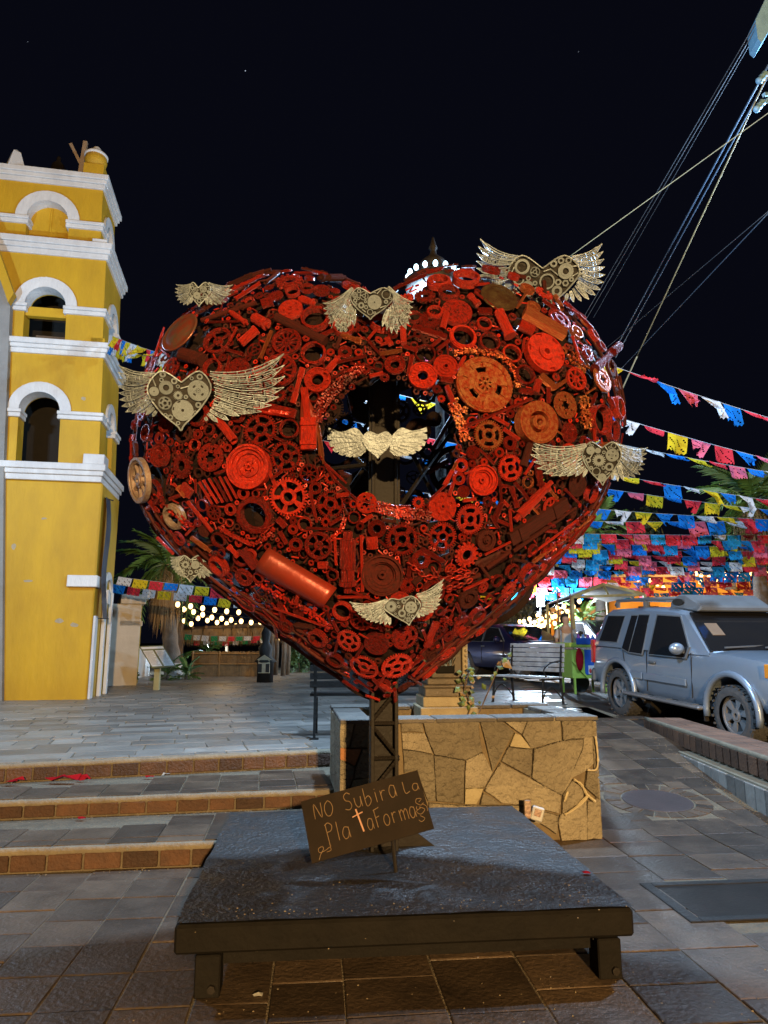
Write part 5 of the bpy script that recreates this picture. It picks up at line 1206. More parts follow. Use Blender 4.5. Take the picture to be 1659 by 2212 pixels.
# ---- side building, white wall, board, plants
sb = root('side_building', at_z(262, 1485, ZP), 'cream building with a moulded cornice beyond the bell tower', 'building')
M_CRM = mat('cream_wall', (.62, .54, .42), (.50, .43, .33), 2.5, .8, 0, .2, 20)
b0 = at_z(246, 1492, ZP) + Vector((-.2, 2.0, 0)); b1 = at_y(283, 1470, 20.5); b1.z = ZP
sd = (Vector((b1.x, b1.y, 0)) - Vector((b0.x, b0.y, 0))).normalized(); sn = Vector((-sd.y, sd.x, 0)); sL = (Vector((b1.x, b1.y, 0)) - Vector((b0.x, b0.y, 0))).length
def sbp(name, x0, x1, o, z0, z1, m, th=.5, par=None): 
    return MB().prism([(x0, z0), (x1, z0), (x1, z1), (x0, z1)], lambda p: Vector((b0.x, b0.y, p[1])) + sd * p[0] + sn * th, lambda p: Vector((b0.x, b0.y, p[1])) + sd * p[0] - sn * o).build(name, m, par or sb, bevel=.01)
ztop = at_y(275, 1310, 19).z
sbp('wall', 0, sL, 0, ZP - .05, ztop, M_CRM, 3); sbp('cornice', -.1, sL + .1, .10, ztop, ztop + .12, M_CRM); sbp('cornice', -.1, sL + .15, .18, ztop + .121, ztop + .24, M_CRM); sbp('band', 0, sL + .05, .05, ztop - .55, ztop - .42, M_CRM)
dr = sbp('door', sL * .30, sL * .62, .02, ZP, ZP + 2.0, mat('door_wood', (.30, .15, .05), (.2, .1, .03), 5, .6)); sbp('door_frame', sL * .25, sL * .30, .06, ZP, ZP + 2.1, M_YEL, .2, dr); sbp('door_frame', sL * .62, sL * .67, .06, ZP, ZP + 2.1, M_YEL, .2, dr)
wwl = root('garden_wall', at_z(300, 1474, ZP), 'short white garden wall beside the cream building', 'wall')
p = at_y(283, 1474, 20.6); q = at_y(315, 1474, 22.5)
MB().prism([(p.x, p.y), (q.x, q.y), (q.x, q.y + .3), (p.x, p.y + .3)], lambda k: Vector((k[0], k[1], ZP - .05)), lambda k: Vector((k[0], k[1], at_y(300, 1400, 21).z))).build('wall', M_WHT, wwl, bevel=.02)
MB().box((p.x, p.y, ZP + .55), (.12, .12, 1.2)).build('post', M_YEL, wwl)
# info board
ib = at_z(338, 1490, ZP); ir = root('info_board', ib, 'slanted information board with two white panels on a single post', 'sign')
M_OLV = mat('olive_paint', (.20, .20, .10), (.14, .14, .07), 5, .5); M_PAPR = mat('printed_panel', (.80, .80, .78), (.66, .67, .66), 22, .5)
MB().box(ib + Vector((0, 0, .36)), (.13, .10, .78)).build('post', mat('post_paint', (.42, .40, .22), (.34, .32, .17), 4, .5), ir, bevel=.008)
bc = [at_y(300, 1396, ib.y - .0), at_y(353, 1394, ib.y), at_y(381, 1440, ib.y - .3), at_y(328, 1443, ib.y - .3)]
nb = (bc[1] - bc[0]).cross(bc[3] - bc[0]).normalized(); nb = nb if nb.y < 0 else -nb
def bq(x, y, l): return (bc[0] * (1 - x) + bc[1] * x) * (1 - y) + (bc[3] * (1 - x) + bc[2] * x) * y + nb * l
MB().prism([(0, 0), (1, 0), (1, 1), (0, 1)], lambda p: bq(*p, -.03), lambda p: bq(*p, .0)).build('frame', M_OLV, ir)
for x0, x1, y0, y1 in ((.05, .46, .22, .94), (.54, .95, .22, .94), (.05, .95, .05, .15)): MB().prism([(x0, y0), (x1, y0), (x1, y1), (x0, y1)], lambda p: bq(*p, 0), lambda p: bq(*p, .006)).build('panel', M_PAPR, ir)
for x0 in (.05, .54):
    for k in range(14): 
        l_ = random.uniform(.24, .36); y0 = .28 + k * .045
        MB().prism([(x0 + .03, y0), (x0 + .03 + l_, y0), (x0 + .03 + l_, y0 + .012), (x0 + .03, y0 + .012)], lambda p: bq(*p, .006), lambda p: bq(*p, .0075)).build('text_line', M_GREY, ir)
# ---------------------------------------------------------------- vehicles
def loft(secs):
    mb = MB(); n = len(secs[0])
    for s_ in secs: mb.v += [tuple(p) for p in s_]
    for i in range(len(secs) - 1):
        for k in range(n): mb.f.append((i * n + k, i * n + (k + 1) % n, (i + 1) * n + (k + 1) % n, (i + 1) * n + k))
    mb.f.append(tuple(range(n - 1, -1, -1))); mb.f.append(tuple((len(secs) - 1) * n + k for k in range(n))); return mb
def vmat(c, rough=.2):
    m = mat('car_paint_%d' % int(c[2] * 1000), c, tuple(x * .86 for x in c), 2, rough + .1, .5, .0, r2=rough + .25); m.node_tree.nodes['Principled BSDF'].inputs['Coat Weight'].default_value = .7; m.node_tree.nodes['Principled BSDF'].inputs['Coat Roughness'].default_value = .06; return m
M_ALLOY = mat('alloy', (.42, .42, .43), (.3, .3, .3), 4, .4, .6); M_TRIM = mat('grey_trim', (.13, .14, .15), (.10, .105, .11), 5, .6)
M_HEAD = mat('headlamp', (.55, .56, .58), (.4, .4, .42), 6, .12, .3, spec=.9); M_AMBER = mat('amber_lens', (.75, .28, .03), (.6, .2, .02), 6, .2); M_TAIL = mat('tail_red', (.4, .01, .01), (.3, .01, .01), 6, .2)
RIM = cells('rim', [.12, .24, .34, .80, .92, 1.0], 72, lambda i, j: None if i == 2 and not ((j / 72 * 6) % 1 < .42) else [.16, .08, .02, .0, .1][i], -.5)
RIM2 = cells('rim', [.1, .2, .3, .84, .94, 1.0], 100, lambda i, j: None if i == 2 and not ((j / 100 * 10) % 1 < .4) else [.10, .06, .02, .0, .08][i], -.5)
TYRE = MB(); 
_tp = [(.66, -.5), (.80, -.52), (.95, -.46), (1.0, -.34), (1.0, .34), (.95, .46), (.80, .52), (.66, .5)]
TYRE.lathe(_tp, 48, None, False)
for k in range(48):
    a = 2 * math.pi * k / 48
    for zz in (-.36, 0, .36): TYRE.box((1.0 * math.cos(a), 1.0 * math.sin(a), zz + (.06 if k % 2 else -.06)), (.035, .075, .26), Matrix.Rotation(a, 3, 'Z'))
TYRE = TYRE.mesh('tyre')
def car(name, pos, head, pitch, spec, label, cat='car', group=None):
    x = Vector((head[0], head[1], 0)).normalized(); x = Vector((x.x * math.cos(pitch), x.y * math.cos(pitch), -math.sin(pitch))); y = Vector((0, 0, 1)).cross(x).normalized(); z = x.cross(y)
    MW = Matrix.Translation(Vector(pos)) @ Matrix((x, y, z)).transposed().to_4x4()
    rt = root(name, pos, label, cat, group)
    P = vmat(spec['paint']); hw = spec['hw']; st = spec['st']      # stations: x, bottom, top, half width factor
    secs = []
    for (sx, zb, zt, f) in st:
        w = hw * f; zm = zb + (zt - zb) * .45
        secs.append([(sx, -w * .90, zb), (sx, -w * .965, zb + .10), (sx, -w, zm), (sx, -w * .972, zt - .10), (sx, -w * .925, zt - .012), (sx, -w * .55, zt + .02), (sx, w * .55, zt + .02), (sx, w * .925, zt - .012), (sx, w * .972, zt - .10), (sx, w, zm), (sx, w * .965, zb + .10), (sx, w * .90, zb)])
    body = loft(secs).build('body', P, rt, MW, smooth='auto')
    # wheel arches
    cut = MB()
    for wx in spec['wheels']:
        cut.lathe([(spec['arch'], -1.3), (spec['arch'], 1.3)], 28, Matrix.Translation((wx, 0, spec['wr'] + .03)) @ Matrix.Rotation(math.pi / 2, 4, 'X'))
    co = cut.build('cutter', P, None, MW)
    md = body.modifiers.new('b', 'BOOLEAN'); md.object = co; md.operation = 'DIFFERENCE'; md.solver = 'EXACT'
    bpy.context.view_layer.update(); dg = bpy.context.evaluated_depsgraph_get(); me = bpy.data.meshes.new_from_object(body.evaluated_get(dg))
    body.modifiers.clear(); body.data = me; bpy.data.objects.remove(co)
    for wx in spec['wheels']:
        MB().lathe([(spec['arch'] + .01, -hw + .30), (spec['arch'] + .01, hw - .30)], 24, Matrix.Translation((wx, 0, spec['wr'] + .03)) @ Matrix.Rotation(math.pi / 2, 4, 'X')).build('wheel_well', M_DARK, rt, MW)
        for sd_ in (-1, 1):
            if spec.get('flare'):
                arc = [(wx + (spec['arch'] + .02) * math.cos(a), sd_ * (hw + .005), spec['wr'] + .03 + (spec['arch'] + .02) * math.sin(a)) for a in [R(-12 + 204 * k / 18) for k in range(19)]]
                MB().tube(arc, .045, 8).build('fender_flare', P, rt, MW, smooth=True)
            Mt = MW @ Matrix.Translation((wx, sd_ * (hw - .125), spec['wr'])) @ Matrix.Rotation(-sd_ * math.pi / 2, 4, 'X')
            wo = link('wheel', TYRE, M_RUBBER, rt, Mt @ Matrix.Diagonal((spec['wr'], spec['wr'], .25, 1)))
            rr_ = spec['wr'] * .67; link('rim', RIM if spec.get('flare') else RIM2, M_ALLOY, wo, Mt @ Matrix.Translation((0, 0, .06)) @ Matrix.Diagonal((rr_, rr_, .13, 1)))
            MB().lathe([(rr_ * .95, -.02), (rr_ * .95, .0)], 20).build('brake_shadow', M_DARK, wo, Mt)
    # cabin
    cs = spec['cab']; secs = []
    for (sx, zb, zt, wb, wt) in cs:
        wb, wt = hw * wb, hw * wt; h = zt - zb
        secs.append([(sx, -wb, zb), (sx, -(wb * .4 + wt * .6), zb + h * .6), (sx, -wt, zt - .05), (sx, -wt * .9, zt), (sx, -wt * .45, zt + .018), (sx, wt * .45, zt + .018), (sx, wt * .9, zt), (sx, wt, zt - .05), (sx, wb * .4 + wt * .6, zb + h * .6), (sx, wb, zb)])
    loft(secs).build('cabin', P, rt, MW, smooth='auto')
    zb0, zt0, wb0, wt0 = spec['belt'], spec['roof'], hw * spec['cabw'][0], hw * spec['cabw'][1]
    def sy(zz, sd_): k = (zz - zb0) / (zt0 - .05 - zb0); kk = k / .6 * .6 if k < .6 else k; return sd_ * (wb0 + (wt0 - wb0) * kk + .004)
    for poly in spec['windows']:
        cxw, czw = sum(p[0] for p in poly) / len(poly), sum(p[1] for p in poly) / len(poly)
        for sd_ in (-1, 1):
            MB().prism([(cxw + (p[0] - cxw) * 1.07, czw + (p[1] - czw) * 1.06) for p in poly], lambda p: (p[0], sy(p[1], sd_) - sd_ * .02, p[1]), lambda p: (p[0], sy(p[1], sd_) + sd_ * .003, p[1])).build('window_seal', M_TRIM, rt, MW)
            MB().prism(poly, lambda p: (p[0], sy(p[1], sd_) - sd_ * .02, p[1]), lambda p: (p[0], sy(p[1], sd_) + sd_ * .006, p[1])).build('window', M_GLASS, rt, MW)
    for nm, (x0, z0, w0, x1, z1, w1) in spec['screens'].items():
        e = Vector((x1 - x0, 0, z1 - z0)).normalized(); nn = Vector((-e.z, 0, e.x)) * (1 if x0 > x1 else -1); nn = nn if (nn.x > 0) == (nm == 'windscreen') else -nn
        q = [(x0, -w0 * hw, z0), (x0, w0 * hw, z0), (x1, w1 * hw, z1), (x1, -w1 * hw, z1)]
        MB().prism([0, 1, 2, 3], lambda i: Vector(q[i]) - nn * .02, lambda i: Vector(q[i]) + nn * .012).build(nm, M_GLASS, rt, MW)
    for sd_ in (-1, 1):
        mx, mz = spec['mirror']; 
        mm = MB().sphere((mx, sd_ * (hw + .10), mz), (.07, .12, .085), 12, 8).build('door_mirror', spec.get('mirror_m') or P, rt, MW, smooth=True)
        MB().bar((mx, sd_ * (hw - .06), mz - .05), (mx, sd_ * (hw + .05), mz - .03), .05).build('arm', M_TRIM, mm, MW)
        for hx_, hz_ in spec['handles']: MB().box((hx_, sd_ * (hw + .012), hz_), (.17, .035, .035)).build('door_handle', M_TRIM, rt, MW, bevel=.01)
        for lx in spec['doors']: MB().bar((lx[0], sd_ * (hw * 1.0 + .0), lx[1]), (lx[2], sd_ * (hw * .99), lx[3]), .006, .012).build('door_gap', M_DARK, rt, MW)
    spec['extra'](rt, MW, hw, P)
    return rt
def suv_extra(rt, MW, hw, P):
    for sd_ in (-1, 1):
        MB().box((2.15, sd_ * (hw + .012), .70), (1.05, .03, .11)).build('side_moulding', P, rt, MW, bevel=.014); MB().box((1.42, sd_ * (hw + .012), .70), (.34, .03, .11)).build('side_moulding', P, rt, MW, bevel=.014)
        sb_ = MB().box((2.1, sd_ * (hw + .04), .40), (1.9, .16, .05)).build('running_board', M_ALLOY, rt, MW, bevel=.02)
        for k in range(3): MB().box((1.5 + k * .6, sd_ * (hw + .05), .43), (.42, .10, .015)).build('tread_pad', M_TRIM, sb_, MW, bevel=.004)
        MB().box((4.30, sd_ * (hw - .10), .98), (.20, .22, .20)).build('headlight', M_HEAD, rt, MW, bevel=.03); MB().box((4.28, sd_ * (hw - .0), .98), (.20, .04, .17)).build('indicator', M_AMBER, rt, MW, bevel=.012)
        MB().box((.05, sd_ * (hw - .02), 1.0), (.10, .06, .40)).build('tail_light', M_TAIL, rt, MW, bevel=.01)
        MB().tube([(.35, sd_ * .58, 1.80), (.42, sd_ * .58, 1.88), (1.3, sd_ * .58, 1.90), (2.1, sd_ * .58, 1.90)], .028, 8).build('roof_rail', M_TRIM, rt, MW, smooth=True)
        for rx in (.42, 1.25): MB().bar((rx, sd_ * .58, 1.76), (rx, sd_ * .58, 1.90), .05).build('rail_foot', M_TRIM, rt, MW)
        MB().box((4.42, sd_ * (hw - .02), .55), (.25, .10, .26)).build('bumper_corner', M_TRIM, rt, MW, bevel=.03); MB().box((3.04, sd_ * (hw - .01), .38), (.03, .06, .30)).build('mud_flap', M_DARK, rt, MW)
    for k in range(3): MB().bar((.6 + k * .5, -.58, 1.885), (.6 + k * .5, .58, 1.885), .035).build('cross_bar', M_TRIM, rt, MW)
    pod = loft([[(2.0, -.66, 1.72), (2.0, -.62, 1.86), (2.0, .62, 1.86), (2.0, .66, 1.72)], [(2.18, -.66, 1.74), (2.18, -.62, 1.95), (2.18, .62, 1.95), (2.18, .66, 1.74)], [(2.34, -.66, 1.73), (2.34, -.60, 1.95), (2.34, .60, 1.95), (2.34, .66, 1.73)], [(2.66, -.66, 1.70), (2.66, -.58, 1.78), (2.66, .58, 1.78), (2.66, .66, 1.70)]]).build('roof_pod', M_TRIM, rt, MW, bevel=.02)
    for sd_ in (-1, 1): MB().lathe([(1, -.012), (1, .012)], 20, Matrix.Translation((2.22, sd_ * .652, 1.84)) @ Matrix.Rotation(math.pi / 2, 4, 'X') @ Matrix.Diagonal((.13, .05, 1, 1))).build('rail_opening', M_DARK, pod, MW)
    MB().box((4.55, 0, .55), (.16, 1.78, .30)).build('front_bumper', M_TRIM, rt, MW, bevel=.05); MB().box((-.02, 0, .58), (.14, 1.76, .24)).build('rear_bumper', M_TRIM, rt, MW, bevel=.04)
    MB().box((4.47, 0, .94), (.03, 1.2, .22)).build('grille', M_DARK, rt, MW, bevel=.01)
    for k in range(5): MB().box((4.487, -.5 + k * .25, .94), (.02, .035, .2)).build('grille_bar', M_ALLOY, rt, MW)
    MB().bar((3.12, -.6, 1.21), (3.02, .1, 1.23), .02).build('wiper', M_TRIM, rt, MW); MB().bar((3.12, .05, 1.21), (3.02, .7, 1.23), .02).build('wiper', M_TRIM, rt, MW)
    q = MB().prism([(2.70, -.60), (2.88, -.60), (2.88, -.40), (2.70, -.40)], lambda p: (p[0], p[1], 1.16 + (3.10 - p[0]) * .897), lambda p: (p[0] + .012, p[1], 1.176 + (3.10 - p[0]) * .897)).build('paper_note', mat('brown_card', (.22, .14, .08), (.16, .1, .06), 5, .8), rt, MW)
SUV = dict(paint=(.30, .37, .46), hw=.90, wr=.375, arch=.47, wheels=(.86, 3.56), flare=True, belt=1.12, roof=1.74, cabw=(.985, .82),
    st=[(0, .55, 1.02, .92), (.06, .46, 1.12, .985), (.5, .44, 1.135, 1), (1.5, .42, 1.13, 1), (2.6, .42, 1.13, 1), (3.05, .42, 1.15, 1), (3.5, .44, 1.14, .995), (4.0, .46, 1.10, .985), (4.30, .48, 1.05, .96), (4.45, .52, .98, .90)],
    cab=[(.04, 1.10, 1.13, .97, .95), (.20, 1.10, 1.66, .98, .80), (.40, 1.10, 1.73, .985, .82), (1.3, 1.10, 1.76, .985, .82), (2.2, 1.10, 1.74, .985, .82), (2.48, 1.10, 1.70, .98, .82), (3.12, 1.10, 1.14, .96, .94)],
    windows=[[(.26, 1.19), (.82, 1.19), (.92, 1.62), (.40, 1.62)], [(1.02, 1.10), (1.22, 1.05), (1.30, 1.63), (1.12, 1.63)], [(1.25, 1.05), (1.60, 1.04), (1.62, 1.64), (1.33, 1.64)], [(1.80, 1.05), (2.66, 1.05), (2.70, 1.20), (2.40, 1.62), (1.84, 1.64)]],
    screens={'windscreen': (3.10, 1.16, .90, 2.52, 1.68, .76), 'rear_window': (.05, 1.16, .88, .19, 1.62, .74)}, mirror=(2.62, 1.17), handles=[(1.86, .93)], doors=[(1.70, .48, 1.70, 1.10), (2.78, .5, 2.78, 1.12), (1.1, .75, 1.02, 1.1)], extra=suv_extra)
RW, FW = at_z(1345, 1545, .31), at_z(1587, 1609, .20)
hd = Vector((FW.x - RW.x, FW.y - RW.y, 0)); wbx = hd.length; hd.normalize(); rgt = Vector((hd.y, -hd.x, 0))
scl = 1.0
mid_r = RW - rgt * .84; 
org = Vector((mid_r.x, mid_r.y, .31)) - hd * .86
car('parked_suv', (org.x, org.y, .31 + .86 * .11 / wbx), hd, math.atan2(.11, wbx), SUV, 'dusty silver grey off road car parked along the kerb wall', 'car')
def hatch_extra(rt, MW, hw, P):
    for sd_ in (-1, 1):
        MB().prism([(3.75, .62), (4.18, .55), (4.10, .72), (3.72, .80)], lambda p: (p[0], sd_ * (hw - .12 - (p[0] - 3.7) * .25), p[1]), lambda p: (p[0] + .02, sd_ * (hw + .0 - (p[0] - 3.7) * .25), p[1])).build('headlight', M_HEAD, rt, MW, bevel=.01)
        MB().box((.06, sd_ * (hw - .08), .85), (.1, .14, .26)).build('tail_light', M_TAIL, rt, MW, bevel=.01)
    MB().box((4.24, 0, .50), (.04, 1.1, .06)).build('grille_bar', M_ALLOY, rt, MW, bevel=.01); MB().box((4.23, 0, .36), (.05, 1.2, .14)).build('grille', M_DARK, rt, MW, bevel=.01); MB().box((4.265, 0, .46), (.01, .36, .1)).build('number_plate', M_WHT, rt, MW)
HAT = dict(paint=(.022, .024, .085), hw=.86, wr=.31, arch=.36, wheels=(.75, 3.35), belt=.92, roof=1.46, cabw=(.96, .74),
    st=[(0, .42, .80, .88), (.1, .30, .95, .95), (.6, .24, .97, .99), (2.0, .24, .95, 1), (3.0, .24, .95, .99), (3.6, .26, .87, .97), (4.0, .28, .77, .92), (4.25, .32, .62, .80)],
    cab=[(.05, .90, .97, .92, .9), (.45, .90, 1.38, .95, .74), (1.2, .90, 1.46, .96, .74), (2.0, .90, 1.44, .96, .74), (2.3, .90, 1.38, .95, .74), (3.25, .90, .95, .92, .9)],
    windows=[[(.75, .98), (1.55, .97), (1.55, 1.36), (1.0, 1.36)], [(1.65, .97), (2.7, .97), (2.25, 1.33), (1.65, 1.37)]], screens={'windscreen': (3.2, .98, .86, 2.34, 1.38, .68), 'rear_window': (.1, 1.0, .84, .44, 1.34, .66)}, mirror=(2.6, 1.02), handles=[(1.7, .83)], doors=[(1.6, .35, 1.6, .95), (2.75, .35, 2.75, .95)], extra=hatch_extra)
def put_car(u, v, t, ang, spec, label, name='parked_car', dz=0):
    p = at_t(u, v, t); h = Vector((math.sin(ang), -math.cos(ang), 0)); return car(name, (p - h * 2.0).to_tuple(), h, 0, spec, label, 'car')
put_car(1112, 1459, 20.0, R(24), HAT, 'dark blue hatchback parked behind the slatted iron bench')
SIL = dict(HAT); SIL['paint'] = (.20, .26, .30); put_car(1030, 1450, 25.5, R(22), SIL, 'pale blue grey car parked behind the dark blue hatchback')
BLK = dict(HAT); BLK['paint'] = (.02, .018, .019); put_car(1300, 1440, 22, R(10), BLK, 'black car hidden behind the snack cart')
# iron bench by the street
slat_bench((3.05, 12.25), (2.28, 13.2), ZP, 'iron bench with pale slats and scrolled arms beside the street', mat('bench_slat', (.34, .35, .36), (.15, .15, .15), 6, .6, 0, .3, 40), M_BLACK, .46, 1.0, .5, 6, 5, True)
# ---------------------------------------------------------------- snack cart and vendor
ct = at_t(1262, 1497, 15.0); CZ = ct.z
cr_ = root('snack_cart', ct, 'lime green snack cart with blue picture panel beside the parked grey car', 'cart')
CM_ = Matrix.Translation(ct) @ Matrix.Rotation(R(14), 4, 'Z')
M_LIME = mat('lime_paint', (.42, .55, .08), (.32, .44, .06), 4, .5); M_BLU = mat('cart_blue', (.02, .10, .42), (.02, .08, .34), 3, .5)
MB().box((0, 0, .62), (.80, .55, .60)).build('cart_body', M_LIME, cr_, CM_, bevel=.015)
MB().box((0, 0, 1.02), (.92, .64, .10)).build('counter', M_LIME, cr_, CM_, bevel=.015); MB().box((0, -.33, 1.10), (.62, .02, .13)).build('name_board', M_BLU, cr_, CM_)
pn_ = MB().box((.14, -.285, .66), (.50, .015, .52)).build('picture_panel', M_BLU, cr_, CM_)
for (x, z, w, h, m) in ((.04, .50, .16, .18, M_WHT), (.26, .50, .16, .18, M_WHT), (.12, .80, .10, .16, mat('lemon', (.7, .62, .12), None, 5, .5)), (.30, .84, .08, .08, mat('candy_red', (.6, .05, .04), None, 5, .5))): MB().box((x, -.297, z), (w, .01, h)).build('picture', m, pn_, CM_)
for k in range(4): MB().sphere((.0 + k * .09, -.305, .48), (.03, .01, .05)).build('picture', mat('candy_red', (.6, .05, .04)), pn_, CM_)
for sx in (-1, 1):
    MB().bar((sx * .36, -.27, .0), (sx * .36, -.27, .35), .04).bar((sx * .36, .24, .0), (sx * .36, .24, .35), .04).build('leg', M_LIME, cr_, CM_)
    MB().bar((-.38, sx * .28, 1.0), (-.38, sx * .28, 2.25), .025).build('canopy_post', M_WOOD, cr_, CM_)
MB().lathe([(.2, -.02), (.2, .02)], 20, CM_ @ Matrix.Translation((.1, .30, .2)) @ Matrix.Rotation(math.pi / 2, 4, 'X')).build('cart_wheel', M_RUBBER, cr_)
MB().bar((-.42, -.3, .70), (-.05, -.3, .32), .035).build('brace', M_LIME, cr_, CM_)
MB().sphere((-.26, -.34, .72), (.09, .05, .24), 10, 8).build('red_bag', RP, cr_, CM_, smooth=True)
random.seed(3)
for k in range(9): 
    m = [mat('jar_a', (.3, .05, .25)), mat('jar_b', (.55, .5, .4)), mat('jar_c', (.12, .2, .4)), mat('jar_d', (.5, .12, .06))][k % 4]
    MB().lathe([(.035, 0), (.04, .10), (.03, .14), (.02, .18)], 10, CM_ @ Matrix.Translation((-.1 + k * .058, -.05 + .1 * (k % 2), 1.07))).build('jar', m, cr_, None, smooth=True)
# vendor, standing behind the cart
vp = at_t(1228, 1490, 15.9); vp.z = CZ
vd = root('person', vp, 'person in pale shirt and dark trousers standing behind the snack cart', 'person')
def skin(name, verts, edges, radii, m, parent, rootv=0):
    me = bpy.data.meshes.new(name); me.from_pydata(verts, edges, []); o = link(name, me, m, parent, Matrix.Translation(vp))
    md = o.modifiers.new('s', 'SKIN'); 
    for i, r_ in enumerate(radii): me.skin_vertices[0].data[i].radius = (r_, r_ * .85)
    me.skin_vertices[0].data[rootv].use_root = True; sb_ = o.modifiers.new('d', 'SUBSURF'); sb_.levels = sb_.render_levels = 2; return o
vv = [(0, 0, .88), (.09, 0, .84), (.11, -.02, .45), (.12, .02, .08), (.12, -.12, .04), (-.09, 0, .84), (-.12, -.03, .45), (-.16, .02, .08), (-.16, -.12, .04), (0, .0, 1.15), (0, 0, 1.36), (0, -.01, 1.46), (0, -.03, 1.58), (0, -.03, 1.68), (.18, 0, 1.34), (.25, -.05, 1.08), (.20, -.24, .98), (.16, -.32, 1.0), (-.18, 0, 1.34), (-.25, -.06, 1.08), (-.18, -.25, 1.0), (-.14, -.33, 1.02)]
ee = [(0, 1), (1, 2), (2, 3), (3, 4), (0, 5), (5, 6), (6, 7), (7, 8), (0, 9), (9, 10), (10, 11), (11, 12), (12, 13), (10, 14), (14, 15), (15, 16), (16, 17), (10, 18), (18, 19), (19, 20), (20, 21)]
rd = [.15, .09, .065, .045, .04, .09, .065, .045, .04, .145, .13, .055, .10, .085, .06, .042, .032, .04, .06, .042, .032, .04]
skin('body', vv, ee, rd, mat('skin_tone', (.36, .21, .13), (.3, .17, .10), 5, .6), vd)
skin('shirt', [(0, 0, .92), (0, 0, 1.15), (0, 0, 1.37), (.18, 0, 1.34), (.24, -.04, 1.14), (-.18, 0, 1.34), (-.24, -.05, 1.14)], [(0, 1), (1, 2), (2, 3), (3, 4), (2, 5), (5, 6)], [.17, .165, .145, .075, .06, .075, .06], mat('pale_shirt', (.55, .50, .46), (.45, .4, .37), 5, .8), vd)
skin('trousers', [(0, 0, .93), (.09, 0, .84), (.11, -.02, .45), (.12, .02, .10), (-.09, 0, .84), (-.12, -.03, .45), (-.16, .02, .10)], [(0, 1), (1, 2), (2, 3), (0, 4), (4, 5), (5, 6)], [.165, .105, .08, .062, .105, .08, .062], mat('dark_trousers', (.02, .02, .028), None, 5, .85), vd)
skin('hair', [(0, .01, 1.64), (0, -.02, 1.73), (0, .06, 1.60)], [(0, 1), (0, 2)], [.10, .075, .07], mat('dark_hair', (.015, .012, .01), None, 5, .6), vd)
# ---------------------------------------------------------------- papel picado strings
def flag_mesh(kind, seed):
    rnd = random.Random(seed); nu, nv = 15, 12; mb = MB(); h = rnd.uniform(.72, .9)
    fold = rnd.uniform(.05, .16); ph = rnd.uniform(0, 6); sw = rnd.uniform(-.25, .25)
    for j in range(nv + 1):
        for i in range(nu + 1):
            f, g = i / nu - .5, j / nv
            hh = h * g
            if j == nv: hh -= .10 * ((i % 2))
            if kind == 0: p = (f + sw * .25 * g * g, fold * g * math.sin(6 * f + ph), -hh)
            elif kind == 1:   # blown: lower edge swings up and folds
                lift = .9 * g * g; p = (f * (1 - .35 * g) + sw * g, -.55 * g * h + .12 * math.sin(7 * f + ph) * g, -hh * (1 - .55 * g) + .10 * math.sin(5 * f + ph) * g)
            else:             # twisted to a wedge
                p = (f * (1 - .72 * g) + sw * 1.3 * g, -.2 * g + .15 * math.sin(9 * f + ph) * g, -hh * (.75 + .3 * math.sin(3 * f + ph)))
            mb.v.append(p)
    for j in range(nv):
        for i in range(nu):
            if 0 < i < nu - 1 and 1 < j < nv - 1 and (i * 7 + j * 5 + seed) % 6 == 0 and rnd.random() < .75: continue
            a = j * (nu + 1) + i; mb.f.append((a, a + 1, a + nu + 2, a + nu + 1))
    return mb.mesh('paper_flag', True)
FLM = {k: [flag_mesh(k, 10 * k + s_) for s_ in range(5)] for k in range(3)}
FC = {'b': paper('flag_blue', (.015, .22, .75)), 'w': paper('flag_white', (.80, .80, .82)), 'y': paper('flag_yellow', (.85, .62, .03)), 'r': paper('flag_red', (.80, .05, .07)), 'p': paper('flag_pink', (.85, .16, .24)), 'g': paper('flag_green', (.03, .32, .12)), 'c': paper('flag_sky', (.03, .35, .72))}
CN = {}
def bunting(u0, v0, t0, u1, v1, t1, px, cols, label, wind=0, sag=.02, gap=1.12, seed=1, group='papel picado strings over the street'):
    rnd = random.Random(seed); a, b = at_t(u0, v0, t0), at_t(u1, v1, t1); L = (b - a).length
    rt = root('paper_bunting', ((a + b) / 2).to_tuple(), label, 'bunting', group)
    N = 40; pts_ = [a.lerp(b, k / N) - Vector((0, 0, sag * L * 4 * (k / N) * (1 - k / N))) for k in range(N + 1)]
    MB().tube(pts_, .004, 4).build('cord', mat('cord', (.35, .36, .38), None, 5, .7), rt)
    x = .0; k = 0
    while x < L:
        f = x / L; t = t0 + (t1 - t0) * f; w = px * ((t0 + t1) / 2) / FPX * rnd.uniform(.92, 1.05)
        if x + w > L: break
        i = f * N; p0 = pts_[int(i)].lerp(pts_[min(N, int(i) + 1)], i - int(i)); i = min(N - .001, (x + w) / L * N); p1 = pts_[int(i)].lerp(pts_[min(N, int(i) + 1)], i - int(i))
        c = (p0 + p1) / 2; xd = (p1 - p0).normalized(); zd = Vector((0, 0, 1)); yd = zd.cross(xd).normalized(); zd = xd.cross(yd)
        u, v, _ = proj(c)
        if -40 < u < 1700 and v > -30:
            kd = rnd.choice([1, 2, 1, 2, 0]) if wind == 2 else rnd.choice([0, 0, 1, 2]) if wind == 1 else 0
            tw_ = rnd.uniform(-.35, .35) if wind else rnd.uniform(-.2, .2)
            M = Matrix.Translation(c) @ (Matrix((xd, yd, zd)).transposed() @ Matrix.Rotation(tw_ * .6, 3, 'X') @ Matrix.Rotation(rnd.uniform(-.08, .08), 3, 'Y')).to_4x4() @ Matrix.Diagonal((w, w, w * rnd.uniform(.75, .95), 1))
            link('paper_flag', rnd.choice(FLM[kd]), FC[cols[k % len(cols)]], rt, M)
        x += w * gap; k += 1
    return rt
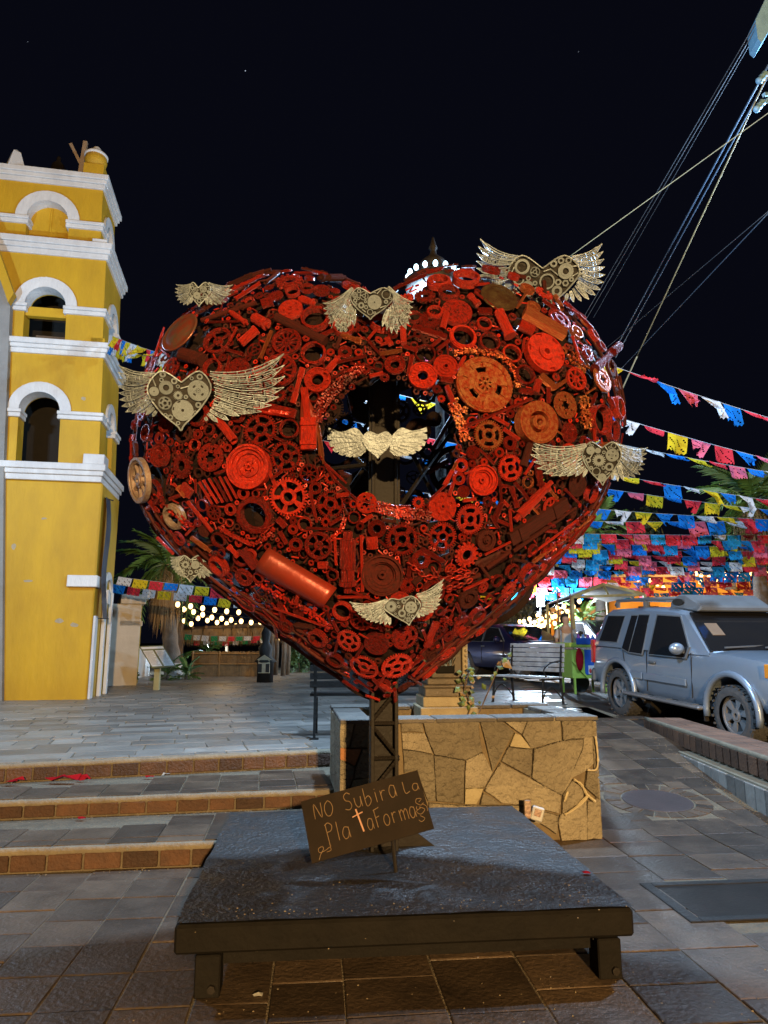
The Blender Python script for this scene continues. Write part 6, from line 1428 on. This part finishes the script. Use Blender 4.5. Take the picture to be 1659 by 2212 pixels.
def line(ur, vr, slope, t, dt, ua, ub, px, cols, wind, label, seed, sag=.01):
    """a string through picture point (ur, vr) with a slope, from column ua to ub, t metres away at ur"""
    bunting(ua, vr + (ua - ur) * slope, t + (ua - ur) / 330 * dt, ub, vr + (ub - ur) * slope, t + (ub - ur) / 330 * dt, px, cols, label, wind, sag, 1.18 if wind == 2 else 1.10, seed)
line(1330, 783, .352, 8.6, 1.0, 900, 1720, 62, 'wbrpbwyrbp', 2, 'topmost windblown string of coloured paper flags by the power lines', 1)
line(1340, 893, .30, 9.8, 1.0, 820, 1720, 60, 'yprbpbpbwr', 2, 'second string of windblown paper flags, mostly pink and blue', 2)
line(1400, 962, .21, 11.0, 1.0, 760, 1720, 54, 'wbyrpbwbryw', 2, 'third string of windblown paper flags below the pink ones', 3)
line(1400, 1028, .19, 12.2, 1.0, 660, 1720, 48, 'rbwyrbwybw', 2, 'fourth string of windblown flags with white and yellow ones', 4)
line(1345, 1050, .155, 13.0, .9, 640, 1720, 46, 'bryowbpy'.replace('o', 'y'), 2, 'fifth string of windblown flags beside the right wing', 5)
line(1335, 1092, .085, 13.8, .8, 640, 1720, 46, 'bwyrbwyb', 2, 'sixth string of windblown flags over the dense rows', 6)
line(1325, 1116, .02, 14.4, .6, 640, 1720, 44, 'pbwryb', 1, 'seventh string of paper flags just above the dense rows', 7)
for k in range(12):
    v = 1152 + k * 11.5; t = 15 + k * .75; rnd = random.Random(50 + k)
    line(1400, v, .012 + .004 * (k % 3) - .02 * (k > 7), t, .5, 1010, 1720, 34 - k * .7, ''.join(rnd.choice('bwyrpcbr') for _ in range(9)), 1, 'paper flag string in the dense curtain of rows above the street', 60 + k, .004)
# strings on the church side
bunting(236, 722, 13.6, 470, 792, 8.6, 46, 'wyyrbyw', 'short string of yellow and red flags tied to the bell tower', 1, .01, .85, 31)
bunting(240, 745, 13.8, 480, 800, 9.0, 42, 'bwyyw', 'short blue and yellow flag string tied lower on the bell tower', 1, .01, .9, 32)
bunting(256, 1246, 15.2, 640, 1285, 15.5, 29, 'wyrbwyrb', 'string of flags hanging straight before the palm crown', 0, .008, 1.13, 33)
bunting(244, 1262, 16.6, 660, 1312, 17.0, 27, 'brwywrbywbrb', 'second string of straight hanging flags behind the palm flags', 0, .006, 1.2, 34)
bunting(400, 1370, 22, 590, 1372, 22, 15, 'gwwgwrgwr', 'small green and white flag string under the thatched pergola', 0, .02, 1.25, 35)
bunting(420, 1384, 22.6, 590, 1376, 22.6, 13, 'rwgrwg', 'smaller second flag string under the thatched pergola', 0, .03, 1.6, 36)
# ---------------------------------------------------------------- strings of warm bulbs
M_BULB = emis('warm_bulb', (1.0, .62, .24), 5); BULB = MB().sphere((0, 0, 0), (1, 1, 1.25), 8, 6).mesh('bulb', True)
def bulbs(pts_, t0, t1, r, label, seed, light=0, group='warm bulb strings'):
    rnd = random.Random(seed); P = [at_t(u, v, t0 + (t1 - t0) * k / max(1, len(pts_) - 1)) for k, (u, v) in enumerate(pts_)]
    rt = root('string_light', P[0].to_tuple(), label, 'string lights', group)
    Q = []
    for k in range(len(P) - 1):
        m_ = P[k].lerp(P[k + 1], .5); Q += [P[k] + Vector((0, 0, r * 2.2)), m_ + Vector((0, 0, r * 2.2 - .05 * (P[k + 1] - P[k]).length))]
    Q.append(P[-1] + Vector((0, 0, r * 2.2))); MB().tube(Q, .006, 4).build('wire', M_BLACK, rt)
    for p in P:
        bo = link('bulb', BULB, M_BULB, rt, Matrix.Translation(p) @ Matrix.Diagonal((r, r, r, 1))); MB().lathe([(r * .5, r * .9), (r * .55, r * 2.2)], 8, Matrix.Translation(p)).build('socket', M_BLACK, bo)
    if light:
        c = sum(P, Vector()) / len(P); lamp('bulb_light', c.to_tuple(), (1.0, .62, .24), light, .5, rt)
def KL(x, y): return 232.3 + x * .26, 1227.6 + y * .26
def KR(x, y): return 1008.6 + x * .2, 1260.8 + y * .2
def KT(x, y): return 1327 + x * .2, 962 + y * .2
LB = [[(583, 300), (690, 315), (790, 332), (890, 345), (990, 357), (1090, 365), (1185, 370)], [(637, 340), (715, 362), (790, 385), (866, 408), (948, 418), (1027, 430), (1110, 440), (1193, 450), (1270, 447), (1357, 450)], [(637, 435), (695, 462), (752, 415), (830, 433), (910, 450), (990, 460), (1065, 478)], [(1345, 580), (1418, 580), (1492, 578)]]
for k, l in enumerate(LB): bulbs([KL(*p) for p in l], 19.5 + k, 21 + k, .066 if k < 3 else .07, ['highest warm bulb string over the palapa terrace', 'long warm bulb string crossing above the thatched pergola', 'short warm bulb string just above the pergola beam', 'three warm bulbs between the pergola posts'][k], 5 + k, P_STRING * .35 if k in (1, 3) else 0)
RB = [[(570, 410), (675, 382), (765, 345), (875, 320), (980, 262), (1050, 242), (1130, 205), (1215, 190)], [(615, 410), (695, 430), (732, 420), (770, 405), (808, 380), (865, 355), (925, 360), (955, 350), (1040, 325), (1085, 300), (1150, 250)], [(630, 450), (672, 465), (710, 475), (757, 468), (800, 457), (850, 415), (880, 400), (1010, 385), (1060, 350)], [(770, 437), (830, 450), (885, 455), (950, 430), (1045, 385), (1075, 395), (1090, 350)], [(1215, 420), (1305, 420), (1380, 420), (1435, 420)]]
for k, l in enumerate(RB): bulbs([KR(*p) for p in l], 24 - k * .5 if k < 4 else 30, 20 + k * .4 if k < 4 else 30, .062 if k < 4 else .085, ['topmost warm bulb string rising to the canopy roof', 'second warm bulb string under the topmost one', 'lowest sagging warm bulb string beyond the dark car', 'short warm bulb string among the sagging ones', 'row of warm bulbs on the orange arches'][k], 20 + k, P_STRING * 3 if k in (1, 4) else 0)
TB = [[(255, 1450), (385, 1460), (465, 1500), (530, 1535)], [(885, 1385), (937, 1405), (1020, 1425), (1095, 1455), (1195, 1430)], [(345, 1555), (925, 1475), (1195, 1395), (1350, 1400), (1485, 1385), (1640, 1380)]]
for k, l in enumerate(TB): bulbs([KT(*p) for p in l], 28, 29, .075, ['warm bulb string dipping towards the grey car roof', 'warm bulb string sagging on the orange parapet', 'long warm bulb string along the orange building'][k], 30 + k, P_STRING * 4 if k > 0 else 0)
# two white flood lamps
def flood(u, v, t, label, power, s_=.12):
    p = at_t(u, v, t); rt = root('flood_lamp', p.to_tuple(), label, 'lamp')
    MB().box(p, (s_ * 1.6, s_ * .5, s_ * 2)).build('housing', M_BLACK, rt, bevel=.01); MB().box(p + Vector((0, -s_ * .3, 0)), (s_ * 1.4, s_ * .15, s_ * 1.8)).build('lens', emis('flood_white', (.72, .86, 1.0), 60), rt)
    MB().tube([p - Vector((0, -.05, 0)), (p.x, p.y + .05, ZP)], .03, 8).build('pole', M_BLACK, rt); lamp('flood_light', (p + Vector((0, -.25, 0))).to_tuple(), (.6, .8, 1.0), power, .1, rt)
flood(1167, 1300, 23, 'white flood lamp on a pole beside the bulb strings', 2600, .17); flood(447, 1391, 25, 'white flood lamp under the thatched pergola', 500)
# ---------------------------------------------------------------- palms, shrubs, trees
def frond_mesh(seed, L=1.0, n=16, droop=.5, wid=.32):
    rnd = random.Random(seed); mb = MB(); path = [Vector((L * f, 0, .18 * math.sin(f * 2.2) - droop * f * f)) for f in [k / 10 for k in range(11)]]
    mb.tube(path, [.018 * (1 - k / 11) + .003 for k in range(11)], 4)
    for k in range(n):
        f = .22 + .78 * k / n; i = f * 10; p = path[int(i)].lerp(path[min(10, int(i) + 1)], i - int(i))
        for sd_ in (-1, 1):
            l_ = wid * (1 - abs(f - .5) * .9) * rnd.uniform(.8, 1.1); e = p + Vector((l_ * .55, sd_ * l_ * .75, -l_ * rnd.uniform(.25, .7))); w = .018
            mb.add([p + Vector((w, 0, 0)), p - Vector((w, 0, 0)), p.lerp(e, .5) + Vector((w * 1.3, 0, .02)), e], [(0, 1, 2), (1, 3, 2)])
    return mb.mesh('frond', False)
FR = [frond_mesh(s_, 1, 18, d_) for s_, d_ in ((1, .35), (2, .6), (3, .95))]
def palm(base, hgt, rad, label, nf=26, lean=(0, 0), skirt=True, trunk_r=.16, seed=1, white=True, group=None):
    rnd = random.Random(seed); base = Vector(base); rt = root('palm_tree', base.to_tuple(), label, 'palm tree', group); top = base + Vector((lean[0], lean[1], hgt))
    pts_ = [base.lerp(top, k / 14) + Vector((.02 * math.sin(k), 0, 0)) for k in range(15)]
    MB().tube(pts_, [trunk_r * (1.15 - .4 * k / 14) * (1.06 if k % 2 else .97) for k in range(15)], 12).build('trunk', mat('palm_bark', (.22, .18, .14), (.13, .10, .08), 9, .85, 0, .7, 30), rt, smooth=True)
    if white: MB().lathe([(trunk_r * 1.2, 0), (trunk_r * 1.18, .45)], 14, Matrix.Translation(base)).build('lime_wash', M_WHT, rt, smooth=True)
    for k in range(nf):
        a = 2.4 * k + rnd.uniform(-.2, .2); el = 1.15 - 1.75 * (k / nf) + rnd.uniform(-.1, .1)
        M = Matrix.Translation(top + Vector((0, 0, rnd.uniform(-.1, .05)))) @ Matrix.Rotation(a, 4, 'Z') @ Matrix.Rotation(-el, 4, 'Y') @ Matrix.Diagonal((rad * rnd.uniform(.85, 1.1),) * 3 + (1,))
        link('frond', FR[0 if el > .4 else 1 if el > -.2 else 2], M_LEAF, rt, M)
    if skirt:
        mb = MB()
        for k in range(520):
            a = rnd.uniform(0, 6.28); z0 = rnd.uniform(-.9, .05); r0 = .12; r1 = rnd.uniform(.25, .62) * (1 + z0 * .35); l_ = rnd.uniform(.5, 1.2)
            p = top + Vector((math.cos(a) * r0, math.sin(a) * r0, z0)); q = top + Vector((math.cos(a) * r1, math.sin(a) * r1, z0 - l_ * .55)); e = q + Vector((math.cos(a) * .05, math.sin(a) * .05, -l_ * .6)); w = Vector((-math.sin(a), math.cos(a), 0)) * .022
            mb.add([p - w, p + w, q + w, q - w, e], [(0, 1, 2, 3), (3, 2, 4)])
        o = mb.build('dry_skirt', M_DRY, rt); o['kind'] = 'stuff'
    return rt
pb = at_z(373, 1466, ZP); palm(pb, at_y(355, 1222, pb.y).z - ZP, 1.55, 'palm with white painted foot and drooping dry skirt near the church', 30, (-.35, 0), True, .22, 4)
pr_ = at_y(1645, 1300, 20); palm((pr_.x, pr_.y, .45), at_y(1640, 1085, 20).z - .45, 1.7, 'tall palm with dry skirt rising behind the flag rows', 28, (0, 0), True, .2, 9, False)
pr_ = at_y(1290, 1180, 27); palm((pr_.x, pr_.y, .45), at_y(1295, 1150, 27).z - .45, 1.6, 'palm crown behind the flags next to the heart', 22, (0, 0), False, .2, 12, False)
pr_ = at_y(1262, 1400, 23); palm((pr_.x, pr_.y, .45), at_y(1258, 1345, 23).z - .45, .9, 'small palm before the orange arches', 18, (0, 0), False, .12, 14, False)
pr_ = at_y(447, 1440, 24); palm((pr_.x, pr_.y, .45), .7, 1.1, 'low palm under the pergola beside the white flood lamp', 18, (0, 0), False, .12, 15, False)
for k, (u, lb) in enumerate(((362, 'leafy palm shoot at the trunk foot nearer the info board'), (402, 'leafy palm shoot at the trunk foot nearer the fence'))):
    p = at_z(u, 1468, ZP); palm(p, .12, .62, lb, 12, (0, 0), False, .05, 20 + k, False)
def shrub(p, rx, rz, n, m, label, name='shrub', leafs=.09, seed=1, trunk=False, cat='shrub', base=None, rnd_y=1):
    rnd = random.Random(seed); p = Vector(p); rt = root(name, (p.x, p.y, base if base is not None else p.z - rz), label, cat); mb = MB()
    cl = [(p + Vector((rnd.uniform(-.75, .75) * rx, rnd.uniform(-.6, .6) * rx, rnd.uniform(-.75, .8) * rz)), rnd.uniform(.22, .45)) for _ in range(16)]
    for k in range(n):
        c, f = rnd.choice(cl); d = Vector((rnd.gauss(0, 1), rnd.gauss(0, 1), rnd.gauss(0, 1))).normalized() * rnd.uniform(.4, 1) ** .5
        q = c + Vector((d.x * rx * f, d.y * rx * f, d.z * rz * f * 1.2)); s_ = leafs * rnd.uniform(.6, 1.3); a = Vector((rnd.gauss(0, 1), rnd.gauss(0, 1), rnd.gauss(0, 1))).normalized(); b = a.orthogonal().normalized()
        mb.add([q - a * s_, q + b * s_ * .45, q + a * s_, q - b * s_ * .45], [(0, 1, 2, 3)])
    mb.build('crown', m, rt)
    bz = base if base is not None else p.z - rz
    st_ = MB()
    for k in range(5): st_.tube([(p.x + .03 * k, p.y, bz), (p.x + rnd.uniform(-.2, .2) * rx, p.y, p.z - rz * .4), tuple(cl[k][0])], [.05 * rx + .01, .03 * rx + .008, .008], 5)
    st_.build('trunk', M_WOOD, rt); return rt
M_DTREE = mat('dark_foliage', (.045, .065, .028), (.025, .04, .018), 3, .7, rand=.2); M_GTREE = mat('shrub_green', (.06, .11, .025), (.035, .065, .015), 4, .6, rand=.2)
shrub(at_t(1075, 1360, 30), 2.0, 1.5, 1500, M_DTREE, 'dark bushy tree between the lamp post and the bulb strings', 'tree', .2, 3, cat='tree', base=.45)
shrub(at_t(1040, 1340, 33), 2.2, 1.8, 1300, M_DTREE, 'dark tree standing behind the pale blue grey car', 'tree', .22, 4, cat='tree', base=.45)
shrub(at_t(1118, 1345, 27), .9, 1.2, 800, mat('grey_foliage', (.12, .13, .10), (.07, .08, .06), 3, .7), 'thin grey green tree behind the dark hatchback', 'tree', .12, 5, cat='tree', base=.45)
shrub(at_t(1385, 1135, 28), .9, .7, 700, M_DTREE, 'round dark treetop showing above the flag rows', 'tree', .16, 6, cat='tree', base=.45)
shrub(at_t(652, 1432, 25), .5, .9, 900, M_GTREE, 'flowering bush by the pergola posts', 'shrub', .09, 7, base=ZP)
p = at_z(265, 1478, ZP); shrub(p + Vector((0, 0, .32)), .38, .22, 420, M_GTREE, 'potted fern beside the cream building', 'potted_plant', .07, 8, base=ZP, cat='plant')
MB().lathe([(.14, 0), (.2, .2), (.21, .22)], 14, Matrix.Translation(p)).build('flower_pot', mat('terracotta', (.3, .12, .07)), bpy.data.objects['potted_plant'], None, smooth=True)
# ---------------------------------------------------------------- thatched pergola, fence, lantern pillar
pg = root('thatched_pergola', at_t(500, 1466, 23), 'wooden pergola with thatch fringe and log posts behind the plaza', 'pergola')
Y0 = 23.0
def py(u, v, y=Y0): return at_y(u, v, y)
def pole_(u, vt, y, r): p = py(u, vt, y); MB().tube([(p.x, p.y, ZP), (p.x + .03, p.y, (p.z + ZP) / 2), tuple(p)], r, 9).build('post', M_WOOD, pg, smooth=True)
for u, vt, y, r in ((388, 1345, 22.6, .13), (384, 1300, 23.4, .10), (586, 1360, 22.6, .07), (597, 1362, 23.2, .08), (613, 1362, 22.7, .07), (623, 1365, 23.3, .07), (490, 1385, 26, .06)): pole_(u, vt, y, r)
MB().tube([py(380, 1362), py(450, 1358), py(540, 1352), py(640, 1352)], .09, 8).build('beam', M_WOOD, pg, smooth=True)
MB().tube([py(380, 1358, 27), py(500, 1356, 27), py(640, 1354, 27)], .08, 8).build('beam', M_WOOD, pg, smooth=True)
for k in range(9):
    u = 386 + k * 30; MB().tube([py(u, 1356 - k * .6, 22.6), py(u - 2, 1354 - k * .3, 27.4)], .05, 7).build('rafter', M_WOOD, pg)
rnd = random.Random(6); mb = MB()
for k in range(900):
    u = rnd.uniform(382, 636); y = rnd.choice([22.9, 23.0, 23.1, 26.9]); p = py(u, 1361 - (u - 380) * .028, y); l_ = rnd.uniform(.25, .62); w = .018
    mb.add([p + Vector((-w, 0, 0)), p + Vector((w, 0, 0)), p + Vector((rnd.uniform(-.1, .1), rnd.uniform(-.05, .05), -l_))], [(0, 1, 2)])
o = mb.build('thatch_fringe', M_DRY, pg); o['kind'] = 'stuff'
fc = root('reed_fence', at_t(490, 1473, 22.4), 'low reed screen fence with bamboo rails under the pergola', 'fence')
mb = MB()
for k in range(420):
    u = 412 + 152 * k / 420 + rnd.uniform(-.3, .3); p = py(u, 1473, 22.2); hgt = rnd.uniform(.66, .78); mb.box((p.x, p.y + rnd.uniform(-.02, .02), ZP + hgt / 2), (.03, .012, hgt), Matrix.Rotation(rnd.uniform(-.04, .04), 3, 'Y'))
o = mb.build('reed_mat', M_DRY, fc); o['kind'] = 'stuff'
for zz in (.38, .70): a, b = py(411, 1473, 22.17), py(566, 1473, 22.17); MB().tube([(a.x, a.y, ZP + zz), (b.x, b.y, ZP + zz)], .022, 7).build('rail', mat('bamboo', (.40, .24, .09), (.3, .17, .06), 8, .6), fc)
for u in (414, 472, 563): a = py(u, 1473, 22.16); MB().tube([(a.x, a.y, ZP), (a.x, a.y, ZP + .78)], .028, 7).build('post', mat('bamboo', (.4, .24, .09)), fc)
lc = at_z(572, 1474, ZP); ln = root('lantern_pillar', lc, 'black ornate lamp standard with a small cream shrine at its foot', 'street lamp')
MB().lathe([(.22, 0), (.22, .5), (.3, .55), (.16, .7), (.2, .9), (.10, 1.05), (.14, 1.3), (.05, 1.5), (.04, 2.9)], 10, Matrix.Translation(lc)).build('shaft', M_BLACK, ln, smooth=True)
MB().box(lc + Vector((0, -.2, .42)), (.3, .08, .34)).prism([(-.2, .59), (.2, .59), (0, .72)], lambda p_: lc + Vector((p_[0], -.16, p_[1])), lambda p_: lc + Vector((p_[0], -.25, p_[1]))).build('shrine', M_PED2, ln)
for sx in (-1, 1): MB().box(lc + Vector((sx * .1, -.245, .38)), (.1, .012, .22)).build('niche', M_DARK, ln)
# ---------------------------------------------------------------- orange building, canopy, utility pole and wires
ob = root('orange_building', at_t(1400, 1430, 33), 'orange plastered building with arches lit by warm bulbs', 'building')
M_ORG = mat('orange_plaster', (.72, .32, .04), (.6, .26, .03), 2, .8)
oy = 32.0
def op(u, v, y=oy): return at_y(u, v, y)
def obox(name, u0, v0, u1, v1, y0, d, m, par=None): a, b = op(u0, v0, y0), op(u1, v1, y0); return MB().box(((a.x + b.x) / 2, y0 + d / 2, (a.z + b.z) / 2), (abs(b.x - a.x), d, abs(a.z - b.z))).build(name, m, par or ob, bevel=.02)
obox('wall', 1330, 1246, 2300, 1470, 31.5, 4, M_ORG); obox('coping', 1328, 1240, 2302, 1246, 31.4, 4.2, M_TAN)
obox('wall', 1190, 1318, 1329, 1470, 33, 3, M_TAN); obox('coping', 1188, 1313, 1329, 1318, 32.9, 3.2, M_TAN)
for u in (1215, 1255, 1292):
    a = op(u, 1350, 32.97); w = 1.0
    d_ = MB().prism([(a.x + .55 * math.cos(math.pi * k / 12), a.z + .55 * math.sin(math.pi * k / 12)) for k in range(13)] + [(a.x - .55, .45), (a.x + .55, .45)], lambda p_: Vector((p_[0], 33.05, p_[1])), lambda p_: Vector((p_[0], 32.95, p_[1]))).build('arch', M_ORG, ob)
    MB().box((a.x, 32.94, 1.5), (.8, .02, 1.9)).build('doorway', M_DARK, d_)
for u in (1400, 1470, 1540, 1610): a = op(u, 1300, 31.48); MB().box((a.x, 31.49, a.z - 1), (.9, .06, 1.6)).build('window', M_DARK, ob); 
cv_ = root('canopy', at_t(1310, 1440, 19), 'grey market canopy with a low pitched roof behind the grey car', 'canopy')
pk0, pk1 = at_t(1303, 1262, 18), at_t(1303, 1262, 18) + Vector((.2, 3.2, 0)); el, er = at_t(1236, 1290, 17.6), at_t(1392, 1284, 17.6); el1, er1 = el + Vector((.2, 3.6, 0)), er + Vector((.2, 3.6, 0))
M_CAN = mat('canopy_grey', (.20, .20, .19), (.14, .14, .135), 3, .7)
for q in ([pk0, pk1, el1, el], [pk0, er, er1, pk1]): MB().prism([0, 1, 2, 3], lambda i: q[i], lambda i: q[i] + Vector((0, 0, .04))).build('roof_sheet', M_CAN, cv_)
M_OLV2 = mat('olive_frame', (.32, .30, .14), (.24, .22, .1), 5, .6)
MB().bar(pk0, el, .07).bar(pk0, er, .07).bar(el, er, .06).build('gable_frame', M_OLV2, cv_); MB().bar(pk0 - Vector((0, 0, .02)), (el + er) / 2, .05).build('king_post', M_OLV2, cv_)
for e in (el, er, el1, er1): MB().bar(e, (e.x, e.y, .4), .07).build('post', M_OLV2, cv_)
up_ = root('utility_pole', (6.6, 8.2, .2), 'grey concrete utility pole carrying the overhead wires', 'utility pole')
MB().tube([(6.6, 8.2, .1), (6.6, 8.2, 10.5)], [.17, .11], 14).build('pole', M_CEMENT, up_, smooth=True)
pc_ = [at_t(u, v, 8.4) for u, v in ((1654, -4), (1632, 43), (1637, 84), (1646, 92), (1662, 66), (1690, -10))]
M_BLUEP = mat('pale_blue_box', (.20, .36, .46), (.12, .22, .3), 7, .5)
MB().prism(list(range(6)), lambda i: pc_[i], lambda i: pc_[i] + Vector((.05, .28, .05))).build('junction_plate', M_BLUEP, up_)
for (u, v) in ((1646, 168), (1640, 229)):
    p = at_t(u, v, 8.0); MB().lathe([(.02, -.08), (.045, -.06), (.03, -.03), (.045, 0), (.03, .03), (.045, .06), (.02, .09)], 10, Matrix.Translation(p) @ Matrix.Rotation(.7, 4, 'Y')).build('insulator', M_BLUEP, up_, smooth=True)
MB().lathe([(.05, 0), (.22, .03), (.24, .06), (.06, .16)], 16, Matrix.Translation((6.3, 8.0, 7.6))).build('lamp_canopy', M_BLACK, up_, smooth=True); MB().bar((6.6, 8.2, 7.7), (6.3, 8.0, 7.68), .05).build('lamp_arm', M_BLACK, up_); MB().sphere((6.3, 8.0, 7.56), .07).build('bulb', M_LED, up_, smooth=True)
lamp('lamp_light', (6.25, 7.95, 7.4), COOL, P_STREET, .1, up_)
MB().bar(at_t(1640, 232, 8.0), at_t(1690, 190, 8.2), .05).bar(at_t(1650, 205, 8.0), at_t(1690, 205, 8.2), .04).build('cross_arm', M_BLUEP, up_)
def wire(a, ta, b, tb, r, m, label, sag=.0): 
    p, q = at_t(*a, ta), at_t(*b, tb); o = MB().tube([p.lerp(q, k / 16) - Vector((0, 0, sag * 4 * (k / 16) * (1 - k / 16))) for k in range(17)], r, 6).build('overhead_wire', m, None, None, smooth=True); return tag(o, label, 'wire', 'overhead wires from the utility pole')
M_WIRE = mat('wire_grey', (.07, .075, .085), None, 5, .6); M_WIREB = mat('wire_blue', (.05, .075, .11), None, 5, .5); M_WIREY = mat('wire_brass', (.50, .36, .14), None, 5, .4, .4)
bnd = 'thin grey cable of the close bundle running to the blue plate'
wire((1632, 50), 8.4, (1258, 690), 17, .006, M_WIRE, bnd); wire((1636, 56), 8.4, (1266, 690), 17, .006, M_WIRE, bnd); wire((1640, 60), 8.4, (1282, 686), 17, .004, M_WIRE, bnd)
wire((1660, 140), 8.2, (1318, 775), 16, .012, M_WIREB, 'thick blue grey cable beside the brass guy wire'); wire((1662, 160), 8.2, (1330, 772), 16, .010, M_WIREB, 'second blue grey cable hugging the thick one')
wire((1664, 150), 7.6, (1376, 770), 12, .008, mat('wire_dull', (.30, .23, .11), None, 5, .6), 'brass coloured guy wire crossing the long diagonal cable'); wire((1376, 770), 12, (1335, 860), 12.3, .013, mat('vine_wire', (.22, .18, .1), None, 30, .9), 'vine wrapped lower end of the guy wire')
wire((1700, 215), 6.2, (1228, 556), 9, .0045, mat('wire_dull', (.30, .23, .11), None, 5, .6), 'brass cable running from the pole down to the winged heart'); wire((1670, 448), 8.5, (1300, 760), 15, .005, M_WIRE, 'thin grey cable sagging to the top flag string'); wire((1665, 455), 8.5, (1296, 845), 15, .007, M_WIREB, 'thin blue cable meeting the grey one at the pole')
for (u, v, r) in ((530, 153, .5), (1250, 112, .22), (60, 90, .2)): p = at_t(u, v, 700); o = MB().sphere(p, r, 6, 4).build('star', emis('star_white', (.7, .8, 1), .8)); tag(o, 'tiny pale star in the black night sky', 'star', 'stars')
